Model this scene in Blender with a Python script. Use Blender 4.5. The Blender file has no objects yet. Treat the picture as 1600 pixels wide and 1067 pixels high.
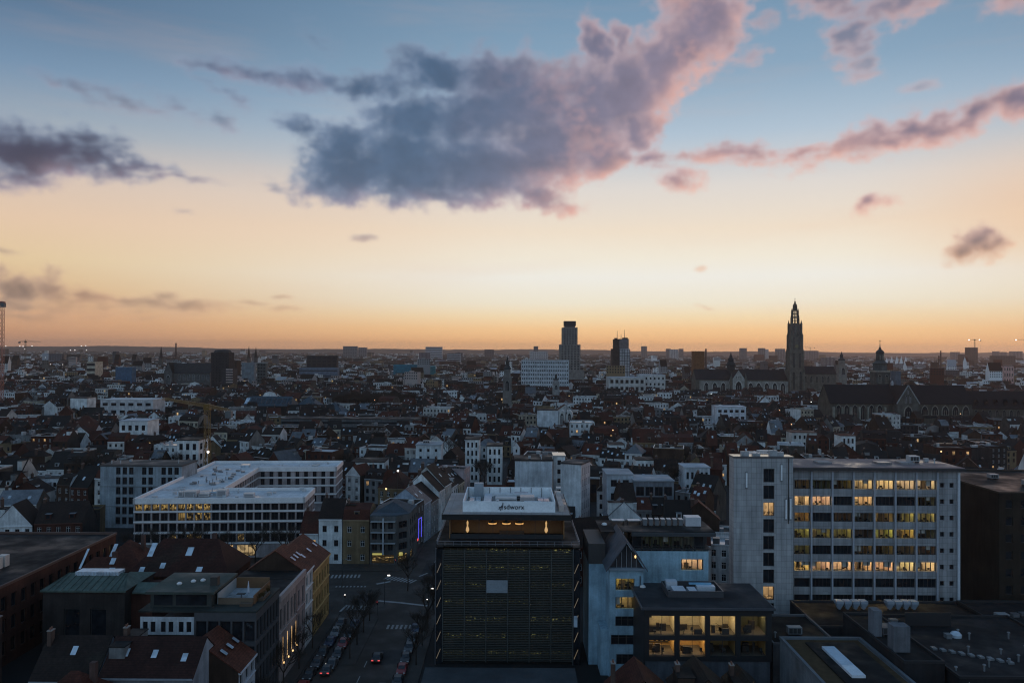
import bpy, math, random
from mathutils import Vector, Matrix
R = math.radians
rnd = random.Random(7)
scene = bpy.context.scene
COL = scene.collection

# ------------------------------------------------------------------ camera
CAM_H = 60.0          # roof terrace, 60 m above the street
FPX = 1230.0          # focal length in pixels of the 1600 px wide photograph
cam_data = bpy.data.cameras.new('camera')
cam_data.sensor_width = 36.0
cam_data.lens = 36.0 * FPX / 1600.0
cam_data.clip_start = 0.5
cam_data.clip_end = 60000.0
cam = bpy.data.objects.new('camera', cam_data)
COL.objects.link(cam)
CAM_ROT = Matrix.Rotation(R(90.0 + 0.58), 3, 'X') @ Matrix.Rotation(R(0.36), 3, 'Z')
cam.matrix_world = Matrix.Translation((0, 0, CAM_H)) @ CAM_ROT.to_4x4()
scene.camera = cam

# ------------------------------------------------------------------ exposure / render
scene.view_settings.view_transform = 'Standard'
scene.view_settings.look = 'None'
scene.view_settings.exposure = 0.0
scene.view_settings.gamma = 1.0
scene.render.film_transparent = False
scene.render.engine = 'CYCLES'
scene.cycles.use_denoising = True
scene.cycles.max_bounces = 5
scene.cycles.diffuse_bounces = 2
scene.cycles.glossy_bounces = 3
scene.cycles.volume_bounces = 0
scene.cycles.transparent_max_bounces = 6
scene.cycles.sample_clamp_indirect = 3.0
scene.cycles.caustics_reflective = False
scene.cycles.caustics_refractive = False
scene.cycles.pixel_filter_type = 'BLACKMAN_HARRIS'
scene.cycles.filter_width = 1.15

def lin(c):
    c = c / 255.0
    return c / 12.92 if c <= 0.04045 else ((c + 0.055) / 1.055) ** 2.4
def srgb(r, g, b):
    return (lin(r), lin(g), lin(b), 1.0)

# ------------------------------------------------------------------ pixel helpers (measuring the photograph)
def ray(px, py):
    d = CAM_ROT @ Vector(((px - 800.0) / FPX, (533.5 - py) / FPX, -1.0))
    return d
def at_h(px, py, h):
    """ground plan position of the photograph's point (px,py) if it is h metres above the street"""
    d = ray(px, py)
    t = (h - CAM_H) / d.z
    return Vector((d.x * t, d.y * t, h))
def at_d(px, py, dist):
    """the photograph's point (px,py) at dist metres ahead of the terrace"""
    d = ray(px, py)
    t = dist / d.y
    return Vector((d.x * t, dist, CAM_H + d.z * t))
def project(p):
    v = CAM_ROT.transposed() @ (Vector(p) - Vector((0, 0, CAM_H)))
    if v.z > -0.01:
        return None
    return (800.0 + FPX * v.x / -v.z, 533.5 - FPX * v.y / -v.z)
def azel(px, py):
    d = ray(px, py)
    return (math.degrees(math.atan2(d.x, d.y)), math.degrees(math.atan2(d.z, math.hypot(d.x, d.y))))

# ------------------------------------------------------------------ world: dusk sky with broken clouds
world = bpy.data.worlds.new('World')
scene.world = world
world.use_nodes = True
world.cycles.sampling_method = 'MANUAL'
world.cycles.sample_map_resolution = 512

class NT:
    """small helper for writing node graphs"""
    def __init__(s, tree):
        s.t = tree
    def n(s, kind, **kw):
        nd = s.t.nodes.new(kind)
        for k, v in kw.items():
            setattr(nd, k, v)
        return nd
    def put(s, sock, v):
        if isinstance(v, bpy.types.NodeSocket):
            s.t.links.new(v, sock)
        elif v is not None:
            sock.default_value = v
    def m(s, op, a, b=None, c=None, clamp=False):
        nd = s.n('ShaderNodeMath', operation=op, use_clamp=clamp)
        s.put(nd.inputs[0], a); s.put(nd.inputs[1], b)
        if c is not None: s.put(nd.inputs[2], c)
        return nd.outputs[0]
    def v(s, op, a, b=None):
        nd = s.n('ShaderNodeVectorMath', operation=op)
        s.put(nd.inputs[0], a)
        if b is not None:
            s.put(nd.inputs[3 if op == 'SCALE' else 1], b)
        return nd.outputs['Value'] if op in ('LENGTH', 'DOT_PRODUCT', 'DISTANCE') else nd.outputs[0]
    def xyz(s, x, y, z=0.0):
        nd = s.n('ShaderNodeCombineXYZ')
        s.put(nd.inputs[0], x); s.put(nd.inputs[1], y); s.put(nd.inputs[2], z)
        return nd.outputs[0]
    def sep(s, v):
        nd = s.n('ShaderNodeSeparateXYZ'); s.put(nd.inputs[0], v)
        return nd.outputs
    def rng(s, v, a, b, c=0.0, d=1.0, smooth=True):
        nd = s.n('ShaderNodeMapRange', interpolation_type='SMOOTHSTEP' if smooth else 'LINEAR')
        s.put(nd.inputs[0], v)
        for i, x in enumerate((a, b, c, d)):
            s.put(nd.inputs[1 + i], x)
        return nd.outputs[0]
    def mix(s, f, a, b, blend='MIX'):
        nd = s.n('ShaderNodeMix', data_type='RGBA', blend_type=blend)
        s.put(nd.inputs[0], f); s.put(nd.inputs[6], a); s.put(nd.inputs[7], b)
        return nd.outputs[2]
    def noise(s, vec, scale, detail=4.0, rough=0.55, out=0, dist=0.0):
        nd = s.n('ShaderNodeTexNoise')
        s.put(nd.inputs['Vector'], vec)
        nd.inputs['Scale'].default_value = scale
        nd.inputs['Detail'].default_value = detail
        nd.inputs['Roughness'].default_value = rough
        nd.inputs['Distortion'].default_value = dist
        return nd.outputs[out]
    def ramp(s, f, stops):
        nd = s.n('ShaderNodeValToRGB')
        cr = nd.color_ramp
        cr.interpolation = 'EASE' if False else 'LINEAR'
        while len(cr.elements) < len(stops):
            cr.elements.new(0.5)
        for e, (p, c) in zip(cr.elements, stops):
            e.position = p; e.color = c
        s.put(nd.inputs[0], f)
        return nd.outputs[0]

wt = world.node_tree
wt.nodes.clear()
W = NT(wt)
tc = W.n('ShaderNodeTexCoord')
dirv = W.v('NORMALIZE', tc.outputs['Generated'])
dx, dy, dz = W.sep(dirv)
DEG = 57.29578
az = W.m('MULTIPLY', W.m('ARCTAN2', dx, dy), DEG)
el = W.m('MULTIPLY', W.m('ARCSINE', dz), DEG)

SUN_AZ = 12.0
# elevation ramps, 0..90 degrees squeezed with a square root so that the low sky has room
eln = W.m('SQRT', W.m('DIVIDE', W.m('MAXIMUM', el, 0.0), 90.0))
def stops(rows):
    return [(math.sqrt(max(e, 0) / 90.0), srgb(*c)) for e, c in rows]
warm = W.ramp(eln, stops([(0, (248, 186, 132)), (0.6, (254, 194, 134)), (1.5, (254, 208, 152)), (2.4, (249, 224, 182)), (3.4, (243, 234, 212)),
                          (5.2, (242, 239, 230)), (6.6, (243, 235, 218)), (8.5, (241, 225, 204)), (11.5, (224, 218, 212)), (15, (178, 196, 212)), (19, (140, 168, 192)), (24, (116, 148, 176)), (36, (96, 132, 168)), (90, (92, 126, 162))]))
cool = W.ramp(eln, stops([(0, (186, 138, 112)), (0.8, (200, 150, 118)), (2.0, (214, 164, 124)), (3.5, (222, 184, 138)), (5.5, (228, 202, 160)),
                          (8.0, (228, 202, 176)), (10.5, (214, 198, 186)), (13.5, (160, 172, 184)), (17, (118, 146, 174)), (21, (90, 117, 146)), (26, (74, 100, 131)), (40, (78, 108, 142)), (90, (92, 126, 162))]))
back = W.ramp(eln, stops([(0, (140, 152, 172)), (4, (164, 180, 202)), (10, (172, 198, 222)), (18, (164, 200, 228)), (32, (138, 180, 218)), (55, (108, 148, 188)), (90, (92, 126, 162))]))  # unseen sky behind the camera, brightened to lift the walls facing it
daz = W.m('ABSOLUTE', W.m('SUBTRACT', az, SUN_AZ))
daz = W.m('MINIMUM', daz, W.m('SUBTRACT', 360.0, daz))
sky = W.mix(W.rng(daz, 7.0, 50.0), warm, cool)
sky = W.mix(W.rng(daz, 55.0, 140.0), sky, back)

# warmer air low down on either side of the brightest part
side_w = W.m('MULTIPLY', W.rng(daz, 10.0, 26.0), W.m('MULTIPLY', W.rng(el, 4.0, 7.5), W.rng(el, 15.0, 9.0)))
side_w = W.m('MULTIPLY', side_w, W.m('MULTIPLY', W.rng(daz, 80.0, 50.0), W.rng(az, 5.0, 20.0, 0.25, 1.0)))
sky = W.mix(W.m('MULTIPLY', side_w, 0.55), sky, srgb(238, 190, 148))
# faint streaks in the clear sky
sv = W.xyz(W.m('MULTIPLY', az, 0.035), W.m('MULTIPLY', el, 0.28), 3.0)
streak = W.noise(sv, 1.0, 5.0, 0.6)
sky = W.mix(W.m('MULTIPLY', W.rng(streak, 0.5, 0.75), 0.22), sky, W.mix(0.5, sky, srgb(226, 178, 150)))

# ------------------------------------------------------------------ clouds: density field and light worked out on an azimuth/elevation grid
import numpy as np
CAZ0, CAZ1, CEL0, CEL1 = -62.0, 62.0, 0.0, 44.0
CW, CH = 1984, 704           # 16 samples per degree
def lattice_noise(x, y, seed):
    rs = np.random.RandomState(seed)
    ang = rs.rand(256, 256).astype(np.float32) * 6.2831853
    gx, gy = np.cos(ang), np.sin(ang)
    xi = np.floor(x).astype(np.int32); yi = np.floor(y).astype(np.int32)
    fx = (x - xi).astype(np.float32); fy = (y - yi).astype(np.float32)
    u = fx * fx * fx * (fx * (fx * 6 - 15) + 10); w = fy * fy * fy * (fy * (fy * 6 - 15) + 10)
    def g(ix, iy, ox, oy):
        a = ix & 255; b = iy & 255
        return gx[a, b] * ox + gy[a, b] * oy
    n00 = g(xi, yi, fx, fy); n10 = g(xi + 1, yi, fx - 1, fy)
    n01 = g(xi, yi + 1, fx, fy - 1); n11 = g(xi + 1, yi + 1, fx - 1, fy - 1)
    return (n00 * (1 - u) + n10 * u) * (1 - w) + (n01 * (1 - u) + n11 * u) * w
def fbm(x, y, seed, octs=6, gain=0.52):
    s = 0.0; a = 1.0; f = 1.0
    for o in range(octs):
        s = s + a * lattice_noise(x * f + 17.3 * o, y * f + 9.1 * o, seed + o)
        a *= gain; f *= 2.03
    return s
def billow(x, y, seed, octs=5, gain=0.5):
    s = 0.0; a = 1.0; f = 1.0
    for o in range(octs):
        s = s + a * (1 - 2.2 * np.abs(lattice_noise(x * f + 11.7 * o, y * f + 5.3 * o, seed + o)))
        a *= gain; f *= 2.05
    return s / 1.9
def sstep(a, b, x):
    t = np.clip((x - a) / (b - a), 0, 1)
    return t * t * (3 - 2 * t)
KPX = FPX * math.pi / 180.0
def blob(px, py, w, h, rot=0.0, wisp=0.0, dense=1.0):
    a, e = azel(px, py)
    return (a, e, w / KPX, h / KPX, math.radians(rot), wisp, dense)
CLOUDS = [
    # the big cloud over the middle of the town: belly, body, tower to the upper right
    blob(650, 258, 165, 58, 2), blob(545, 270, 95, 42, 10), blob(760, 258, 130, 60, 0), blob(860, 235, 105, 70, 12), blob(640, 195, 95, 48, 8), blob(530, 235, 60, 40, 20),
    blob(745, 185, 120, 60, 6), blob(820, 165, 100, 70, 0), blob(915, 175, 90, 82, 25), blob(985, 140, 80, 70, 40), blob(1045, 92, 78, 58, 48), blob(1092, 35, 70, 68, 50), blob(1085, -40, 70, 60, 60),
    blob(932, 78, 26, 40, 0), blob(968, 66, 22, 26, 0), blob(830, 312, 62, 30, -22), blob(680, 300, 190, 20, -5), blob(520, 298, 70, 16, -4), blob(940, 240, 66, 38, 25), blob(1015, 192, 56, 34, 40),
    # dark arms reaching left
    blob(580, 138, 120, 26, 4, 0.1), blob(480, 132, 120, 24, -4, 0.15), blob(395, 120, 95, 19, -6, 0.2), blob(335, 108, 60, 12, -6, 0.3), blob(690, 108, 90, 40, 2, 0.1), blob(665, 84, 60, 18, -8, 0.15), blob(470, 208, 46, 17, -22, 0.2), blob(780, 118, 80, 46, 0),
    # streak to the right
    blob(1330, 226, 100, 19, 12, 0.15), blob(1420, 206, 105, 25, 14, 0.1), blob(1520, 178, 115, 26, 15, 0.12), blob(1610, 150, 80, 28, 14, 0.15), blob(1130, 244, 85, 15, 2, 0.25), blob(1020, 250, 42, 21, -8, 0.05), blob(1160, 240, 36, 17, 0, 0.15), blob(1070, 286, 34, 18, 0, 0.05), blob(1245, 238, 56, 13, 4, 0.3),
    # pink wisps at the upper right
    blob(1335, 50, 46, 34, 70, 0.4, 0.7), blob(1345, 100, 30, 26, 0, 0.45, 0.55), blob(1405, 2, 60, 28, 10, 0.3, 0.8), blob(1310, -20, 70, 40, 0, 0.3, 0.8), blob(1585, 2, 44, 18, 10, 0.2, 0.8), blob(1190, 42, 26, 15, 20, 0.4, 0.5), blob(1172, 92, 28, 16, 0, 0.5, 0.5), blob(1440, 132, 28, 10, 10, 0.5, 0.45), blob(1165, -5, 30, 13, 0, 0.3, 0.7),
    # small ones low on the right
    blob(1532, 374, 32, 26, -10), blob(1508, 394, 34, 20, 10), blob(1556, 382, 24, 22, 0), blob(1362, 322, 30, 14, 15, 0.1), blob(1345, 328, 16, 9, 0, 0.2), blob(1095, 419, 12, 5, 0, 0.5, 0.5), blob(1100, 481, 16, 4, -10, 0.5, 0.5),
    # bank at the left edge
    blob(30, 240, 115, 42, -3), blob(-70, 225, 120, 62, 0), blob(140, 252, 90, 27, -5, 0.1), blob(110, 218, 60, 24, -6, 0.2), blob(215, 264, 70, 15, -6, 0.25), blob(275, 277, 60, 6, -3, 0.5, 0.7), blob(30, 278, 50, 14, -10, 0.2),
    blob(110, 138, 60, 15, -18, 0.4, 0.5), blob(190, 155, 66, 14, -8, 0.4, 0.5), blob(270, 162, 50, 15, -18, 0.4, 0.55), blob(352, 192, 28, 16, -28, 0.3, 0.6), blob(365, 155, 40, 14, -28, 0.4, 0.6), blob(320, 135, 28, 9, -28, 0.5, 0.45),
    blob(500, 60, 46, 18, -30, 0.6, 0.35), blob(568, 373, 22, 7, 0, 0.3, 0.7), blob(288, 332, 18, 5, -8, 0.5, 0.5), blob(430, 293, 18, 8, 0, 0.5, 0.35),
    # bank low on the left
    blob(55, 446, 50, 25, 8), blob(90, 455, 36, 20, 0), blob(15, 455, 56, 22, 4), blob(-60, 455, 60, 24, 0), blob(130, 463, 46, 12, -6, 0.2), blob(190, 472, 80, 9, -2, 0.25, 0.8), blob(275, 477, 90, 11, -1, 0.2, 0.8), blob(90, 478, 170, 18, -1, 0.2, 0.75), blob(255, 464, 20, 7, 0, 0.3, 0.7), blob(440, 464, 20, 5, 0, 0.3, 0.7), blob(385, 473, 30, 6, 0, 0.4, 0.6), blob(440, 483, 32, 6, 0, 0.4, 0.5), blob(10, 397, 22, 6, 0, 0.3, 0.7), blob(8, 497, 200, 20, -1, 0.4, 0.4),
    # above the frame
    blob(300, -160, 180, 40, 8, 0.4, 0.6), blob(760, -260, 220, 60, 10, 0.3, 0.7), blob(1500, -190, 160, 40, 14, 0.3, 0.7), blob(-350, 60, 200, 60, 0, 0.2, 0.8), blob(1900, 60, 160, 40, 8, 0.3, 0.7),
]
def make_clouds():
    A = np.linspace(CAZ0, CAZ1, CW, dtype=np.float32)[None, :].repeat(CH, 0)
    E = np.linspace(CEL0, CEL1, CH, dtype=np.float32)[:, None].repeat(CW, 1)
    wx = fbm(A * 0.13, E * 0.16, 3, 4); wy = fbm(A * 0.13 + 40, E * 0.16 + 7, 13, 4)
    w2x = fbm(A * 0.55, E * 0.6, 23, 4); w2y = fbm(A * 0.55 + 9, E * 0.6 + 31, 33, 4)
    Q1 = A + 1.5 * wx + 0.95 * w2x; Q2 = E + 1.0 * wy + 0.7 * w2y
    S = 1.0 * wx + 0.95 * w2x
    big = np.full(A.shape, -9.0, np.float32)
    dn = np.zeros(A.shape, np.float32)
    wsp = np.zeros(A.shape, np.float32)
    for (ca, ce, a, b, rot, wisp, dense) in CLOUDS:
        m = max(a, b) + 3.5
        i0 = int(max(0, (ca - m - CAZ0) / (CAZ1 - CAZ0) * CW)); i1 = int(min(CW, (ca + m - CAZ0) / (CAZ1 - CAZ0) * CW))
        j0 = int(max(0, (ce - m - CEL0) / (CEL1 - CEL0) * CH)); j1 = int(min(CH, (ce + m - CEL0) / (CEL1 - CEL0) * CH))
        if i1 <= i0 or j1 <= j0: continue
        sm = min(1.0, b / 1.2)                       # thin streaks are warped less than big bodies
        q1 = A[j0:j1, i0:i1] * (1 - sm) + Q1[j0:j1, i0:i1] * sm - ca
        q2 = E[j0:j1, i0:i1] * (1 - sm) + Q2[j0:j1, i0:i1] * sm - ce
        c, s = math.cos(rot), math.sin(rot)
        u = (q1 * c + q2 * s) / a; v = (-q1 * s + q2 * c) / b
        r = np.sqrt(u * u + v * v)
        f = (1 - r) * max(min(b, 1.9), 0.95)                      # degrees inside the rim
        f = np.where(f > -2.5, f, -9.0)
        sub = big[j0:j1, i0:i1]
        k = 0.35
        h = np.clip(0.5 + 0.5 * (f - sub) / k, 0, 1)
        big[j0:j1, i0:i1] = sub * (1 - h) + f * h + k * h * (1 - h)
        wgt = sstep(-1.2, 0.4, f)
        dn[j0:j1, i0:i1] = np.maximum(dn[j0:j1, i0:i1], wgt * dense)
        wsp[j0:j1, i0:i1] = np.maximum(wsp[j0:j1, i0:i1], wgt * wisp)
    bl = billow(A * 0.46 + 3, E * 0.6, 51, 6, 0.52)
    fine = fbm(A * 1.3, E * 1.7, 71, 5, 0.5)
    patch = fbm(A * 0.14 + 5, E * 0.18, 111, 2, 0.4)
    wis = fbm(A * 0.45 + 0.9 * E, E * 2.6 - 0.4 * A, 91, 6, 0.55)
    D = big + 0.52 * (bl - 0.45) + 0.22 * fine
    D = D * (1 - 0.25 * wsp) + wsp * (0.95 * wis - 0.10)
    T = np.clip(D + 0.16, 0, 3.0)
    # light that reaches each spot from the low sun, marched through the neighbours
    def shift(F, da, de):
        ia = int(round(da * CW / (CAZ1 - CAZ0))); ie = int(round(de * CH / (CEL1 - CEL0)))
        return np.roll(np.roll(F, -ia, 1), -ie, 0)
    tau = np.zeros_like(T)
    for k in range(1, 13):
        st = 0.30 * k
        tau += 0.36 * shift(T, st * 0.80, -st * 0.60)
    tau2 = np.zeros_like(T)
    for k in range(1, 9):
        tau2 += 0.3 * shift(T, -0.28 * k * 0.3, -0.28 * k * 0.95)
    side = sstep(12, 26, A)
    tau = tau * (1 - side) + tau2 * side
    light = np.exp(-1.15 * tau)
    # alpha
    soft = 0.95 + 0.4 * wsp
    al = sstep(-0.05, 1.0, T / soft) * dn
    thick = sstep(0.15, 1.6, T)
    def C(r, g, b): return np.array([lin(r), lin(g), lin(b)], np.float32)
    def mix(f, a, b): return a * (1 - f[..., None]) + b * f[..., None]
    pk = sstep(-8, 12, A - 0.25 * (E - 14))
    core = mix(pk, C(76, 98, 126), C(132, 122, 140))
    core = mix(sstep(-18, -27, A), core, C(66, 68, 90))
    core = mix(sstep(16, 24, A), core, C(112, 106, 126))
    edge = mix(pk, C(134, 150, 174), C(204, 172, 172))
    low = sstep(10.5, 4, E)
    core = mix(low, core, C(130, 112, 104)); edge = mix(low, edge, C(200, 168, 146))
    col = mix(thick, edge, core)
    # inner modelling: hollows and humps
    hump = sstep(-0.3, 1.05, billow(A * 0.3 + 3, E * 0.42, 51, 3, 0.4) + 0.25 * fine)
    col = col * (0.90 + 0.26 * hump)[..., None]
    litc = mix(pk, C(190, 158, 166), C(240, 180, 160))
    litc = mix(low, litc, C(238, 182, 138))
    lw = light * (0.42 + 0.45 * pk) * (1 - 0.75 * side * thick)
    glow = sstep(0.0, 0.5, patch + 0.25 * fine) * pk * sstep(26, 16, A)
    lw = lw + 0.44 * glow + 0.30 * sstep(-24, -27.5, A) * sstep(-33, -28, A) * sstep(-0.1, 0.4, patch + 0.5 * wx)
    lw = np.clip(lw * (0.55 + 0.6 * hump), 0, 1)
    col = mix(lw, col, litc)
    def soften(F):
        for ax in (0, 1):
            F = 0.25 * np.roll(F, 1, ax) + 0.5 * F + 0.25 * np.roll(F, -1, ax)
        return F
    for _ in range(2): col = soften(col)
    al = soften(al)
    out = np.empty((CH, CW, 4), np.float32)
    out[..., :3] = col
    fade = sstep(CAZ0, CAZ0 + 12, A) * sstep(CAZ1, CAZ1 - 12, A) * sstep(CEL1, CEL1 - 10, E)
    out[..., 3] = al * 0.95 * fade
    return out
cloud_img = bpy.data.images.new('cloud_field', CW, CH, alpha=True, float_buffer=True, is_data=True)
cloud_img.pixels.foreach_set(make_clouds().ravel())
cloud_img.update()
cloud_img.pack()
cuv = W.xyz(W.rng(az, CAZ0, CAZ1, 0.0, 1.0, False), W.rng(el, CEL0, CEL1, 0.0, 1.0, False), 0.0)
cn = W.n('ShaderNodeTexImage', interpolation='Cubic', extension='EXTEND')
cn.image = cloud_img
W.put(cn.inputs[0], cuv)
sky = W.mix(cn.outputs['Alpha'], sky, cn.outputs['Color'])
below = W.rng(el, -0.3, -3.0)
sky = W.mix(below, sky, (0.02, 0.02, 0.024, 1))
bg = W.n('ShaderNodeBackground')
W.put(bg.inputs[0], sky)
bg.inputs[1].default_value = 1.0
wo = W.n('ShaderNodeOutputWorld')
wt.links.new(bg.outputs[0], wo.inputs[0])

# the sun has just gone down behind the haze ahead and to the right: only a faint warm glow is left of it
sun_data = bpy.data.lights.new('sun', 'SUN')
sun_data.energy = 0.3
sun_data.angle = R(9.0)
sun_data.color = (1.0, 0.60, 0.46)
sun = bpy.data.objects.new('sun', sun_data)
COL.objects.link(sun)
sdir = Vector((math.sin(R(38)) * math.cos(R(4)), math.cos(R(38)) * math.cos(R(4)), math.sin(R(4))))
sun.rotation_euler = sdir.to_track_quat('Z', 'Y').to_euler()
sun.location = (300, 600, 300)

# ------------------------------------------------------------------ materials (procedural)
MATS = {}
def new_mat(key):
    m = bpy.data.materials.new(key)
    m.use_nodes = True
    m.node_tree.nodes.clear()
    MATS[key] = m
    T = NT(m.node_tree)
    out = T.n('ShaderNodeOutputMaterial')
    b = T.n('ShaderNodeBsdfPrincipled')
    T.t.links.new(b.outputs[0], out.inputs[0])
    return m, T, b, out
def colour_attr(T):
    a = T.n('ShaderNodeAttribute'); a.attribute_name = 'Col'
    return a.outputs['Color']
def obj_coord(T):
    return T.n('ShaderNodeTexCoord').outputs['Object']
def world_coord(T):
    return T.n('ShaderNodeNewGeometry').outputs['Position']
def bump(T, b, h, strength, dist=0.05):
    nd = T.n('ShaderNodeBump')
    nd.inputs['Strength'].default_value = strength
    nd.inputs['Distance'].default_value = dist
    T.put(nd.inputs['Height'], h)
    T.t.links.new(nd.outputs[0], b.inputs['Normal'])
def surface(key, rough=0.85, var=0.35, scale=0.25, streak=True, bumps=0.0, bscale=6.0, spec=0.3, metal=0.0, rvar=0.0):
    m, T, b, out = new_mat(key)
    p = world_coord(T)
    c = colour_attr(T)
    n = T.noise(p, scale, 5, 0.6)
    f = T.rng(n, 0.3, 0.72, 1 - var, 1 + var * 0.5, False)
    if streak:
        st = T.noise(T.v('MULTIPLY', p, (1.3, 1.3, 0.12)), 1.0, 4, 0.6)
        f = T.m('MULTIPLY', f, T.rng(st, 0.35, 0.7, 1 - var * 0.7, 1.06, False))
    sp = T.noise(p, 3.0, 3, 0.6)
    f = T.m('MULTIPLY', f, T.rng(sp, 0.3, 0.7, 0.9, 1.08, False))
    T.put(b.inputs['Base Color'], T.mix(1.0, c, T.xyz(f, f, f), 'MULTIPLY'))
    if rvar:
        T.put(b.inputs['Roughness'], T.rng(T.noise(p, 0.16, 4, 0.55), 0.35, 0.65, max(0.05, rough - rvar), min(1.0, rough + rvar), False))
    else:
        b.inputs['Roughness'].default_value = rough
    b.inputs['Specular IOR Level'].default_value = spec
    b.inputs['Metallic'].default_value = metal
    if bumps:
        bump(T, b, T.noise(p, bscale, 4, 0.6), bumps)
    return m
surface('wall', 0.9, 0.42, 0.22, True, 0.25, 5.0, 0.2)
surface('plain', 0.6, 0.15, 0.4, False)
surface('metal', 0.35, 0.15, 0.4, False, spec=0.5, metal=0.0)
surface('flat', 0.72, 0.4, 0.12, False, 0.15, 2.0, 0.22, rvar=0.28)
def membrane():
    # welded roof sheeting: seams every two metres, ponding stains
    m, T, b, out = new_mat('membrane')
    p = world_coord(T); c = colour_attr(T)
    x, y, z = T.sep(p)
    seam = T.m('LESS_THAN', T.m('FRACT', T.m('DIVIDE', x, 2.05)), 0.045)
    seam = T.m('MAXIMUM', seam, T.m('LESS_THAN', T.m('FRACT', T.m('DIVIDE', y, 9.3)), 0.012))
    n = T.noise(p, 0.13, 5, 0.6); n2 = T.noise(p, 0.9, 4, 0.6)
    f = T.m('MULTIPLY', T.rng(n, 0.36, 0.62, 0.62, 1.05, False), T.rng(n2, 0.3, 0.7, 0.85, 1.08, False))
    f = T.m('MULTIPLY', f, T.m('SUBTRACT', 1.0, T.m('MULTIPLY', seam, 0.3)))
    T.put(b.inputs['Base Color'], T.mix(1.0, c, T.xyz(f, f, f), 'MULTIPLY'))
    T.put(b.inputs['Roughness'], T.rng(n, 0.36, 0.5, 0.22, 0.7, False))
    b.inputs['Specular IOR Level'].default_value = 0.35
    bump(T, b, seam, 0.3, 0.03)
membrane()
surface('slate', 0.7, 0.35, 0.3, True, 0.3, 4.0, 0.2)
surface('sheen', 0.16, 0.2, 0.3, False, 0.04, 1.5, 0.9)
surface('ground', 0.8, 0.4, 0.06, False, 0.2, 3.0, 0.3)
surface('asphalt', 0.75, 0.35, 0.08, False, 0.2, 8.0, 0.35, rvar=0.2)
surface('far', 0.95, 0.2, 0.02, False, spec=0.1)
surface('bark', 0.95, 0.3, 1.0, False, 0.4, 8.0, 0.1)
def roof_tile():
    m, T, b, out = new_mat('roof')
    p = world_coord(T)
    c = colour_attr(T)
    n = T.noise(p, 0.35, 5, 0.65)
    n2 = T.noise(p, 2.2, 3, 0.6)
    f = T.m('MULTIPLY', T.rng(n, 0.3, 0.7, 0.62, 1.15, False), T.rng(n2, 0.3, 0.7, 0.6, 1.25, False))
    rows0 = T.m('FRACT', T.m('MULTIPLY', T.sep(p)[2], 4.2))
    f = T.m('MULTIPLY', f, T.rng(rows0, 0.0, 0.35, 0.6, 1.05, False))
    moss = T.rng(T.noise(p, 0.11, 4, 0.6), 0.52, 0.66)
    c = T.mix(T.m('MULTIPLY', moss, 0.45), c, (0.03, 0.027, 0.02, 1))
    T.put(b.inputs['Base Color'], T.mix(1.0, c, T.xyz(f, f, f), 'MULTIPLY'))
    b.inputs['Roughness'].default_value = 0.8
    b.inputs['Specular IOR Level'].default_value = 0.2
    z = T.sep(p)[2]
    rows = T.m('FRACT', T.m('MULTIPLY', z, 4.2))
    bump(T, b, T.m('ADD', rows, T.m('MULTIPLY', n2, 0.6)), 0.5, 0.06)
roof_tile()
def glass(key, base, rough, spec=0.5):
    m, T, b, out = new_mat(key)
    p = world_coord(T)
    n = T.noise(p, 0.6, 2, 0.5)
    T.put(b.inputs['Base Color'], T.mix(T.rng(n, 0.35, 0.65), base, tuple(x * 1.7 for x in base[:3]) + (1,)))
    b.inputs['Roughness'].default_value = rough
    b.inputs['Specular IOR Level'].default_value = spec
    bump(T, b, T.noise(p, 0.5, 2, 0.5), 0.04, 0.1)
glass('glass', (0.012, 0.014, 0.017, 1), 0.06)
glass('skylight', (0.30, 0.34, 0.38, 1), 0.10, 1.0)  # pale base colour stands in for the sky reflected in roof glass
def lit(key, tint, strength, dark=0.35):
    """a window with the lights on: bright ceiling, walls, darker desks and things standing near the glass"""
    m, T, b, out = new_mat(key)
    oi = T.n('ShaderNodeObjectInfo')
    c = obj_coord(T)
    r = oi.outputs['Random']
    x, y, z = T.sep(c)
    rr = T.m('MULTIPLY', r, 37.0)
    seed = T.xyz(T.m('ADD', T.m('MULTIPLY', x, 2.2), rr), T.m('MULTIPLY', z, 1.3), rr)
    blocks = T.n('ShaderNodeTexVoronoi', feature='F1', distance='CHEBYCHEV')
    blocks.inputs['Scale'].default_value = 1.7
    T.put(blocks.inputs['Vector'], seed)
    cell = T.sep(blocks.outputs['Color'])[0]
    fine = T.noise(T.xyz(T.m('ADD', T.m('MULTIPLY', x, 7.0), rr), T.m('MULTIPLY', z, 5.0), rr), 1.0, 3, 0.6)
    f = T.m('MAXIMUM', T.rng(cell, 0.12, 0.85, dark, 1.0, False), 0.03)
    desk = T.m('MULTIPLY', T.rng(z, 0.42, 0.22), T.rng(fine, 0.40, 0.56))
    f = T.m('MULTIPLY', f, T.m('SUBTRACT', 1.0, T.m('MULTIPLY', desk, 0.85)))
    f = T.m('MULTIPLY', f, T.rng(z, 0.0, 1.0, 0.75, 1.2, False))
    f = T.m('MULTIPLY', f, T.rng(r, 0.0, 1.0, 0.55, 1.15, False))
    b.inputs['Base Color'].default_value = (0.02, 0.02, 0.02, 1)
    b.inputs['Roughness'].default_value = 0.1
    T.put(b.inputs['Emission Color'], tint + (1,))
    T.put(b.inputs['Emission Strength'], T.m('MULTIPLY', f, strength))
    m.cycles.emission_sampling = 'NONE'
    return m
lit('lit_warm', (1.0, 0.60, 0.26), 0.72, 0.6)
lit('lit_yellow', (0.95, 0.62, 0.20), 0.42, -0.25)
lit('lit_pale', (1.0, 0.70, 0.34), 0.62, 0.2)
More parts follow.
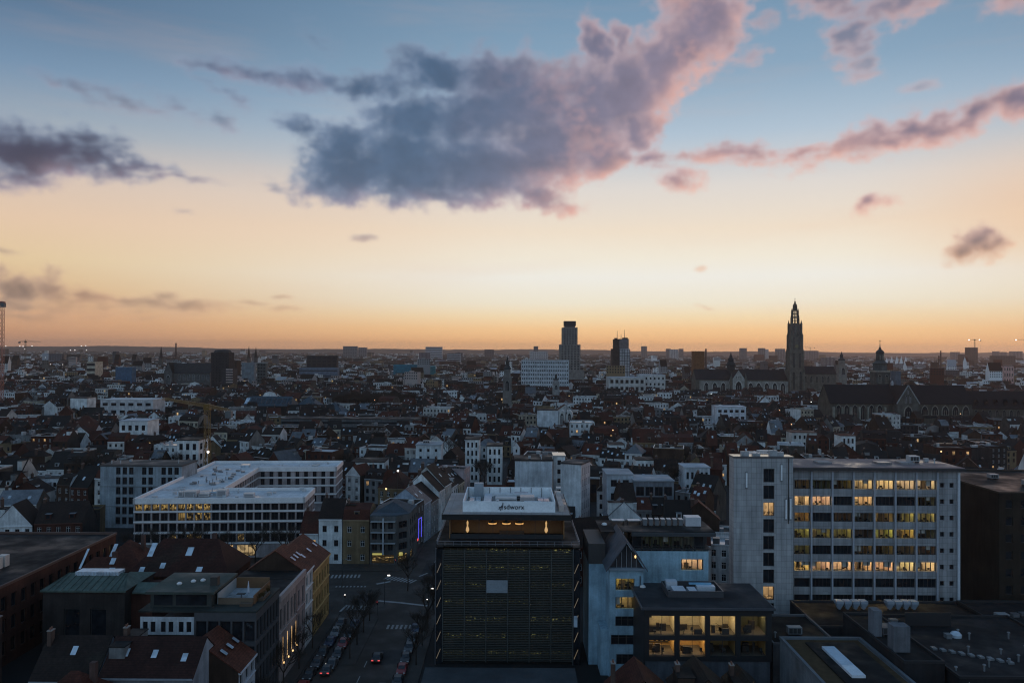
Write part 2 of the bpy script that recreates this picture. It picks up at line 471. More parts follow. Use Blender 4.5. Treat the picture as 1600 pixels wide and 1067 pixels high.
def lit_dim():
    """an office that is mostly dark, with lamps and screens glinting deep inside"""
    m, T, b, out = new_mat('lit_dim')
    r = T.n('ShaderNodeObjectInfo').outputs['Random']
    x, y, z = T.sep(obj_coord(T))
    rr = T.m('MULTIPLY', r, 53.0)
    n = T.noise(T.xyz(T.m('ADD', T.m('MULTIPLY', x, 4.0), rr), T.m('ADD', T.m('MULTIPLY', z, 6.0), T.m('MULTIPLY', x, 1.6)), rr), 1.0, 3, 0.7)
    f = T.m('MULTIPLY', T.rng(n, 0.54, 0.66), T.rng(z, 0.15, 0.45))
    b.inputs['Base Color'].default_value = (0.02, 0.02, 0.02, 1)
    b.inputs['Roughness'].default_value = 0.08
    b.inputs['Emission Color'].default_value = (1.0, 0.66, 0.24, 1)
    T.put(b.inputs['Emission Strength'], T.m('ADD', T.m('MULTIPLY', f, 0.55), 0.018))
    m.cycles.emission_sampling = 'NONE'
lit_dim()
def lamp_mat(key, col, strength, sample=False):
    m, T, b, out = new_mat(key)
    b.inputs['Base Color'].default_value = (0.3, 0.3, 0.3, 1)
    b.inputs['Emission Color'].default_value = col + (1,)
    b.inputs['Emission Strength'].default_value = strength
    if not sample:
        m.cycles.emission_sampling = 'NONE'
lamp_mat('lamp_warm', (1.0, 0.62, 0.25), 1.6)
lamp_mat('lamp_white', (1.0, 0.93, 0.85), 4.0)
lamp_mat('lamp_flood', (1.0, 0.93, 0.88), 1.4)
lamp_mat('lamp_red', (1.0, 0.06, 0.04), 0.8)
lamp_mat('lamp_yellow', (1.0, 0.85, 0.12), 0.35)
lamp_mat('neon_blue', (0.10, 0.09, 1.0), 0.8)
lamp_mat('ceiling_lamp', (1.0, 0.80, 0.46), 20.0, True)
lamp_mat('glow_warm', (1.0, 0.50, 0.12), 0.75, True)
lamp_mat('stair_glow', (1.0, 0.62, 0.15), 0.11)
for _k, _c, _s in (('room_lamp_warm', (1.0, 0.74, 0.33), 46.0), ('room_lamp_pale', (1.0, 0.78, 0.38), 38.0), ('room_lamp_yellow', (1.0, 0.78, 0.27), 34.0), ('room_lamp_dim', (1.0, 0.74, 0.26), 7.0)):
    lamp_mat(_k, _c, _s, True)
def lit_faint():
    m, T, b, out = new_mat('lit_faint')
    r = T.n('ShaderNodeObjectInfo').outputs['Random']
    x, y, z = T.sep(obj_coord(T))
    rr = T.m('MULTIPLY', r, 71.0)
    n = T.noise(T.xyz(T.m('ADD', T.m('MULTIPLY', x, 13.0), rr), T.m('MULTIPLY', z, 11.0), rr), 1.0, 2, 0.6)
    f = T.m('MULTIPLY', T.rng(n, 0.56, 0.70), T.m('MULTIPLY', T.rng(z, 0.35, 0.5), T.rng(z, 0.8, 0.65)))
    b.inputs['Base Color'].default_value = (0.018, 0.02, 0.02, 1)
    b.inputs['Roughness'].default_value = 0.12
    b.inputs['Emission Color'].default_value = (0.8, 0.74, 0.24, 1)
    T.put(b.inputs['Emission Strength'], T.m('ADD', T.m('MULTIPLY', f, T.rng(r, 0.2, 1.0, 0.02, 0.34, False)), 0.0022))
    m.cycles.emission_sampling = 'NONE'
lit_faint()

# base colours
WHITE = (0.78, 0.78, 0.77); OFFWHITE = (0.60, 0.58, 0.55); CREAM = (0.50, 0.44, 0.34); GREY = (0.24, 0.24, 0.24); DGREY = (0.046, 0.043, 0.042)
BRICK = (0.08, 0.032, 0.023); BROWN = (0.058, 0.036, 0.026); YBRICK = (0.22, 0.155, 0.09); OCHRE = (0.50, 0.30, 0.12)
RTILE = (0.072, 0.022, 0.014); DTILE = (0.023, 0.015, 0.0125); SLATE = (0.0165, 0.014, 0.0125); BITUMEN = (0.0115, 0.0105, 0.0098); ZINC = (0.22, 0.24, 0.26); BLACK = (0.018, 0.018, 0.02)
STONE = (0.22, 0.20, 0.17); DSTONE = (0.13, 0.12, 0.105); PINKSTONE = (0.40, 0.32, 0.29); CONCRETE = (0.36, 0.36, 0.35)
WARMTILE = (0.11, 0.036, 0.022)

# ------------------------------------------------------------------ mesh builder
class MB:
    def __init__(s):
        s.v = []; s.f = []; s.m = []; s.c = []; s.mats = {}
        s.mat = 'plain'; s.col = GREY
    def use(s, mat, col):
        s.mat = mat; s.col = col
        return s
    def poly(s, pts, mat=None, col=None):
        n = len(s.v)
        s.v.extend([tuple(p) for p in pts])
        s.f.append(tuple(range(n, n + len(pts))))
        s.m.append(s.mats.setdefault(mat or s.mat, len(s.mats)))
        s.c.append(col or s.col)
    def box(s, x0, x1, y0, y1, z0, z1, mat=None, col=None, bottom=False, top=True):
        n = len(s.v)
        s.v.extend([(x0, y0, z0), (x1, y0, z0), (x1, y1, z0), (x0, y1, z0), (x0, y0, z1), (x1, y0, z1), (x1, y1, z1), (x0, y1, z1)])
        fs = [(0, 1, 5, 4), (1, 2, 6, 5), (2, 3, 7, 6), (3, 0, 4, 7)]
        if top: fs.append((4, 5, 6, 7))
        if bottom: fs.append((3, 2, 1, 0))
        mi = s.mats.setdefault(mat or s.mat, len(s.mats))
        for f in fs:
            s.f.append(tuple(n + i for i in f)); s.m.append(mi); s.c.append(col or s.col)
        return s
    def prism(s, pts, z0, z1, mat=None, col=None, cap=True):
        k = len(pts)
        for i in range(k):
            a, b = pts[i], pts[(i + 1) % k]
            s.poly([(a[0], a[1], z0), (b[0], b[1], z0), (b[0], b[1], z1), (a[0], a[1], z1)], mat, col)
        if cap: s.poly([(p[0], p[1], z1) for p in pts], mat, col)
        return s
    def lathe(s, x, y, prof, n=12, mat=None, col=None, rot=0.0, sy=1.0):
        rings = []
        for z, r in prof:
            rings.append([(x + r * math.cos(rot + 2 * math.pi * i / n), y + sy * r * math.sin(rot + 2 * math.pi * i / n), z) for i in range(n)])
        for a, b in zip(rings, rings[1:]):
            for i in range(n):
                j = (i + 1) % n
                s.poly([a[i], a[j], b[j], b[i]], mat, col)
        s.poly(rings[-1], mat, col)
        return s
    def tube(s, p, q, r0, r1=None, n=5, mat=None, col=None):
        p = Vector(p); q = Vector(q); r1 = r0 if r1 is None else r1
        d = (q - p)
        if d.length < 1e-6: return s
        d.normalize()
        a = d.orthogonal().normalized(); b = d.cross(a)
        A = [p + (a * math.cos(2 * math.pi * i / n) + b * math.sin(2 * math.pi * i / n)) * r0 for i in range(n)]
        B = [q + (a * math.cos(2 * math.pi * i / n) + b * math.sin(2 * math.pi * i / n)) * r1 for i in range(n)]
        for i in range(n):
            j = (i + 1) % n
            s.poly([A[i], A[j], B[j], B[i]], mat, col)
        s.poly(B, mat, col)
        return s
    def bar(s, p, q, w, h=None, mat=None, col=None):
        """a square bar from p to q"""
        p = Vector(p); q = Vector(q); h = h or w
        d = (q - p).normalized()
        a = d.cross(Vector((0, 0, 1)))
        a = a.normalized() if a.length > 1e-4 else Vector((1, 0, 0))
        b = d.cross(a)
        k = [a * (sx * w / 2) + b * (sy * h / 2) for sx, sy in ((-1, -1), (1, -1), (1, 1), (-1, 1))]
        A = [p + x for x in k]; B = [q + x for x in k]
        for i in range(4):
            j = (i + 1) % 4
            s.poly([A[i], A[j], B[j], B[i]], mat, col)
        s.poly(A[::-1], mat, col); s.poly(B, mat, col)
        return s
    def gable_roof(s, x0, x1, y0, y1, z0, zr, axis='x', over=0.3, thick=0.18, mat=None, col=None):
        """two slopes with thickness; ridge along axis"""
        if axis == 'x':
            ym = (y0 + y1) / 2; k = (zr - z0) / (ym - y0)
            xs = (x0 - over * 0.4, x1 + over * 0.4)
            for (ya, sgn) in ((y0, 1), (y1, -1)):
                e = ya - sgn * over; ze = z0 - k * over
                t = thick
                P = [(xs[0], e, ze), (xs[1], e, ze), (xs[1], ym, zr), (xs[0], ym, zr)]
                s.poly([(a, b, c + t) for a, b, c in P], mat, col)
                s.poly([(xs[0], e, ze), (xs[1], e, ze), (xs[1], e, ze + t), (xs[0], e, ze + t)], mat, col)
                for x in xs:
                    s.poly([(x, e, ze), (x, ym, zr), (x, ym, zr + t), (x, e, ze + t)], mat, col)
        else:
            xm = (x0 + x1) / 2; k = (zr - z0) / (xm - x0)
            ys = (y0 - over * 0.4, y1 + over * 0.4)
            for (xa, sgn) in ((x0, 1), (x1, -1)):
                e = xa - sgn * over; ze = z0 - k * over
                t = thick
                P = [(e, ys[0], ze), (e, ys[1], ze), (xm, ys[1], zr), (xm, ys[0], zr)]
                s.poly([(a, b, c + t) for a, b, c in P], mat, col)
                s.poly([(e, ys[0], ze), (e, ys[1], ze), (e, ys[1], ze + t), (e, ys[0], ze + t)], mat, col)
                for y in ys:
                    s.poly([(e, y, ze), (xm, y, zr), (xm, y, zr + t), (e, y, ze + t)], mat, col)
        return s
    def gable_ends(s, x0, x1, y0, y1, z0, zr, axis='x', mat=None, col=None):
        if axis == 'x':
            ym = (y0 + y1) / 2
            for x in (x0, x1): s.poly([(x, y0, z0), (x, y1, z0), (x, ym, zr)], mat, col)
        else:
            xm = (x0 + x1) / 2
            for y in (y0, y1): s.poly([(x0, y, z0), (x1, y, z0), (xm, y, zr)], mat, col)
        return s
    def hip_roof(s, x0, x1, y0, y1, z0, zr, inset=None, over=0.35, mat=None, col=None):
        x0 -= over; x1 += over; y0 -= over; y1 += over
        if x1 - x0 >= y1 - y0:
            i = inset if inset is not None else (y1 - y0) / 2
            ym = (y0 + y1) / 2
            a, b = (x0 + i, ym, zr), (x1 - i, ym, zr)
            s.poly([(x0, y0, z0), (x1, y0, z0), b, a], mat, col); s.poly([(x1, y1, z0), (x0, y1, z0), a, b], mat, col)
            s.poly([(x0, y1, z0), (x0, y0, z0), a], mat, col); s.poly([(x1, y0, z0), (x1, y1, z0), b], mat, col)
        else:
            i = inset if inset is not None else (x1 - x0) / 2
            xm = (x0 + x1) / 2
            a, b = (xm, y0 + i, zr), (xm, y1 - i, zr)
            s.poly([(x0, y1, z0), (x0, y0, z0), a, b], mat, col); s.poly([(x1, y0, z0), (x1, y1, z0), b, a], mat, col)
            s.poly([(x0, y0, z0), (x1, y0, z0), a], mat, col); s.poly([(x1, y1, z0), (x0, y1, z0), b], mat, col)
        s.poly([(x0, y0, z0 - 0.02), (x1, y0, z0 - 0.02), (x1, y1, z0 - 0.02), (x0, y1, z0 - 0.02)], mat, col)
        return s
    def parapet(s, x0, x1, y0, y1, z, h=0.9, t=0.3, mat=None, col=None):
        s.box(x0, x1, y0, y0 + t, z, z + h, mat, col); s.box(x0, x1, y1 - t, y1, z, z + h, mat, col)
        s.box(x0, x0 + t, y0 + t, y1 - t, z, z + h, mat, col); s.box(x1 - t, x1, y0 + t, y1 - t, z, z + h, mat, col)
        return s
    def facade(s, o, u, W, z0, z1, rects=(), depth=0.22, mat=None, col=None):
        """wall in the vertical plane through o along u, with real openings; returns where the windows go"""
        o = Vector((o[0], o[1], 0)); u = Vector((u[0], u[1], 0)).normalized()
        nrm = u.cross(Vector((0, 0, 1)))
        rects = [r for r in rects if r[0] > 0.01 and r[1] < W - 0.01 and r[2] > z0 and r[3] < z1 + 1e-6]
        xs = sorted({0.0, W} | {round(r[0], 4) for r in rects} | {round(r[1], 4) for r in rects})
        zs = sorted({z0, z1} | {round(r[2], 4) for r in rects} | {round(r[3], 4) for r in rects})
        def P(a, z, d=0.0):
            q = o + u * a - nrm * d
            return (q.x, q.y, z)
        hole = set()
        for i in range(len(xs) - 1):
            for j in range(len(zs) - 1):
                cx = (xs[i] + xs[i + 1]) / 2; cz = (zs[j] + zs[j + 1]) / 2
                if any(r[0] < cx < r[1] and r[2] < cz < r[3] for r in rects): hole.add((i, j))
        for j in range(len(zs) - 1):
            i = 0
            while i < len(xs) - 1:
                if (i, j) in hole:
                    i += 1; continue
                k = i
                while k + 1 < len(xs) - 1 and (k + 1, j) not in hole: k += 1
                s.poly([P(xs[i], zs[j]), P(xs[k + 1], zs[j]), P(xs[k + 1], zs[j + 1]), P(xs[i], zs[j + 1])], mat, col)
                i = k + 1
        out = []
        ang = math.atan2(u.y, u.x)
        for r in rects:
            a, b, c, d = r[:4]
            s.poly([P(a, c), P(b, c), P(b, c, depth), P(a, c, depth)], mat, col); s.poly([P(a, d), P(b, d), P(b, d, depth), P(a, d, depth)], mat, col)
            s.poly([P(a, c), P(a, d), P(a, d, depth), P(a, c, depth)], mat, col); s.poly([P(b, c), P(b, d), P(b, d, depth), P(b, c, depth)], mat, col)
            out.append((P((a + b) / 2, c, depth), ang, b - a, d - c) + tuple(r[4:]))
        return out
    def add(s, other, M):
        """bake another builder into this one, moved by matrix M"""
        n = len(s.v)
        a = np.array(other.v, dtype=np.float64)
        m = np.array(M)
        a = a @ m[:3, :3].T + m[:3, 3]
        s.v.extend(map(tuple, a))
        remap = {i: s.mats.setdefault(k, len(s.mats)) for k, i in other.mats.items()}
        s.f.extend(tuple(n + i for i in f) for f in other.f)
        s.m.extend(remap[i] for i in other.m)
        s.c.extend(other.c)
    def mesh(s, name):
        me = bpy.data.meshes.new(name)
        me.from_pydata(s.v, [], s.f)
        for k in s.mats: me.materials.append(MATS[k])
        me.polygons.foreach_set('material_index', s.m)
        at = me.attributes.new('Col', 'FLOAT_COLOR', 'FACE')
        arr = np.ones((len(s.c), 4), np.float32)
        if s.c: arr[:, :3] = np.array(s.c, np.float32)
        at.data.foreach_set('color', arr.ravel())
        return me
    def build(s, name, parent=None, loc=(0, 0, 0), rz=0.0):
        o = bpy.data.objects.new(name, s.mesh(name))
        COL.objects.link(o)
        o.location = loc; o.rotation_euler = (0, 0, rz)
        if parent is not None: o.parent = parent
        return o

def tag(o, label=None, cat=None, group=None, kind=None):
    if label: o['label'] = label
    if cat: o['category'] = cat
    if group: o['group'] = group
    if kind: o['kind'] = kind
    return o
def thing(name, label, cat, loc=(0, 0, 0), rz=0.0, group=None):
    o = bpy.data.objects.new(name, None)
    o.empty_display_size = 0.5
    COL.objects.link(o)
    o.location = loc; o.rotation_euler = (0, 0, rz)
    return tag(o, label, cat, group)
def inst(name, mesh, parent=None, loc=(0, 0, 0), rz=0.0, scale=(1, 1, 1), tilt=None):
    o = bpy.data.objects.new(name, mesh)
    COL.objects.link(o)
    o.location = loc
    o.rotation_euler = tilt if tilt else (0, 0, rz)
    o.scale = scale
    if parent is not None: o.parent = parent
    return o

# unit windows: 1 wide, 1 high, standing on z=0, looking along -y
WIN = {}
def window_mesh(kind):
    if kind in WIN: return WIN[kind]
    fr, gl, nx, nz = {'white': (WHITE, 'glass', 2, 2), 'dark': (DGREY, 'glass', 2, 1), 'sash': (OFFWHITE, 'glass', 1, 2), 'grid': (DGREY, 'glass', 3, 2), 'plain': (DGREY, 'glass', 1, 1),
                      'pane3': (DGREY, 'glass', 3, 1), 'faint': (DGREY, 'lit_faint', 3, 1), 'open5': (DGREY, None, 4, 1), 'open': (DGREY, None, 3, 1), 'warm': (DGREY, 'lit_warm', 2, 1), 'yellow': (DGREY, 'lit_yellow', 3, 1), 'pale': (DGREY, 'lit_pale', 2, 1), 'dim': (DGREY, 'lit_dim', 3, 1),
                      'warm5': (DGREY, 'lit_warm', 5, 1), 'pale5': (DGREY, 'lit_pale', 5, 1), 'yellow5': (DGREY, 'lit_yellow', 5, 1), 'dim5': (DGREY, 'lit_dim', 5, 1), 'dark5': (DGREY, 'glass', 5, 1)}[kind]
    b = MB()
    if gl: b.poly([(-0.5, 0.03, 0), (0.5, 0.03, 0), (0.5, 0.03, 1), (-0.5, 0.03, 1)], gl, DGREY)
    t = 0.05 if nx < 5 else 0.02; tz = 0.04
    b.use('plain', fr)
    for x0, x1, z0, z1 in ((-0.5, -0.5 + t, 0, 1), (0.5 - t, 0.5, 0, 1), (-0.5 + t, 0.5 - t, 0, tz), (-0.5 + t, 0.5 - t, 1 - tz, 1)):
        b.box(x0, x1, -0.03, 0.03, z0, z1)
    for i in range(1, nx):
        x = -0.5 + i / nx
        b.box(x - t * 0.45, x + t * 0.45, -0.02, 0.03, tz, 1 - tz)
    if nz == 2:
        b.box(-0.5 + t, 0.5 - t, -0.015, 0.03, 0.66, 0.69)
    WIN[kind] = b.mesh('window')
    return WIN[kind]
ROOMKIND = {'warm': ('room_lamp_warm', (0.66, 0.58, 0.46)), 'pale': ('room_lamp_pale', (0.64, 0.58, 0.46)), 'yellow': ('room_lamp_yellow', (0.56, 0.48, 0.30)), 'dim': ('room_lamp_dim', (0.40, 0.35, 0.24))}
def office_room(parent, place, depth=4.2):
    """a lit room behind a window: walls, ceiling lamps, desks, cupboards, blinds"""
    pos, ang, w, h, kind = place[:5]
    base = kind.rstrip('5')
    lamp, wc = ROOMKIND[base]
    r = random.Random(int(pos[0] * 131 + pos[2] * 977))
    win = inst('window', window_mesh('open5' if kind.endswith('5') else 'open'), parent, pos, ang, (w, 1, h))
    rm = MB().use('plain', tuple(c * r.uniform(0.8, 1.1) for c in wc))
    x0, x1, z0, z1 = -w / 2 - 0.1, w / 2 + 0.1, -0.75, h + 0.55
    rm.poly([(x0, depth, z0), (x1, depth, z0), (x1, depth, z1), (x0, depth, z1)])
    for x in (x0, x1): rm.poly([(x, 0.06, z0), (x, depth, z0), (x, depth, z1), (x, 0.06, z1)])
    rm.poly([(x0, 0.06, z1), (x1, 0.06, z1), (x1, depth, z1), (x0, depth, z1)])
    rm.poly([(x0, 0.06, z0), (x1, 0.06, z0), (x1, depth, z0), (x0, depth, z0)], 'plain', (0.10, 0.09, 0.08))
    room = rm.build('room', parent, pos, ang)
    n = 2 if w > 2.5 else 1
    for i in range(n):
        if base in ('dim', 'yellow') and r.random() < 0.4: continue
        cx = x0 + (x1 - x0) * (i + 0.5) / n
        MB().box(cx - 0.5, cx + 0.5, 1.2, 1.5, z1 - 0.06, z1 - 0.03, lamp, OCHRE, bottom=True).build('ceiling_light', room)
        if base in ('warm', 'pale'): MB().box(cx - 0.5, cx + 0.5, 2.9, 3.2, z1 - 0.06, z1 - 0.03, lamp, OCHRE, bottom=True).build('ceiling_light', room)
    for k in range(r.randint(1, 3)):
        x = r.uniform(x0 + 0.1, x1 - 1.0); y = r.uniform(0.4, 2.4)
        d = MB().use('plain', r.choice([(0.04, 0.035, 0.03), (0.2, 0.16, 0.12), (0.08, 0.07, 0.07)]))
        ww = r.uniform(0.6, 1.3)
        d.box(x, x + ww, y, y + 0.6, z0 + 0.70, z0 + 0.76, bottom=True); d.box(x, x + 0.06, y, y + 0.6, z0, z0 + 0.7); d.box(x + ww - 0.06, x + ww, y, y + 0.6, z0, z0 + 0.7); d.box(x + 0.2, x + 0.7, y + 0.25, y + 0.3, z0 + 0.8, z0 + 1.15, 'plain', BLACK)
        d.build('desk', room)
    for k in range(r.randint(1, 2)):
        x = r.uniform(x0 + 0.1, x1 - 0.9); hh = r.uniform(1.1, 2.2)
        MB().box(x, x + r.uniform(0.5, 1.1), depth - 0.5, depth - 0.05, z0, z0 + hh, 'plain', r.choice([(0.05, 0.04, 0.035), (0.3, 0.25, 0.2), (0.12, 0.1, 0.09)])).build('cupboard', room)
    if r.random() < 0.35:
        x = r.choice([x0 + 0.12, (x0 + x1) / 2]); MB().box(x, x + (x1 - x0) * r.uniform(0.2, 0.45), 0.12, 0.15, h * r.uniform(0.3, 0.6), h + 0.02, 'plain', (0.4, 0.38, 0.33)).build('blind', room)
def put_windows(parent, places, kind='dark', name='window'):
    """kind: a window kind or a function of the place's index"""
    for i, p in enumerate(places):
        k = p[4] if len(p) > 4 else (kind(i) if callable(kind) else kind)
        inst(name, window_mesh(k), parent, p[0], p[1], (p[2], 1, p[3]))
def grid_rects(s0, s1, n, za, zb, rows, w, h, kinds=None):
    """n columns between s0,s1 and rows storeys between za,zb; windows w x h"""
    out = []
    for j in range(rows):
        zc = za + (zb - za) * (j + 0.5) / rows
        for i in range(n):
            xc = s0 + (s1 - s0) * (i + 0.5) / n
            r = (xc - w / 2, xc + w / 2, zc - h / 2, zc + h / 2)
            out.append(r + ((kinds(i, j),) if kinds else ()))
    return out
EXCL = []          # footprints taken by the buildings set out one by one: (x0,x1,y0,y1)
OCC = []           # the same with a height, to tell which houses behind them cannot be seen
LAND = []          # landmarks that labels may refer to: (px, py, phrase)
def claim(x0, x1, y0, y1, h=None, pad=2.0):
    EXCL.append((x0 - pad, x1 + pad, y0 - pad, y1 + pad))
    if h: OCC.append((x0, x1, y0, y1, h))

# ------------------------------------------------------------------ ground, roads, pavements
g = MB()
S = 45000.0
g.poly([(-S, -2000, 0), (S, -2000, 0), (S, S, 0), (-S, S, 0)], 'ground', (0.016, 0.015, 0.0145))
tag(g.build('ground'), kind='structure')
def sheet(name, pts, z, mat, col):
    b = MB(); b.poly([(x, y, z) for x, y in pts], mat, col)
    return tag(b.build(name), kind='structure')
ROAD = (0.040, 0.032, 0.026)
# the junction in front of the dark office: a wide street towards the viewer, one up to the right, one to the left
road = sheet('road', [(-41, 96), (-16.5, 96), (-16.5, 178), (-15.0, 200), (-17.5, 262), (-9, 330), (-2, 420), (-8, 420), (-16, 330), (-25.5, 262), (-27.5, 216), (-40, 213), (-80, 213), (-80, 189), (-41, 184)], 0.004, 'asphalt', ROAD)
def pavement(name, pts, h=0.13):
    b = MB(); b.prism(pts, 0.0, h, 'asphalt', (0.042, 0.037, 0.033))
    return tag(b.build(name), kind='structure')
pavement('pavement', [(-41.0, 96), (-38.6, 96), (-38.6, 180), (-41.0, 180)])
pavement('pavement', [(-18.6, 96), (-16.5, 96), (-16.5, 178), (-18.6, 178)])
pavement('pavement', [(-80, 213), (-42, 213), (-30.5, 212.6), (-27.6, 218), (-25.6, 262), (-27.6, 262), (-30, 220), (-42, 219.6), (-80, 219.6)])
pavement('pavement', [(-32.2, 150), (-29.4, 150), (-29.4, 176), (-32.2, 176)], 0.12)
MK = (0.28, 0.275, 0.27)
def stripe(p, q, w, z=0.008):
    p = Vector((p[0], p[1], 0)); q = Vector((q[0], q[1], 0))
    d = (q - p).normalized(); n = Vector((-d.y, d.x, 0)) * (w / 2)
    b = MB()
    b.poly([(x.x, x.y, z) for x in (p - n, q - n, q + n, p + n)], 'plain', MK)
    b.build('road_marking', road)
def zebra(c, ang, n, length, pitch=1.0, w=0.5):
    c = Vector((c[0], c[1])); a = Vector((math.cos(ang), math.sin(ang))); t = Vector((-a.y, a.x))
    for i in range(n):
        m = c + a * (i - (n - 1) / 2) * pitch
        stripe(m - t * length / 2, m + t * length / 2, w)
zebra(at_h(560, 949, 0)[:2], 0.0, 6, 3.2, 0.95)
zebra(at_h(627, 979, 0)[:2], 0.0, 7, 2.6, 0.95)
zebra(at_h(625, 905, 0)[:2], R(-25), 9, 3.0, 1.0)
zebra(at_h(540, 900, 0)[:2], R(4), 8, 3.0, 1.0)
zebra(at_h(548, 916, 0)[:2], R(2), 9, 1.0, 0.9, 0.4)
stripe(at_h(528, 958, 0)[:2], at_h(542, 945, 0)[:2], 0.5)
for a, b_ in (((590, 938), (625, 941)), ((625, 941), (668, 946)), ((588, 912), (610, 908))):
    stripe(at_h(*a, 0)[:2], at_h(*b_, 0)[:2], 0.9)
stripe(at_h(655, 900, 0)[:2], at_h(668, 895, 0)[:2], 0.5)
for yy in range(100, 150, 7):
    stripe((-27.5, yy), (-27.5, yy + 3), 0.15)
for yy in range(222, 300, 7):
    stripe((-21.5 + (yy - 222) * 0.11, yy), (-21.2 + (yy - 222) * 0.11, yy + 3), 0.12)

# ------------------------------------------------------------------ roof clutter
def roof_units(parent, x0, x1, y0, y1, z, n, seed, big=True, col=(0.42, 0.43, 0.44)):
    r = random.Random(seed)
    for i in range(n):
        x = r.uniform(x0, x1); y = r.uniform(y0, y1)
        k = r.random()
        b = MB()
        if k < 0.45:
            h = r.uniform(0.5, 1.1)
            b.lathe(x, y, [(z, 0.13), (z + h, 0.13), (z + h, 0.26), (z + h + 0.14, 0.22), (z + h + 0.2, 0.05)], 8, 'metal', col)
            b.build('vent_pipe', parent)
        elif k < 0.75 or not big:
            w, d, h = r.uniform(0.7, 1.4), r.uniform(0.6, 1.1), r.uniform(0.35, 0.8)
            b.box(x, x + w, y, y + d, z, z + h, 'metal', col)
            b.box(x - 0.05, x + w + 0.05, y - 0.05, y + d + 0.05, z + h, z + h + 0.06, 'metal', tuple(c * 0.8 for c in col))
            b.build('roof_hatch', parent)
        else:
            w, d, h = r.uniform(1.8, 3.2), r.uniform(1.2, 2.0), r.uniform(1.0, 1.6)
            b.box(x, x + w, y, y + d, z + 0.25, z + h, 'metal', col, bottom=True)
            for fx in (0.1, w - 0.3): b.box(x + fx, x + fx + 0.2, y + 0.1, y + d - 0.1, z, z + 0.25, 'metal', DGREY)
            for q in range(3):
                b.box(x + 0.15 + q * (w - 0.3) / 3, x + 0.05 + (q + 1) * (w - 0.3) / 3, y - 0.04, y, z + 0.4, z + h - 0.15, 'plain', DGREY)
            b.build('air_handler', parent)
def railing(mb, pts, z, h=1.0, step=1.5, col=DGREY, t=0.05):
    for a, b in zip(pts, pts[1:]):
        a = Vector((a[0], a[1], z)); b = Vector((b[0], b[1], z)); L = (b - a).length
        n = max(1, int(L / step))
        for i in range(n + 1):
            p = a.lerp(b, i / n)
            mb.bar(p, p + Vector((0, 0, h)), t, t, 'metal', col)
        for k in (0.5, 1.0):
            mb.bar(a + Vector((0, 0, h * k)), b + Vector((0, 0, h * k)), t, t, 'metal', col)

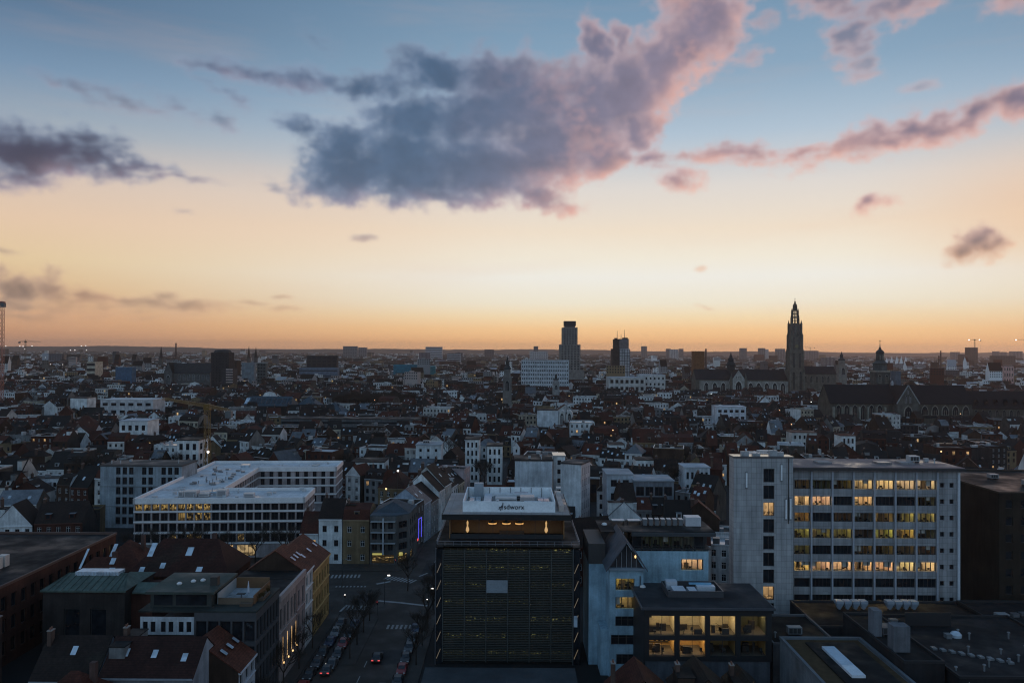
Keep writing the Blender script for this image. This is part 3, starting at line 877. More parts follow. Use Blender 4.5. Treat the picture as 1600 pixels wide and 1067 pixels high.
# ------------------------------------------------------------------ dark louvred office with the white sign
lamp_mat('lantern', (1.0, 0.58, 0.2), 0.55)
surface('lettering', 0.6, 0.1, 0.4, False)
def louvred_office():
    t = thing('office_building', 'dark louvred glass office with lit top storey and white sdworx sign', 'office building', (-14.3, 150.5, 0))
    claim(-16, 14.5, 149, 181, 29); LAND.append((785, 850, 'the dark louvred office'))
    Wd, Dp, Z = 27.6, 29.0, 22.0
    b = MB().use('plain', (0.018, 0.019, 0.018))
    b.box(0, Wd, 0.7, Dp, 0, 0.5); b.box(0.2, Wd - 0.2, Dp - 0.3, Dp, 0.5, Z)
    fl = 3.25; z0 = 0.6
    for k in range(7):
        b.box(1.4, Wd - 1.4, 0.5, 1.4, z0 + k * fl + 2.35, z0 + (k + 1) * fl if k < 6 else Z)
    b.box(1.4, Wd - 1.4, 1.4, Dp - 0.3, Z - 0.5, Z)
    b.build('wall', t)
    rr = random.Random(3)
    n = 6; bw = (Wd - 2.8) / n
    for k in range(7):
        for i in range(n):
            x = 1.4 + (i + 0.5) * bw
            kd = 'faint'
            inst('window', window_mesh(kd), t, (x, 1.0, z0 + k * fl), 0, (bw - 0.12, 1, 2.35))
    for i in range(n + 1):
        x = 1.4 + i * bw
        MB().box(x - 0.07, x + 0.07, -0.05, 0.5, 0.5, Z - 0.3, 'metal', (0.075, 0.08, 0.075)).build('mullion', t)
    sl = MB(); sl.box(0, Wd - 2.8, -0.10, 0.12, 0, 0.09, 'metal', (0.075, 0.078, 0.070), bottom=True)
    slm = sl.mesh('louvre')
    for k in range(7):
        for q in range(10):
            z = z0 + k * fl + 0.12 + q * 0.325
            if z < Z - 0.3: inst('louvre', slm, t, (1.4, 0.12, z))
    bl = MB(); bl.box(1.4 + 2 * bw + 0.05, 1.4 + 3 * bw - 0.05, -0.22, -0.16, z0 + 4 * fl + 0.1, z0 + 4 * fl + 2.5, 'metal', (0.25, 0.28, 0.31))
    bd = bl.build('blind', t); bd['label'] = 'pale lowered blind'
    for q in range(9):
        z = z0 + 4 * fl + 0.2 + q * 0.26
        MB().box(1.4 + 2 * bw + 0.1, 1.4 + 3 * bw - 0.1, -0.27, -0.22, z, z + 0.14, 'metal', (0.25, 0.28, 0.31), bottom=True).build('blind_slat', bd)
    # stair towers at both ends, with lit flights of steps behind the glass
    for x0 in (0.0, Wd - 1.35):
        s = MB()
        s.box(x0, x0 + 1.35, 0.3, 5.0, 0, Z - 0.2, 'glass', DGREY)
        st = s.build('stair_tower', t)
        for k in range(6):
            MB().bar((x0 + 0.25, 0.2, z0 + k * fl + 0.5), (x0 + 1.0, 0.2, z0 + k * fl + 2.3), 0.10, 0.10, 'stair_glow', OCHRE).build('stair_light', st)
        MB().box(x0 - 0.05, x0 + 0.10, 0.0, 0.3, 0, Z, 'metal', (0.10, 0.10, 0.11)).build('corner_post', st)
    MB().box(Wd - 1.2, Wd - 0.5, 0.10, 0.28, 7.2, 9.3, 'skylight', (0.1, 0.3, 0.3)).build('stair_window', t)
    # terrace and glazed top storey
    b = MB().use('flat', BITUMEN); b.box(0, Wd, 0.5, Dp, Z, Z + 0.25); b.build('terrace_deck', t)
    rl = MB(); railing(rl, [(0.1, 20, 0), (0.1, 0.55, 0), (Wd - 0.1, 0.55, 0), (Wd - 0.1, 20, 0)], Z + 0.25, 1.05, 1.6, (0.20, 0.20, 0.22), 0.07); rl.build('terrace_railing', t)
    zt = Z + 0.25
    b = MB().use('plain', (0.30, 0.15, 0.06))
    b.box(2.2, 24.8, 10.4, 10.6, zt, zt + 4.0) if False else b.box(2.2, 24.8, 12.0, 12.2, zt, zt + 4.0); b.box(2.0, 2.2, 7.2, 12.2, zt, zt + 4.0); b.box(24.8, 25.0, 7.2, 12.2, zt, zt + 4.0)
    b.build('restaurant_wall', t)
    for i in range(8):
        x0 = 2.3 + i * 2.8
        MB().box(x0, x0 + 0.09, 7.0, 7.15, zt, zt + 4.0, 'metal', DGREY).build('mullion', t)
    MB().box(2.2, 24.8, 7.0, 7.12, zt, zt + 0.9, 'plain', (0.03, 0.032, 0.035)).build('sill_panel', t)
    for x in (10.6, 13.4, 16.0):
        lp = MB(); lp.lathe(x, 8.2, [(zt + 3.0, 0.85), (zt + 3.06, 0.3), (zt + 4.0, 0.03)], 14, 'plain', DGREY)
        o = lp.build('pendant_lamp', t)
        MB().lathe(x, 8.2, [(zt + 2.72, 0.7), (zt + 2.74, 0.84), (zt + 2.98, 0.84)], 14, 'glow_warm', OCHRE).build('lamp_disc', o)
    for x in (5.6, 21.4):
        lp = MB(); lp.lathe(x, 8.0, [(zt + 1.0, 0.1), (zt + 1.4, 0.34), (zt + 1.8, 0.3), (zt + 2.3, 0.12), (zt + 3.0, 0.2), (zt + 3.4, 0.04)], 12, 'lantern', OCHRE)
        lp.build('lantern', t)
    MB().box(12.1, 16.9, 9.6, 9.7, zt + 0.9, zt + 1.05, 'lamp_yellow', OCHRE).build('bar_light', t)
    MB().box(12.0, 17.0, 9.4, 9.6, zt, zt + 1.1, 'plain', (0.08, 0.05, 0.03)).build('bar_counter', t)
    # roof
    zr = zt + 4.0
    b = MB().use('plain', (0.016, 0.016, 0.017)); b.box(0.6, 26.2, 5.6, Dp, zr, zr + 1.05, bottom=True); b.build('roof_slab', t)
    MB().box(0.8, 26.0, 5.8, Dp - 0.2, zr + 1.05, zr + 1.10, 'membrane', (0.30, 0.27, 0.26)).build('roof', t)
    zs = zr + 1.10
    sc = MB().use('plain', (0.84, 0.87, 0.89)); sc.parapet(4.6, 23.2, 8.0, 24.5, zs, 2.15, 0.16)
    sc.build('plant_screen', t)
    for i in range(8):
        x = 4.9 + i * 2.3
        MB().box(x, x + 0.12, 24.2, 24.34, zs, zs + 2.1, 'metal', (0.2, 0.2, 0.22)).build('screen_post', t)
    cu = bpy.data.curves.new('lettering', 'FONT'); cu.body = 'sdworx'; cu.size = 1.35; cu.extrude = 0.04
    tmp = bpy.data.objects.new('lettering', cu); COL.objects.link(tmp)
    me = bpy.data.meshes.new_from_object(tmp.evaluated_get(bpy.context.evaluated_depsgraph_get()))
    bpy.data.objects.remove(tmp)
    me.materials.clear(); me.materials.append(MATS['lettering'])
    tx = bpy.data.objects.new('lettering', me); COL.objects.link(tx); tx.parent = t
    tx.location = (12.85, 7.93, zs + 0.62); tx.rotation_euler = (R(90), 0, 0)
    em = MB().use('plain', (0.02, 0.02, 0.03))
    for dx, h0, h1 in ((0.0, 0.55, 1.05), (0.32, 0.35, 1.35), (0.62, 0.45, 1.9)):
        em.bar((12.0 + dx - 0.12, 7.94, zs + h0), (12.0 + dx + 0.08, 7.94, zs + h1), 0.13, 0.13)
    em.bar((11.9, 7.94, zs + 0.95), (12.75, 7.94, zs + 1.15), 0.11, 0.11)
    em.build('emblem', t)
    for (x0, x1, y0, y1, h, c) in ((11, 15.5, 15, 17.5, 1.5, (0.5, 0.5, 0.5)), (16.2, 19.2, 14, 17, 1.9, (0.42, 0.38, 0.38)), (8.6, 10.2, 11, 22, 1.2, (0.45, 0.5, 0.55)), (12, 14, 10.5, 12.5, 1.1, (0.22, 0.25, 0.28)), (15, 18, 20, 22, 1.6, (0.3, 0.32, 0.35))):
        a = MB(); a.box(x0, x1, y0, y1, zs + 0.2, zs + h, 'metal', c, bottom=True)
        for q in range(3): a.box(x0 + 0.2, x1 - 0.2, y0 - 0.03, y0, zs + 0.35 + q * 0.3, zs + 0.5 + q * 0.3, 'plain', DGREY)
        a.build('air_handler', t)
    for (p, q, r) in (((10.5, 18.5, 1.5), (19, 18.5, 1.5), 0.4), ((11.5, 13, 1.0), (11.5, 18, 1.0), 0.35), ((17, 12, 1.2), (20.5, 12, 1.2), 0.3)):
        MB().tube((p[0], p[1], zs + p[2]), (q[0], q[1], zs + q[2]), r, None, 10, 'metal', (0.5, 0.52, 0.54)).build('duct', t)
    for x0 in (5.6, 20.0):
        for i in range(6):
            MB().box(x0, x0 + 1.1, 10.5 + i * 1.5, 11.6 + i * 1.5, zs + 0.9, zs + 0.95, 'skylight', (0.1, 0.1, 0.1)).box(x0 + 1.25, x0 + 2.3, 10.5 + i * 1.5, 11.6 + i * 1.5, zs + 0.9, zs + 0.95, 'skylight', (0.1, 0.1, 0.1)).build('condenser_grille', t)
        MB().box(x0 - 0.1, x0 + 2.4, 10.3, 19.6, zs, zs + 0.88, 'metal', (0.10, 0.12, 0.13)).build('condenser', t)
    MB().box(6.2, 8.2, 23.0, 24.3, zs, zs + 3.2, 'metal', (0.32, 0.36, 0.4)).build('lift_overrun', t)
    MB().box(24.0, 25.0, 9, 26, zs, zs + 1.2, 'plain', (0.45, 0.38, 0.34)).build('wall_coping', t)
    for z in (zs + 1.2, zs + 2.2): MB().box(24.2, 25.2, 22, 23, z, z + 0.4, 'metal', (0.5, 0.5, 0.5)).build('roof_hatch', t)
    return t
louvred_office()

# ------------------------------------------------------------------ white tiled office tower and slab on the right
def tiled_mat():
    m, T, b, out = new_mat('tiles')
    p = world_coord(T); c = colour_attr(T)
    x, y, z = T.sep(p)
    def line(v, pitch, w=0.045):
        f = T.m('FRACT', T.m('DIVIDE', v, pitch))
        return T.m('LESS_THAN', f, w / pitch)
    ln = T.m('MAXIMUM', line(T.m('ADD', x, y), 1.05), line(z, 1.15))
    cellv = T.n('ShaderNodeTexWhiteNoise', noise_dimensions='3D')
    T.put(cellv.inputs[0], T.xyz(T.m('FLOOR', T.m('DIVIDE', T.m('ADD', x, y), 1.05)), T.m('FLOOR', T.m('DIVIDE', z, 1.15)), 0))
    f = T.m('MULTIPLY', T.rng(cellv.outputs[0], 0, 1, 0.88, 1.05, False), T.rng(T.noise(T.v('MULTIPLY', p, (0.8, 0.8, 0.1)), 1.0, 4, 0.6), 0.3, 0.7, 0.62, 1.1, False))
    f = T.m('MULTIPLY', f, T.m('SUBTRACT', 1.0, T.m('MULTIPLY', ln, 0.55)))
    T.put(b.inputs['Base Color'], T.mix(1.0, c, T.xyz(f, f, f), 'MULTIPLY'))
    b.inputs['Roughness'].default_value = 0.6
    b.inputs['Specular IOR Level'].default_value = 0.3
    bump(T, b, T.m('SUBTRACT', 1.0, ln), 0.4, 0.02)
tiled_mat()
def tiled_tower():
    t = thing('office_tower', 'white tiled office slab with blank stair tower and rows of lit office windows', 'office building', (46.6, 165, 0))
    claim(46, 97, 164, 182, 35); LAND.append((1330, 820, 'the white tiled office tower'))
    TC = (0.42, 0.41, 0.41)
    b = MB().use('tiles', TC)
    pl = b.facade((0, 0), (1, 0), 12.4, 0, 37.6, [(6.2, 8.5, 37.6 - 2.2 - 2.85 - k * 3.5, 37.6 - 2.2 - k * 3.5) for k in range(10)], 0.3)
    for x in (0, 12.4): b.poly([(x, 0, 0), (x, 3.4, 0), (x, 3.4, 37.6), (x, 0, 37.6)])
    b.poly([(0, 3.4, 0), (12.4, 3.4, 0), (12.4, 3.4, 37.6), (0, 3.4, 37.6)])
    b.box(4.6, 12.3, 3.4, 14, 0, 36.4)
    b.build('stair_tower', t)
    put_windows(t, pl, lambda i: 'warm' if i in (2, 7) else 'dark')
    b = MB(); b.box(-0.15, 12.55, -0.15, 3.55, 37.6, 37.95, 'sheen', (0.12, 0.11, 0.11), bottom=True); b.build('tower_roof', t)
    # slab
    sx0, sx1 = 12.4, 48.2
    rects = []
    zc = [31.85 - 3.45 * j for j in range(9)]
    bays = [(13.4, 16.75)] + [(17.15 + 4.44 * i, 21.25 + 4.44 * i) for i in range(6)]
    lit_rows = [['dim5', 'dim5', 'dim5', 'pale5', 'pale5', 'pale5', 'pale5'], ['pale', 'pale5', 'dark5', 'pale5', 'dark5', 'dark5', 'dim5'],
                ['yellow', 'dark5', 'dim5', 'yellow5', 'yellow5', 'yellow5', 'yellow5'], ['yellow', 'yellow5', 'yellow5', 'dim5', 'yellow5', 'yellow5', 'dim5'],
                ['dim', 'dark5', 'dark5', 'dim5', 'dim5', 'dim5', 'dim5'], ['warm', 'warm5', 'warm5', 'warm5', 'warm5', 'warm5', 'warm5']] + [['plain'] + ['dark5'] * 6] * 3
    for j, z in enumerate(zc):
        for i, (a, c) in enumerate(bays):
            rects.append((a - sx0, c - sx0, z - 0.95, z + 0.95, lit_rows[j][i]))
        for x in (44.7, 46.7):
            rects.append((x - 0.45 - sx0, x + 0.45 - sx0, z - 0.5, z + 0.5, 'plain'))
    b = MB().use('tiles', (0.32, 0.315, 0.32))
    pl = b.facade((sx0, 2), (1, 0), sx1 - sx0, 0, 35.0, rects, 0.35)
    b.poly([(sx1, 2, 0), (sx1, 14, 0), (sx1, 14, 35), (sx1, 2, 35)]); b.poly([(sx0, 14, 0), (sx1, 14, 0), (sx1, 14, 35), (sx0, 14, 35)])
    b.build('slab_wall', t)
    for p_ in pl:
        if p_[4].rstrip('5') in ROOMKIND: office_room(t, p_)
    put_windows(t, [p_ for p_ in pl if p_[4].rstrip('5') not in ROOMKIND])
    for i in range(7):
        x = 16.95 + 4.44 * i
        MB().box(x - 0.14, x + 0.14, 1.6, 1.99, 0, 34.6, 'plain', (0.38, 0.39, 0.43)).build('fin', t)
    MB().box(sx1 - 0.35, sx1 + 0.1, 1.6, 1.99, 0, 34.6, 'plain', (0.55, 0.57, 0.6)).build('fin', t)
    MB().box(sx0 + 0.1, sx1 + 1.0, 0.9, 14.6, 35.0, 35.5, 'plain', (0.05, 0.045, 0.045), bottom=True).build('eaves', t)
    b = MB().use('membrane', (0.20, 0.15, 0.15)); b.box(sx0 + 0.2, sx1 + 0.8, 1.1, 14.4, 35.5, 35.62); b.build('roof', t)
    for x in (20, 33, 38): MB().box(x, x + 3, 6, 9, 35.62, 36.0, 'membrane', (0.3, 0.28, 0.28)).build('roof_patch', t)
    # masts and antenna panels on the tower
    for (x, z, h) in ((2.6, 31.5, 3.0), (9.9, 33, 3.2), (10.9, 25, 4.0), (11.8, 25, 4.2)):
        MB().box(x - 0.16, x + 0.16, -0.35, -0.12, z, z + h, 'plain', (0.82, 0.82, 0.82)).box(x - 0.24, x + 0.24, -0.13, -0.03, z - 0.3, z + h + 0.3, 'plain', (0.2, 0.2, 0.21)).build('antenna_panel', t)
    MB().tube((11.4, -0.2, 24), (11.4, -0.2, 37.6), 0.10, None, 6, 'metal', DGREY).build('pipe', t)
    for (x, y, h) in ((2, 1.2, 1.6), (4.5, 1.5, 0.8), (8, 1.2, 2.2), (9.5, 1.6, 1.4)):
        MB().bar((x, y, 37.95), (x + 1.2, y, 37.95 + h), 0.1, 0.1, 'metal', (0.3, 0.3, 0.3)).box(x, x + 1.6, y + 0.3, y + 1.2, 37.95, 37.95 + h * 0.5, 'metal', (0.4, 0.4, 0.4)).build('roof_unit', t)
    roof_units(t, 5, 10, 4, 11, 36.4, 6, 5)
    roof_units(t, 40, 47, 5, 12, 35.62, 5, 6)
    return t
tiled_tower()

# ------------------------------------------------------------------ pale blue rendered building with the gabled turret
def turret_house():
    BL = (0.33, 0.49, 0.59)
    t = thing('office_building', 'pale blue rendered building with steep gabled turret and glazed upper storey', 'office building', (14.8, 143, 0))
    claim(13.5, 40, 142, 168, 22); LAND.append((975, 900, 'the blue gabled turret'))
    b = MB().use('wall', BL)
    # slim turret
    pl = b.facade((3.4, 2), (1, 0), 6.2, 0, 20.0, [(1.1, 4.6, 16.0, 18.1, 'yellow'), (1.1, 4.6, 12.6, 14.7, 'yellow'), (1.1, 4.6, 9.4, 11.2, 'grid'), (0.3, 4.6, 6.0, 7.8, 'grid'), (1.3, 4.6, 2.4, 4.3, 'grid')], 0.3)
    TURRET = [p_ for p_ in pl if p_[4] == 'yellow']; pl = [p_ for p_ in pl if p_[4] != 'yellow']
    for p_ in TURRET: office_room(t, p_, 3.0)
    for x in (3.4, 9.6): b.poly([(x, 2, 0), (x, 16, 0), (x, 16, 20), (x, 2, 20)])
    b.build('turret_wall', t)
    put_windows(t, pl)
    r = MB().use('slate', (0.09, 0.095, 0.11)); r.gable_roof(3.2, 9.8, 1.4, 16, 20.2, 24.8, 'y', 0.5, 0.25); r.build('turret_roof', t)
    gb = MB().use('wall', (0.05, 0.05, 0.055)); gb.poly([(3.4, 2.2, 20), (9.6, 2.2, 20), (6.5, 2.2, 24.6)]); gb.box(3.2, 9.8, 1.5, 2.4, 19.7, 20.1, 'plain', (0.2, 0.24, 0.28)); gb.build('gable', t)
    for x, h in ((4.7, 1.6), (5.6, 2.8), (6.5, 4.0), (7.4, 2.8), (8.3, 1.6)):
        MB().box(x - 0.05, x + 0.05, 2.05, 2.19, 20.1, 20.1 + h, 'metal', (0.25, 0.26, 0.28)).build('gable_mullion', t)
    MB().lathe(8.1, 1.9, [(21.9, 0.12), (22.2, 0.18), (22.4, 0.1)], 8, 'lamp_warm', OCHRE).build('wall_lamp', t)
    MB().tube((9.0, 1.9, 0), (9.0, 1.9, 18.6), 0.09, None, 6, 'metal', DGREY).build('drainpipe', t)
    # lower step at the foot
    s = MB().use('wall', BL); s.box(1.9, 3.4, 3.0, 16, 0, 8.5); s.box(0.2, 3.4, 8, 20, 0, 19.2); s.build('side_wing', t)
    MB().box(0.1, 3.3, 7.9, 20, 19.2, 23.0, 'plain', DGREY).build('stair_head', t)
    # rear wing with the glazed storey
    w = MB().use('wall', (0.37, 0.54, 0.63))
    pl = w.facade((9.6, 12.6), (1, 0), 14.6, 0, 20.5, [(9.2, 13.6, 16.8, 18.9, 'pale5'), (9.4, 12.6, 12.6, 14.2, 'yellow')], 0.3)
    for p_ in pl[:1]: office_room(t, p_[:4] + ('warm5',), 4.0)
    pl = pl[1:]
    w.poly([(24.2, 12.6, 0), (24.2, 23, 0), (24.2, 23, 20.5), (24.2, 12.6, 20.5)])
    w.build('rear_wall', t)
    put_windows(t, pl)
    g_ = MB().use('plain', (0.05, 0.055, 0.06)); g_.box(9.2, 25.0, 13.4, 23, 20.5, 20.7); g_.box(9.0, 25.6, 12.4, 23.4, 23.4, 24.1, bottom=True); g_.box(9.0, 25.2, 18, 23, 20.7, 23.4); g_.build('glazed_storey', t)
    for i, kd in enumerate(('plain', 'dim', 'yellow', 'yellow', 'yellow', 'pale', 'plain')):
        if kd != 'plain': office_room(t, ((10.2 + i * 2.05, 13.6, 20.7), 0.0, 1.9, 2.5, kd), 3.6)
        else: inst('window', window_mesh(kd), t, (10.2 + i * 2.05, 13.6, 20.7), 0, (1.9, 1, 2.6))
    rl = MB(); railing(rl, [(9.6, 12.7, 0), (24.1, 12.7, 0)], 20.5, 0.9, 1.2); rl.build('balcony_railing', t)
    MB().box(3.0, 25.6, 12.8, 23.4, 24.1, 24.2, 'flat', BITUMEN).build('roof', t)
    for i in range(7):
        x = 12.3 + i * 1.22
        MB().box(x, x + 0.75, 18.4, 19.6, 24.2, 25.4, 'metal', (0.14, 0.15, 0.16)).box(x - 0.05, x + 0.8, 18.3, 19.7, 25.4, 25.55, 'metal', (0.4, 0.4, 0.4)).build('condenser', t)
    for x in (6, 9.3): MB().box(x, x + 2.6, 19.4, 21, 24.9, 25.0, 'metal', (0.55, 0.55, 0.55)).box(x, x + 0.1, 19.4, 21, 24.2, 24.9, 'metal', DGREY).box(x + 2.5, x + 2.6, 19.4, 21, 24.2, 24.9, 'metal', DGREY).build('duct_frame', t)
    MB().box(20.9, 24.0, 18, 20.5, 24.2, 26.0, 'metal', (0.5, 0.5, 0.52)).build('air_handler', t)
    MB().lathe(4.4, 19, [(24.2, 0.6), (24.45, 0.5), (24.6, 0.2)], 12, 'metal', (0.6, 0.6, 0.6)).build('roof_dome', t)
    # low dark link roof behind the glazed block
    MB().box(10, 25, 4, 12.5, 0, 13.6, 'plain', (0.035, 0.032, 0.032)).build('link_block', t)
turret_house()

# ------------------------------------------------------------------ dark glazed block with lit rooms
def glazed_block():
    t = thing('office_building', 'low dark block with large lit windows below the white tiled tower', 'office building', (22.6, 133.5, 0))
    claim(22, 44.5, 132, 150, 17); LAND.append((1100, 950, 'the low dark block with lit rooms'))
    Wd, Z = 21.6, 16.3
    D = 13.5
    DK = (0.018, 0.019, 0.021)
    b = MB().use('plain', DK)
    rects = []
    for (za, zb) in ((11.9, 15.2), (8.4, 11.1)):
        for i in range(4): rects.append((0.9 + i * 5.15, 5.25 + i * 5.15, za, zb))
    pl = b.facade((0, 0), (1, 0), Wd, 7.6, Z, rects, 0.35)
    for x in (0, Wd): b.poly([(x, 0, 0), (x, D, 0), (x, D, Z), (x, 0, Z)])
    b.poly([(0, D, 0), (Wd, D, 0), (Wd, D, Z), (0, D, Z)])
    b.build('wall', t)
    MB().box(0.2, Wd - 0.2, 0.15, 0.5, 0, 7.6, 'wall', (0.09, 0.10, 0.115)).build('plinth', t)
    r = random.Random(12)
    for idx, (pos, ang, w, h) in enumerate(pl):
        x0 = pos[0] - w / 2; x1 = pos[0] + w / 2; z0 = pos[2]; z1 = z0 + h
        up = idx < 4
        litroom = up or idx in (4, 5)
        wl = (0.62, 0.52, 0.34) if up else (0.55, 0.33, 0.12)
        if idx == 3: wl = (0.16, 0.15, 0.09)
        rm = MB().use('plain', wl)
        rm.poly([(x0 - 0.2, 5.5, z0 - 0.1), (x1 + 0.2, 5.5, z0 - 0.1), (x1 + 0.2, 5.5, z1 + 0.2), (x0 - 0.2, 5.5, z1 + 0.2)])
        for x in (x0 - 0.2, x1 + 0.2): rm.poly([(x, 0.36, z0 - 0.1), (x, 5.5, z0 - 0.1), (x, 5.5, z1 + 0.2), (x, 0.36, z1 + 0.2)])
        rm.poly([(x0 - 0.2, 0.36, z1 + 0.2), (x1 + 0.2, 0.36, z1 + 0.2), (x1 + 0.2, 5.5, z1 + 0.2), (x0 - 0.2, 5.5, z1 + 0.2)])
        rm.poly([(x0 - 0.2, 0.36, z0 - 0.1), (x1 + 0.2, 0.36, z0 - 0.1), (x1 + 0.2, 5.5, z0 - 0.1), (x0 - 0.2, 5.5, z0 - 0.1)], 'plain', (0.12, 0.10, 0.08))
        room = rm.build('room', t)
        if litroom:
            cx = (x0 + x1) / 2
            for dx in ((-1.1, 1.1) if idx != 3 else (1.6,)):
                MB().box(cx + dx - 0.55, cx + dx + 0.55, 2.2, 2.9, z1 + 0.12, z1 + 0.16, 'ceiling_lamp', OCHRE, bottom=True).build('ceiling_light', room)
        for q in range(3):
            x = r.uniform(x0 + 0.3, x1 - 1.2); y = r.uniform(0.9, 3.5); hh = r.uniform(0.7, 1.4)
            MB().box(x, x + r.uniform(0.4, 1.4), y, y + 0.4, z0 - 0.1, z0 + hh, 'plain', (0.05, 0.04, 0.035)).build('cupboard', room)
        for q in range(2):
            x = r.uniform(x0 + 0.4, x1 - 0.5)
            ch = MB().use('plain', (0.03, 0.03, 0.03)); ch.box(x, x + 0.45, 1.0, 1.45, z0 + 0.4, z0 + 0.48, bottom=True); ch.box(x, x + 0.45, 1.42, 1.48, z0 + 0.48, z0 + 0.95); ch.bar((x + 0.22, 1.22, z0 - 0.1), (x + 0.22, 1.22, z0 + 0.4), 0.06)
            ch.build('office_chair', room)
        if idx == 0: MB().box(x0 + 0.1, x0 + 1.1, 3.9, 4.0, z0 + 1.7, z0 + 2.4, 'plain', BLACK).build('screen', room)
        if idx == 4:
            for k in range(3): MB().box(x0 + 0.2, x1 - 0.1, 5.1, 5.45, z0 + 0.5 + k * 0.75, z0 + 0.6 + k * 0.75, 'plain', (0.05, 0.04, 0.03)).build('shelf', room)
            for k in range(4): MB().lathe(x0 + 1.3 + k * 0.8, 2.0, [(z1 - 0.75, 0.26), (z1 - 0.5, 0.3), (z1 - 0.3, 0.1), (z1 + 0.2, 0.02)], 8, 'plain', BLACK).build('pendant_lamp', room)
        if idx == 2: MB().bar((x0 + 1.3, 1.6, z0 + 1.6), (x0 + 3.4, 1.6, z0 + 0.3), 0.06, 0.06, 'plain', BLACK).bar((x0 + 1.3, 1.6, z0 + 0.3), (x0 + 3.4, 1.6, z0 + 0.3), 0.06, 0.06, 'plain', BLACK).build('display_stand', room)
        fr = MB().use('metal', DGREY)
        fr.box(x0, x1, 0.28, 0.34, z0, z0 + 0.07); fr.box(x0, x1, 0.28, 0.34, z1 - 0.07, z1); fr.box(pos[0] - 0.04, pos[0] + 0.04, 0.28, 0.34, z0 + 0.07, z1 - 0.07)
        fr.box(x0, x0 + 0.07, 0.28, 0.34, z0 + 0.07, z1 - 0.07); fr.box(x1 - 0.07, x1, 0.28, 0.34, z0 + 0.07, z1 - 0.07)
        w_ = fr.build('window_frame', t)
    MB().box(-0.5, Wd + 0.5, -0.5, D + 0.3, Z, Z + 0.4, 'metal', (0.06, 0.065, 0.075), bottom=True).build('eaves', t)
    MB().box(-0.3, Wd + 0.3, -0.3, D + 0.1, Z + 0.4, Z + 0.44, 'flat', (0.026, 0.027, 0.03)).build('roof', t)
    zr = Z + 0.44
    p = MB().use('metal', (0.06, 0.06, 0.065)); p.parapet(5.0, 14.8, 5.0, 11.2, zr, 1.1, 0.15); p.build('plant_enclosure', t)
    for (x0, x1, y0, y1, h) in ((5.6, 7.6, 9.4, 10.9, 1.5), (6.2, 8.4, 5.6, 8.6, 1.0), (9.0, 10.4, 6.0, 8.4, 0.9), (10.8, 14.0, 7.6, 9.0, 1.15)):
        MB().box(x0, x1, y0, y1, zr, zr + h, 'metal', (0.5, 0.52, 0.56)).build('air_handler', t)
    MB().box(9.6, 13.6, 8.8, 9.3, zr + 1.15, zr + 1.4, 'metal', (0.15, 0.35, 0.5)).build('duct', t)
    MB().lathe(1.6, 11, [(zr, 0.55), (zr + 0.25, 0.45), (zr + 0.4, 0.15)], 12, 'metal', (0.5, 0.5, 0.5)).build('roof_dome', t)
glazed_block()

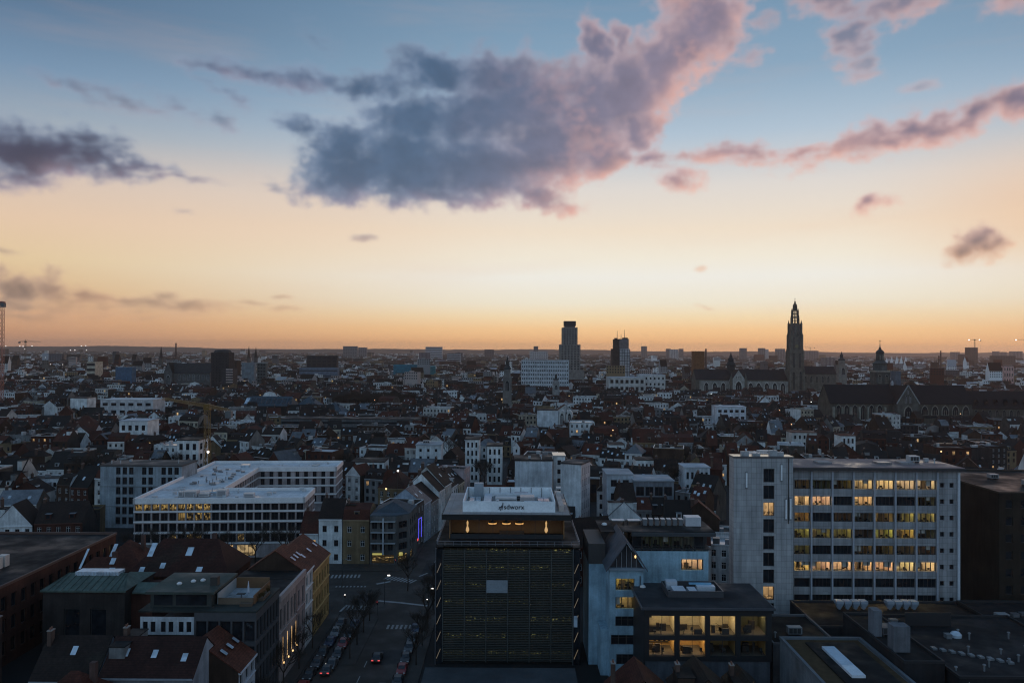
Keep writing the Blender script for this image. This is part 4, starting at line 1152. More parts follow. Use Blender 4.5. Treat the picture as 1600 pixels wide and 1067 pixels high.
# ------------------------------------------------------------------ white office round a courtyard on the left
def courtyard_office():
    x0, y0 = -107.0, 224.0
    t = thing('office_building', 'white stone office round a courtyard with flat pale roofs and banded windows', 'office building', (x0, y0, 0), R(4.0))
    claim(-116, -57, 222, 301, 17); LAND.append((375, 790, 'the white courtyard office'))
    C = (0.44, 0.37, 0.36); Z = 16.2
    W, Dp = 47.5, 75.0
    WB = W + 0.2
    fw, bw, lw = 16.5, 16.0, 20.0
    b = MB().use('wall', C)
    rows = [(1.0, 3.4), (4.45, 6.75), (7.55, 9.85), (10.65, 12.85), (13.5, 15.35)]
    def rects(L, n, w, kinds=None, rws=rows[1:]):
        out = []
        for j, (za, zb) in enumerate(rws):
            for i in range(n):
                c = L * (i + 0.5) / n
                r = (c - w / 2, c + w / 2, za, zb)
                out.append(r + ((kinds(i, j, len(rws)),) if kinds else ()))
        return out
    def kf(i, j, n):
        if j == n - 1: return 'yellow' if i < 9 else 'dark'
        if j == n - 2: return 'yellow' if 5 <= i <= 8 else 'dark'
        if j == 0: return 'dim' if i in (4, 6, 7, 12) else 'dark'
        return 'dark'
    gl = [(22.5, 27.6, 0.4, 3.6, 'warm5'), (28.6, 34.0, 0.4, 3.6, 'pale5')]
    pl = b.facade((0, 0), (1, 0), W, 0, Z, rects(W, 20, 1.95, kf) + gl, 0.35)
    pl += b.facade((W, 0), (0, 1), fw, 0, Z, rects(fw, 6, 1.3), 0.35)
    pl += b.facade((lw, Dp - bw), (1, 0), WB - lw, 0, Z, rects(WB - lw, 9, 1.4), 0.35)
    pl += b.facade((WB, Dp - bw), (0, 1), bw, 0, Z, rects(bw, 5, 1.3), 0.35)
    pl += b.facade((lw, fw), (0, 1), Dp - fw - bw, 0, Z, rects(Dp - fw - bw, 14, 1.6), 0.35)
    b.poly([(0, 0, 0), (0, Dp, 0), (0, Dp, Z), (0, 0, Z)]); b.poly([(lw, fw, 0), (W, fw, 0), (W, fw, Z), (lw, fw, Z)]); b.poly([(0, Dp, 0), (WB, Dp, 0), (WB, Dp, Z), (0, Dp, Z)])
    b.build('wall', t)
    put_windows(t, pl, 'dark')
    BC = (0.74, 0.71, 0.70)
    for z in (4.15, 7.25, 10.35, 13.25):
        s = MB().use('plain', BC)
        s.box(-0.12, W + 0.12, -0.14, -0.003, z - 0.22, z + 0.22, bottom=True); s.box(W + 0.003, W + 0.14, 0, fw, z - 0.22, z + 0.22, bottom=True)
        s.build('string_course', t)
        s = MB().use('plain', BC)
        s.box(lw + 0.2, WB + 0.12, Dp - bw - 0.14, Dp - bw - 0.003, z - 0.22, z + 0.22, bottom=True); s.box(WB + 0.003, WB + 0.14, Dp - bw, Dp, z - 0.22, z + 0.22, bottom=True)
        s.build('string_course', t)
        s = MB().use('plain', BC); s.box(lw + 0.003, lw + 0.14, fw + 0.2, Dp - bw - 0.2, z - 0.22, z + 0.22, bottom=True); s.build('string_course', t)
    # flat roof as three sheets with one parapet round the U
    RC = (0.60, 0.61, 0.63)
    rf = MB().use('membrane', RC)
    rf.poly([(0, 0, Z), (W, 0, Z), (W, fw, Z), (0, fw, Z)]); rf.poly([(0, fw, Z), (lw, fw, Z), (lw, Dp, Z), (0, Dp, Z)]); rf.poly([(lw, Dp - bw, Z), (WB, Dp - bw, Z), (WB, Dp, Z), (lw, Dp, Z)])
    rf.build('roof', t)
    U = [(0, 0), (W, 0), (W, fw), (lw, fw), (lw, Dp - bw), (WB, Dp - bw), (WB, Dp), (0, Dp), (0, 0)]
    pr = MB().use('plain', BC)
    for (a, c) in zip(U, U[1:]):
        xa, xb = sorted((a[0], c[0])); ya, yb = sorted((a[1], c[1]))
        pr.box(xa - 0.28, xb + 0.28, ya - 0.28, yb + 0.28, Z - 0.7, Z + 0.85, bottom=True)
    pr.build('parapet', t)
    for (x, y, w, d, h) in ((12, 5, 3.6, 3, 1.9), (21, 6, 2.8, 3, 2.0), (29, 5, 3, 1.8, 1.2), (15.8, 6, 3.0, 2.2, 1.1), (10, 6, 1.5, 1.5, 1.6)):
        a = MB(); a.box(x, x + w, y, y + d, Z + 0.15, Z + h, 'metal', (0.5, 0.46, 0.44), bottom=True); a.box(x + 0.3, x + w - 0.3, y - 0.04, y, Z + 0.4, Z + h - 0.3, 'plain', (0.25, 0.24, 0.24)); a.build('air_handler', t)
    MB().tube((14, 9, Z + 0.7), (24, 9, Z + 0.7), 0.35, None, 8, 'metal', (0.4, 0.45, 0.5)).build('duct', t)
    roof_units(t, 2, W - 3, 3, 17, Z, 16, 21, False); roof_units(t, 4, 16, 26, 60, Z, 34, 22, False, (0.2, 0.2, 0.21)); roof_units(t, 22, 44, Dp - 13, Dp - 3, Z, 6, 23, False)
    MB().box(12.4, 15.4, 64, 66.5, Z, Z + 0.9, 'skylight', (0.1, 0.12, 0.2)).build('roof_light', t)
courtyard_office()

# ------------------------------------------------------------------ grey concrete flats behind its left shoulder
def concrete_flats():
    t = thing('apartment_building', 'blue grey concrete flats with tall windows left behind the white courtyard office', 'apartment building', (-136.5, 262, 0))
    claim(-137, -116, 261, 275, 19)
    b = MB().use('wall', (0.30, 0.34, 0.37))
    pl = b.facade((0, 0), (1, 0), 27, 0, 20.4, [(5.2 + i * 2.15, 6.7 + i * 2.15, 1.2 + k * 3.3, 3.6 + k * 3.3) for i in range(10) if i not in (3, 6) for k in range(6)], 0.25)
    b.poly([(0, 0, 0), (0, 13, 0), (0, 13, 20.4), (0, 0, 20.4)]); b.poly([(27, 0, 0), (27, 13, 0), (27, 13, 20.4), (27, 0, 20.4)]); b.poly([(0, 13, 0), (27, 13, 0), (27, 13, 20.4), (0, 13, 20.4)])
    b.build('wall', t); put_windows(t, pl, 'dark')
    for z in (7.0, 13.6): MB().box(-0.05, 27, -0.06, -0.003, z, z + 0.12, 'plain', DGREY).build('joint', t)
    MB().box(-0.2, 27.2, -0.2, 13.2, 20.4, 20.8, 'flat', (0.08, 0.07, 0.065), bottom=True).build('roof', t)
    roof_units(t, 2, 25, 2, 11, 20.8, 5, 31, False)
concrete_flats()

# ------------------------------------------------------------------ town houses
class Spec: pass
def house_geo(s, detail=True):
    """parts of one house in its own frame: x along the street, y=0 the street front, z up. Returns {part: [MB]}, windows"""
    P = {}
    w, d, e = s.w, s.d, s.eave
    r = random.Random(s.seed)
    wall = MB().use('wall', s.wall)
    rects = []
    n = max(1, int(w / 2.5)); fl = (e - 0.6) / s.storeys
    ww, hh = (1.15, 1.75) if fl > 2.9 else (1.05, 1.5)
    for k in range(s.storeys):
        for i in range(n):
            c = w * (i + 0.5) / n
            z = 0.9 + k * fl
            rects.append((c - ww / 2, c + ww / 2, z, min(z + hh, e - 0.35)))
    front = s.side == 'f'
    if detail:
        pl = wall.facade((0, 0) if front else (w, d), (1, 0) if front else (-1, 0), w, 0, e, rects, 0.16)
    else:
        pl = []
        y, sg = (0, -1) if front else (d, 1)
        wall.poly([(0, y, 0), (w, y, 0), (w, y, e), (0, y, e)])
        for (a, b, c, f) in rects:
            if f > s.zmin:
                kk = r.random()
                wall.poly([(a, y + sg * 0.03, c), (b, y + sg * 0.03, c), (b, y + sg * 0.03, f), (a, y + sg * 0.03, f)], 'lit_far' if kk < 0.025 else 'glass', DGREY)
    yb = d if front else 0
    wall.poly([(0, yb, 0), (w, yb, 0), (w, yb, e), (0, yb, e)])
    for x in (0, w): wall.poly([(x, 0, 0), (x, d, 0), (x, d, e), (x, 0, e)], 'wall', s.party)
    roofs = MB().use(s.rmat, s.roof)
    if s.kind == 'gable':
        wall.gable_ends(0, w, 0, d, e, s.ridge, 'x', 'wall', s.party)
        roofs.gable_roof(0, w, 0, d, e, s.ridge, 'x', 0.25, 0.16)
    elif s.kind == 'front':
        wall.gable_ends(0, w, 0, d, e, s.ridge, 'y', 'wall', s.wall)
        roofs.gable_roof(0, w, 0, d, e, s.ridge, 'y', 0.2, 0.16)
        if s.stepped:
            st = 5
            for k in range(st):
                z0 = e + (s.ridge - e) * k / st; q = (w / 2) * (k / st)
                wall.box(q, w - q, (-0.12 if front else d - 0.22), (0.22 if front else d + 0.12), z0, z0 + (s.ridge - e) / st + 0.5)
    elif s.kind == 'mansard':
        m = 1.6; zk = e + 2.6
        roofs.poly([(0, 0, e), (w, 0, e), (w, m, zk), (0, m, zk)]); roofs.poly([(0, d, e), (w, d, e), (w, d - m, zk), (0, d - m, zk)])
        roofs.poly([(0, m, zk), (w, m, zk), (w, d / 2, s.ridge), (0, d / 2, s.ridge)]); roofs.poly([(0, d - m, zk), (w, d - m, zk), (w, d / 2, s.ridge), (0, d / 2, s.ridge)])
        for x in (0, w): wall.poly([(x, 0, e), (x, d, e), (x, d - m, zk), (x, d / 2, s.ridge), (x, m, zk)], 'wall', s.party)
    elif s.kind == 'hip':
        roofs.hip_roof(0, w, 0, d, e, s.ridge)
    else:
        roofs.box(0.25, w - 0.25, 0.25, d - 0.25, e - 0.5, e - 0.3, s.rmat, s.roof)
        wall.parapet(0, w, 0, d, e - 0.3, 0.55, 0.25)
        if r.random() < 0.6: wall.parapet(-0.04, w + 0.04, -0.04, d + 0.04, e + 0.25, 0.09, 0.34, 'metal', (0.5, 0.5, 0.5))
    if r.random() < 0.35 and s.kind != 'flat':
        # a lower wing or stair head against one party wall
        ww = r.uniform(1.6, 3.0); x0 = r.choice([0.3, w - ww - 0.3]); ya = d * r.uniform(0.15, 0.4); yb2 = d * r.uniform(0.6, 0.95); zz = e + (s.ridge - e) * r.uniform(0.5, 0.95)
        wg = MB().use('wall', r.choice([s.wall, BROWN, GREY, WHITE])); wg.box(x0, x0 + ww, ya, yb2, e - 0.4, zz, top=False); wg.box(x0 - 0.1, x0 + ww + 0.1, ya - 0.1, yb2 + 0.1, zz, zz + 0.15, 'flat', BITUMEN)
        P['roof_house'] = [wg]
    P['wall'] = [wall]; P['roof'] = [roofs]
    if s.kind in ('gable', 'front', 'mansard', 'hip'):
        P['cornice'] = [MB().box(-0.02, w + 0.02, -0.28 if front else d - 0.02, 0.02 if front else d + 0.28, e - 0.3, e - 0.02, 'plain', tuple(min(0.7, c * 1.25) for c in s.wall), bottom=True)]
    # chimneys
    for k in range(s.chimneys):
        x = 0.35 if k == 0 else w - 0.95
        y = d * r.uniform(0.35, 0.65)
        zt = (s.ridge if s.kind != 'flat' else e) + r.uniform(0.5, 1.3)
        c = MB().use('wall', (0.12, 0.075, 0.06)); c.box(x, x + 0.6, y, y + 1.0, e - 0.5, zt)
        c.box(x - 0.06, x + 0.66, y - 0.06, y + 1.06, zt, zt + 0.12, 'plain', (0.25, 0.22, 0.2))
        for q in (0.25, 0.7): c.lathe(x + 0.3, y + q, [(zt + 0.12, 0.12), (zt + 0.5, 0.1)], 6, 'plain', (0.2, 0.09, 0.06))
        P.setdefault('chimney', []).append(c)
    # roof windows and dormers on the slope that looks at the viewer
    if s.kind in ('gable', 'mansard'):
        slope = (s.ridge - e) / (d / 2)
        def on(x, y):   # y measured from the visible eave
            yy = y if front else d - y
            return (x, yy, e + slope * y + 0.19)
        if s.kind == 'gable':
            for k in range(s.skylights):
                x = w * (k + 0.5) / s.skylights + r.uniform(-0.3, 0.3); y = d / 2 * r.uniform(0.35, 0.65)
                q = MB()
                a, b_, c, f = on(x - 0.4, y - 0.5), on(x + 0.4, y - 0.5), on(x + 0.4, y + 0.5), on(x - 0.4, y + 0.5)
                up = (0, 0, 0.06)
                A = [tuple(i + j for i, j in zip(p, up)) for p in (a, b_, c, f)]
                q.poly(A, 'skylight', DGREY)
                for i in range(4): q.poly([(a, b_, c, f)[i], (a, b_, c, f)[(i + 1) % 4], A[(i + 1) % 4], A[i]], 'metal', DGREY)
                P.setdefault('skylight', []).append(q)
        for k in range(s.dormers):
            x = w * (k + 0.5) / s.dormers; y0 = 0.9; dw = 0.75
            z0 = e + slope * y0; z1 = z0 + 1.5; yb_ = min(d / 2 - 0.2, y0 + 1.5 / slope)
            q = MB().use('wall', tuple(min(0.7, c * 1.1) for c in s.wall))
            fy = (lambda y: y) if front else (lambda y: d - y)
            q.poly([(x - dw, fy(y0), z0), (x + dw, fy(y0), z0), (x + dw, fy(y0), z1), (x - dw, fy(y0), z1)])
            q.poly([(x - dw * 0.65, fy(y0 - 0.03), z0 + 0.3), (x + dw * 0.65, fy(y0 - 0.03), z0 + 0.3), (x + dw * 0.65, fy(y0 - 0.03), z1 - 0.15), (x - dw * 0.65, fy(y0 - 0.03), z1 - 0.15)], 'glass', DGREY)
            for sx in (-dw, dw): q.poly([(x + sx, fy(y0), z0), (x + sx, fy(y0), z1), (x + sx, fy(yb_), z1)])
            q.poly([(x - dw - 0.1, fy(y0 - 0.15), z1 + 0.02), (x + dw + 0.1, fy(y0 - 0.15), z1 + 0.02), (x + dw + 0.1, fy(yb_), z1 + 0.1), (x - dw - 0.1, fy(yb_), z1 + 0.1)], 'metal', (0.16, 0.17, 0.18))
            P.setdefault('dormer', []).append(q)
    if s.kind == 'flat':
        for k in range(r.randint(1, 3)):
            x = r.uniform(0.6, max(0.7, w - 2.6)); y = r.uniform(1, d - 3)
            c = MB(); c.box(x, x + r.uniform(0.8, 2.0), y, y + r.uniform(0.8, 2.0), e - 0.3, e + r.uniform(0.3, 1.6), 'metal', r.choice([(0.4, 0.4, 0.4), (0.2, 0.2, 0.21), (0.1, 0.1, 0.1)]))
            P.setdefault('roof_hatch', []).append(c)
    return P, pl
lit('lit_far', (1.0, 0.66, 0.30), 0.75, 0.6)

def random_spec(r, w=None, d=None, big=False):
    s = Spec()
    s.seed = r.randrange(1 << 30)
    s.w = w or (r.uniform(4.6, 8.2) if r.random() < 0.8 else r.uniform(8.5, 13)); s.d = d or r.uniform(8.5, 13)
    s.storeys = r.choice([3, 3, 3, 2, 2, 4, 3, 2]) if not big else r.choice([3, 3, 4, 4, 5])
    s.eave = s.storeys * r.uniform(2.8, 3.25) + 0.8
    k = r.random()
    s.kind = 'flat' if (big and k < 0.7) else 'gable' if k < 0.60 else 'front' if k < 0.70 else 'mansard' if k < 0.78 else 'hip' if k < 0.83 else 'flat'
    s.stepped = r.random() < 0.1
    q = r.random()
    s.wallname, s.wall = (('white', WHITE) if q < 0.31 else ('off-white', OFFWHITE) if q < 0.39 else ('cream', CREAM) if q < 0.45 else ('grey', GREY) if q < 0.52 else
                          ('brick', BRICK) if q < 0.72 else ('brown brick', BROWN) if q < 0.84 else ('yellow brick', YBRICK) if q < 0.91 else ('dark grey', DGREY))
    j = r.uniform(0.8, 1.1); s.wall = tuple(min(0.75, c * j) for c in s.wall)
    s.party = s.wall if r.random() < 0.15 else r.choice([BRICK, BROWN, BROWN, BROWN, BRICK, (0.09, 0.08, 0.07), (0.09, 0.08, 0.07), (0.2, 0.19, 0.18), DGREY, DGREY, WHITE])
    q = r.random()
    if s.kind == 'flat':
        s.rmat = 'flat' if r.random() > 0.24 else 'sheen'; s.roofname, s.roof = ('flat', BITUMEN) if q < 0.66 else ('flat pale', (0.45, 0.45, 0.46)) if q < 0.84 else ('flat grey', (0.12, 0.12, 0.13))
    else:
        s.rmat = 'roof'
        s.roofname, s.roof = ('red tiled', RTILE) if q < 0.33 else ('brown tiled', DTILE) if q < 0.62 else ('dark slate', SLATE) if q < 0.95 else ('grey zinc', (0.13, 0.14, 0.155))
        if s.roofname in ('dark slate', 'grey zinc'): s.rmat = 'slate'
    j = r.uniform(0.75, 1.2); s.roof = tuple(c * j for c in s.roof)
    pitch = r.uniform(0.6, 1.15)
    span = s.w / 2 if s.kind == 'front' else min(s.w, s.d) / 2 if s.kind == 'hip' else s.d / 2
    s.ridge = s.eave + span * pitch if s.kind != 'flat' else s.eave + 0.3
    if s.kind == 'mansard': s.ridge = s.eave + 2.6 + (s.d / 2 - 1.6) * 0.3
    s.chimneys = r.choice([0, 1, 1, 2])
    s.skylights = r.choice([0, 1, 1, 2, 2, 3]) if s.kind == 'gable' else 0
    s.dormers = r.choice([0, 0, 0, 1, 2]) if s.kind in ('gable', 'mansard') and s.w > 4 else 0
    if s.dormers: s.skylights = 0
    s.side = 'f'; s.zmin = 0.0
    return s
SHARE = {}
def house_thing(s, name, label, cat, loc, rz, group=None, wkind=None):
    t = thing(name, label, cat, loc, rz, group)
    P, pl = house_geo(s)
    for part, lst in P.items():
        for b in lst:
            b.build(part, t)
    r = random.Random(s.seed + 1)
    wk = wkind or ('white' if r.random() < 0.6 else 'dark')
    for p in pl:
        k = 'warm' if r.random() < 0.035 else wk
        inst('window', window_mesh(k), t, p[0], p[1], (p[2], 1, p[3]))
    return t
def spec(w, d, storeys, eave, kind, wall, roof, rmat='roof', party=None, ridge=None, chimneys=1, skylights=0, dormers=0, side='f', seed=1, stepped=False, pitch=0.85):
    s = Spec(); s.seed = seed; s.w = w; s.d = d; s.storeys = storeys; s.eave = eave; s.kind = kind; s.stepped = stepped
    s.wall = wall; s.party = party or wall; s.roof = roof; s.rmat = rmat
    s.ridge = ridge or (eave + (w / 2 if kind == 'front' else min(w, d) / 2 if kind == 'hip' else d / 2) * pitch if kind != 'flat' else eave + 0.3)
    if kind == 'mansard' and not ridge: s.ridge = eave + 2.6 + (d / 2 - 1.6) * 0.3
    s.chimneys = chimneys; s.skylights = skylights; s.dormers = dormers; s.side = side; s.zmin = 0
    return s

# ------------------------------------------------------------------ houses across the junction
HW = {'cat': 'house'}
def set_house(x, y, rz, sp, name, label, cat='house', excl=True, wkind=None):
    if excl:
        c, s_ = math.cos(rz), math.sin(rz)
        pts = [(x + c * a - s_ * b, y + s_ * a + c * b) for a, b in ((0, 0), (sp.w, 0), (sp.w, sp.d), (0, sp.d))]
        claim(min(p[0] for p in pts), max(p[0] for p in pts), min(p[1] for p in pts), max(p[1] for p in pts), sp.eave, 0.6)
    return house_thing(sp, name, label, cat, (x, y, 0), rz, None, wkind)
set_house(-59.0, 220.5, 0, spec(5.2, 11, 2, 8.3, 'gable', WHITE, RTILE, seed=11, chimneys=1, pitch=0.9), 'house', 'little white house with two windows and red roof beside the courtyard office')
set_house(-53.6, 220.2, 0, spec(6.5, 11, 3, 12.4, 'gable', WHITE, DTILE, seed=12, chimneys=1, dormers=0), 'house', 'tall white classical house with three bays facing the junction', wkind='dark')
set_house(-46.9, 220.2, 0, spec(7.4, 11, 3, 12.2, 'mansard', YBRICK, RTILE, seed=13, chimneys=1, dormers=1), 'house', 'tan brick house with red mansard roof and wide dormer facing the junction')
LAND.append((500, 840, 'the white classical house')); LAND.append((610, 850, 'the corner shop building'))
def corner_shop():
    t = thing('apartment_building', 'grey corner building with stacked bay windows above yellow lit shop fronts', 'apartment building', (-39.2, 219.5, 0))
    claim(-39.5, -28, 219, 236, 13, 0.5)
    b = MB().use('wall', (0.14, 0.135, 0.13))
    pts = [(0, 0), (7.4, 0), (10.6, 3.4), (11.4, 15), (0, 15)]
    rec = [(0.6 + i * 2.2, 2.0 + i * 2.2, 3.9 + k * 3.0, 5.8 + k * 3.0) for i in range(3) for k in range(3)]
    pl = b.facade((0, 0), (1, 0), 7.4, 0, 13.4, rec + [(0.5, 6.8, 0.3, 2.7, 'dim5')], 0.2)
    pl += b.facade((7.4, 0), (3.2, 3.4), 4.67, 0, 13.4, [(0.8, 3.8, 3.9 + k * 3.0, 5.8 + k * 3.0) for k in range(3)] + [(0.6, 4.0, 0.3, 2.7, 'dim')], 0.2)
    pl += b.facade((10.6, 3.4), (0.8, 11.6), 11.63, 0, 13.4, [(0.9 + i * 2.7, 2.3 + i * 2.7, 3.9 + k * 3.0, 5.8 + k * 3.0) for i in range(4) for k in range(3)] + [(0.8, 5, 0.3, 2.6, 'dim')], 0.2)
    b.poly([(0, 0, 0), (0, 15, 0), (0, 15, 13.4), (0, 0, 13.4)]); b.poly([(0, 15, 0), (11.4, 15, 0), (11.4, 15, 13.4), (0, 15, 13.4)])
    b.build('wall', t); put_windows(t, pl, 'dark')
    MB().prism(pts, 13.4, 13.7, 'slate', (0.07, 0.09, 0.11)).build('roof', t)
    r = MB().use('slate', (0.055, 0.07, 0.085)); r.hip_roof(0.4, 10.4, 3.8, 14.6, 13.7, 16.2, 3.0, 0.0); r.build('roof_hump', t)
    for k in range(3):
        z = 5.9 + k * 3.0
        MB().box(0.3, 7.1, -0.9, 0, z, z + 0.16, 'plain', (0.36, 0.37, 0.38), bottom=True).build('balcony', t)
    MB().box(3.6, 4.0, -1.0, -0.6, 3, 13, 'plain', (0.4, 0.42, 0.45)).build('pier', t)
    MB().box(0.8, 3.4, -0.5, -0.1, 2.8, 3.2, 'lamp_yellow', OCHRE).build('shop_sign', t)
    MB().lathe(8.6, 0.4, [(2.4, 0.05), (2.5, 0.5), (2.9, 0.55), (3.3, 0.5), (3.4, 0.05)], 12, 'lamp_yellow', OCHRE).build('round_sign', t)
corner_shop()
# the row up the street, fronts turned to the street
def street_row():
    A = Vector((-28.6, 235)); B = Vector((-15.5, 304))
    d = (B - A).normalized(); ang = math.atan2(d.y, d.x)
    items = [
        (9.0, spec(9, 11, 4, 13.2, 'flat', (0.10, 0.085, 0.08), SLATE, seed=31, chimneys=0), 'dark house with glowing blue neon frame behind the corner building', 'nb'),
        (8.0, spec(8, 12, 3, 12.0, 'gable', (0.34, 0.37, 0.42), (0.24, 0.19, 0.175), seed=32, chimneys=0, skylights=2, pitch=0.75, party=(0.36, 0.42, 0.5)), 'house with pale brown roof and two bright skylights up the street', None),
        (8.5, spec(8.5, 12, 3, 11.0, 'gable', GREY, DTILE, seed=33, chimneys=1), 'grey fronted house below the long dark roof in the street row', None),
        (7.0, spec(7, 12, 4, 13.0, 'gable', WHITE, SLATE, seed=34, chimneys=1, pitch=0.95), 'narrow white house with steep dark roof in the street row', None),
        (9.0, spec(9, 13, 4, 13.5, 'gable', OFFWHITE, SLATE, seed=35, chimneys=1, skylights=1, pitch=1.0), 'off-white house with steep dark roof and bright skylight in the street row', None),
        (8.5, spec(8.5, 12, 3, 11.6, 'gable', WHITE, DTILE, seed=36, chimneys=2, dormers=2), 'white house with dormers near the far end of the street row', None),
        (10.0, spec(10, 12, 3, 11.0, 'gable', CREAM, SLATE, seed=37, chimneys=1, skylights=3), 'cream house with three skylights near the far end of the street row', None),
        (9.0, spec(9, 11, 4, 15.0, 'flat', (0.55, 0.42, 0.42), BITUMEN, 'flat', seed=38, chimneys=0), 'tall pinkish flat-roofed house closing the far end of the street row', None)]
    p = 0.0
    for wd, sp, label, ex in items:
        q = A + d * p
        sp.w = wd - 0.05
        nx = Vector((d.y, -d.x))
        t = set_house(q.x, q.y, ang, sp, 'house', label)
        if ex == 'nb':
            for (a, c) in (((3.0, 2.8), (3.0, 8.6)), ((5.8, 2.8), (5.8, 8.6)), ((2.9, 8.7), (5.9, 8.7))):
                MB().bar((a[0], -0.25, a[1]), (c[0], -0.25, c[1]), 0.16, 0.16, 'neon_blue', GREY).build('neon_tube', t)
            MB().box(1.0, 2.4, -0.4, -0.1, 2.5, 3.1, 'lamp_red', GREY).build('shop_sign', t)
        p += wd
street_row()

# ------------------------------------------------------------------ block on the near left: corner office, classical fronts, yellow end house
def corner_office():
    t = thing('office_building', 'dark gridded corner office with planted roof terrace on the near left', 'office building', (-60.0, 127.5, 0))
    claim(-62, -41, 127, 140, 17, 0.3); LAND.append((400, 970, 'the dark corner office with the roof terrace'))
    Wd, Dp, Z = 19.0, 12.6, 17.3
    b = MB().use('plain', (0.07, 0.07, 0.075))
    rows = [(0.6 + 4.0 * k, 3.9 + 4.0 * k) for k in range(4)]
    pl = b.facade((9, 0), (1, 0), Wd - 9, 0, Z, [(0.25 + i * 1.95, 1.95 + i * 1.95, a, c) for i in range(5) for a, c in rows], 0.3)
    pl += b.facade((Wd, 0), (0, 1), Dp, 0, Z, [(0.3 + i * 1.75, 1.8 + i * 1.75, a, c) for i in range(7) for a, c in rows], 0.3)
    b.poly([(9, 0, 0), (9, Dp, 0), (9, Dp, Z), (9, 0, Z)]); b.poly([(0, Dp, 0), (Wd, Dp, 0), (Wd, Dp, Z), (0, Dp, Z)])
    b.build('wall', t); put_windows(t, pl, 'plain')
    w = MB().use('wall', (0.55, 0.57, 0.6))
    pl = w.facade((0.2, 0.2), (1, 0), 8.7, 13.6, 16.5, [(0.4 + i * 2.9 + j * 1.25, 1.2 + i * 2.9 + j * 1.25, 14.0, 15.7) for i in range(3) for j in range(2)], 0.2)
    w.build('white_attic', t); put_windows(t, pl, 'plain')
    MB().box(0.2, 8.95, 0.4, Dp, 0, 13.6, 'wall', (0.08, 0.06, 0.055)).build('lower_wing', t)
    rf = MB().use('flat', (0.035, 0.04, 0.036)); rf.box(0, Wd + 0.1, -0.1, Dp, Z, Z + 0.25, bottom=True); rf.build('roof', t)
    ph = MB().use('plain', (0.04, 0.045, 0.042)); ph.box(1.0, 11, 2.0, Dp - 0.2, Z + 0.25, Z + 2.4); ph.box(0.4, 11.6, 1.4, Dp, Z + 2.4, Z + 2.8, 'flat', (0.06, 0.075, 0.065), bottom=True); ph.build('penthouse', t)
    MB().box(1.6, 4.6, 1.93, 1.99, Z + 0.5, Z + 2.2, 'glass', DGREY).box(5.2, 10.2, 1.93, 1.99, Z + 0.5, Z + 2.2, 'glass', DGREY).build('penthouse_window', t)
    for x, y in ((6.0, 7.0), (7.4, 7.6), (4.2, 5.6)): MB().lathe(x, y, [(Z + 2.8, 0.4), (Z + 3.0, 0.45), (Z + 3.2, 0.2)], 10, 'metal', (0.6, 0.6, 0.6)).build('roof_dome', t)
    MB().box(9.6, 10.8, 5, 6.2, Z + 2.8, Z + 4.2, 'plain', (0.05, 0.045, 0.04)).build('chimney', t)
    # terrace with wooden screens, planters and a folded parasol
    MB().box(11.6, 17.4, 3.6, 12.0, Z + 0.25, Z + 0.33, 'membrane', (0.36, 0.38, 0.4)).build('terrace_deck', t)
    MB().box(17.4, 17.55, 3.4, 12.0, Z + 0.25, Z + 1.7, 'plain', (0.17, 0.09, 0.045)).build('wooden_screen', t)
    MB().box(11.6, 17.4, 12.0, 12.15, Z + 0.25, Z + 2.2, 'plain', (0.17, 0.09, 0.045)).build('wooden_screen', t)
    MB().box(11.6, 17.4, 3.3, 3.5, Z + 0.25, Z + 1.3, 'plain', (0.14, 0.10, 0.07)).build('wooden_screen', t)
    MB().box(11.45, 11.6, 3.4, 12.0, Z + 0.25, Z + 2.1, 'plain', (0.32, 0.33, 0.33)).build('terrace_wall', t)
    for (x, y, w_, d_) in ((17.7, 5, 0.8, 4), (15.5, 2.2, 2.0, 0.7)):
        MB().box(x, x + w_, y, y + d_, Z + 0.25, Z + 0.75, 'plain', (0.10, 0.07, 0.05)).build('planter', t)
    for i in range(14):
        x = rnd.uniform(17.7, 18.5); y = rnd.uniform(4.5, 9.5); h = rnd.uniform(0.5, 1.2)
        q = MB().use('bark', (0.07, 0.05, 0.02))
        for k in range(7): q.tube((x, y, Z + 0.7), (x + rnd.uniform(-0.35, 0.35), y + rnd.uniform(-0.35, 0.35), Z + 0.7 + h * rnd.uniform(0.6, 1)), 0.05, 0.01, 4)
        q.build('shrub', t)
    MB().lathe(15.2, 7.5, [(Z + 0.33, 0.05), (Z + 0.8, 0.06), (Z + 0.9, 0.2), (Z + 1.8, 0.17), (Z + 2.9, 0.03)], 8, 'plain', (0.55, 0.55, 0.6)).build('parasol', t)
    MB().box(13.6, 15.0, 6.2, 7.0, Z + 0.95, Z + 1.05, 'plain', (0.05, 0.05, 0.05), bottom=True).bar((14.3, 6.6, Z + 0.33), (14.3, 6.6, Z + 0.95), 0.1, 0.1, 'plain', BLACK).build('terrace_table', t)
corner_office()
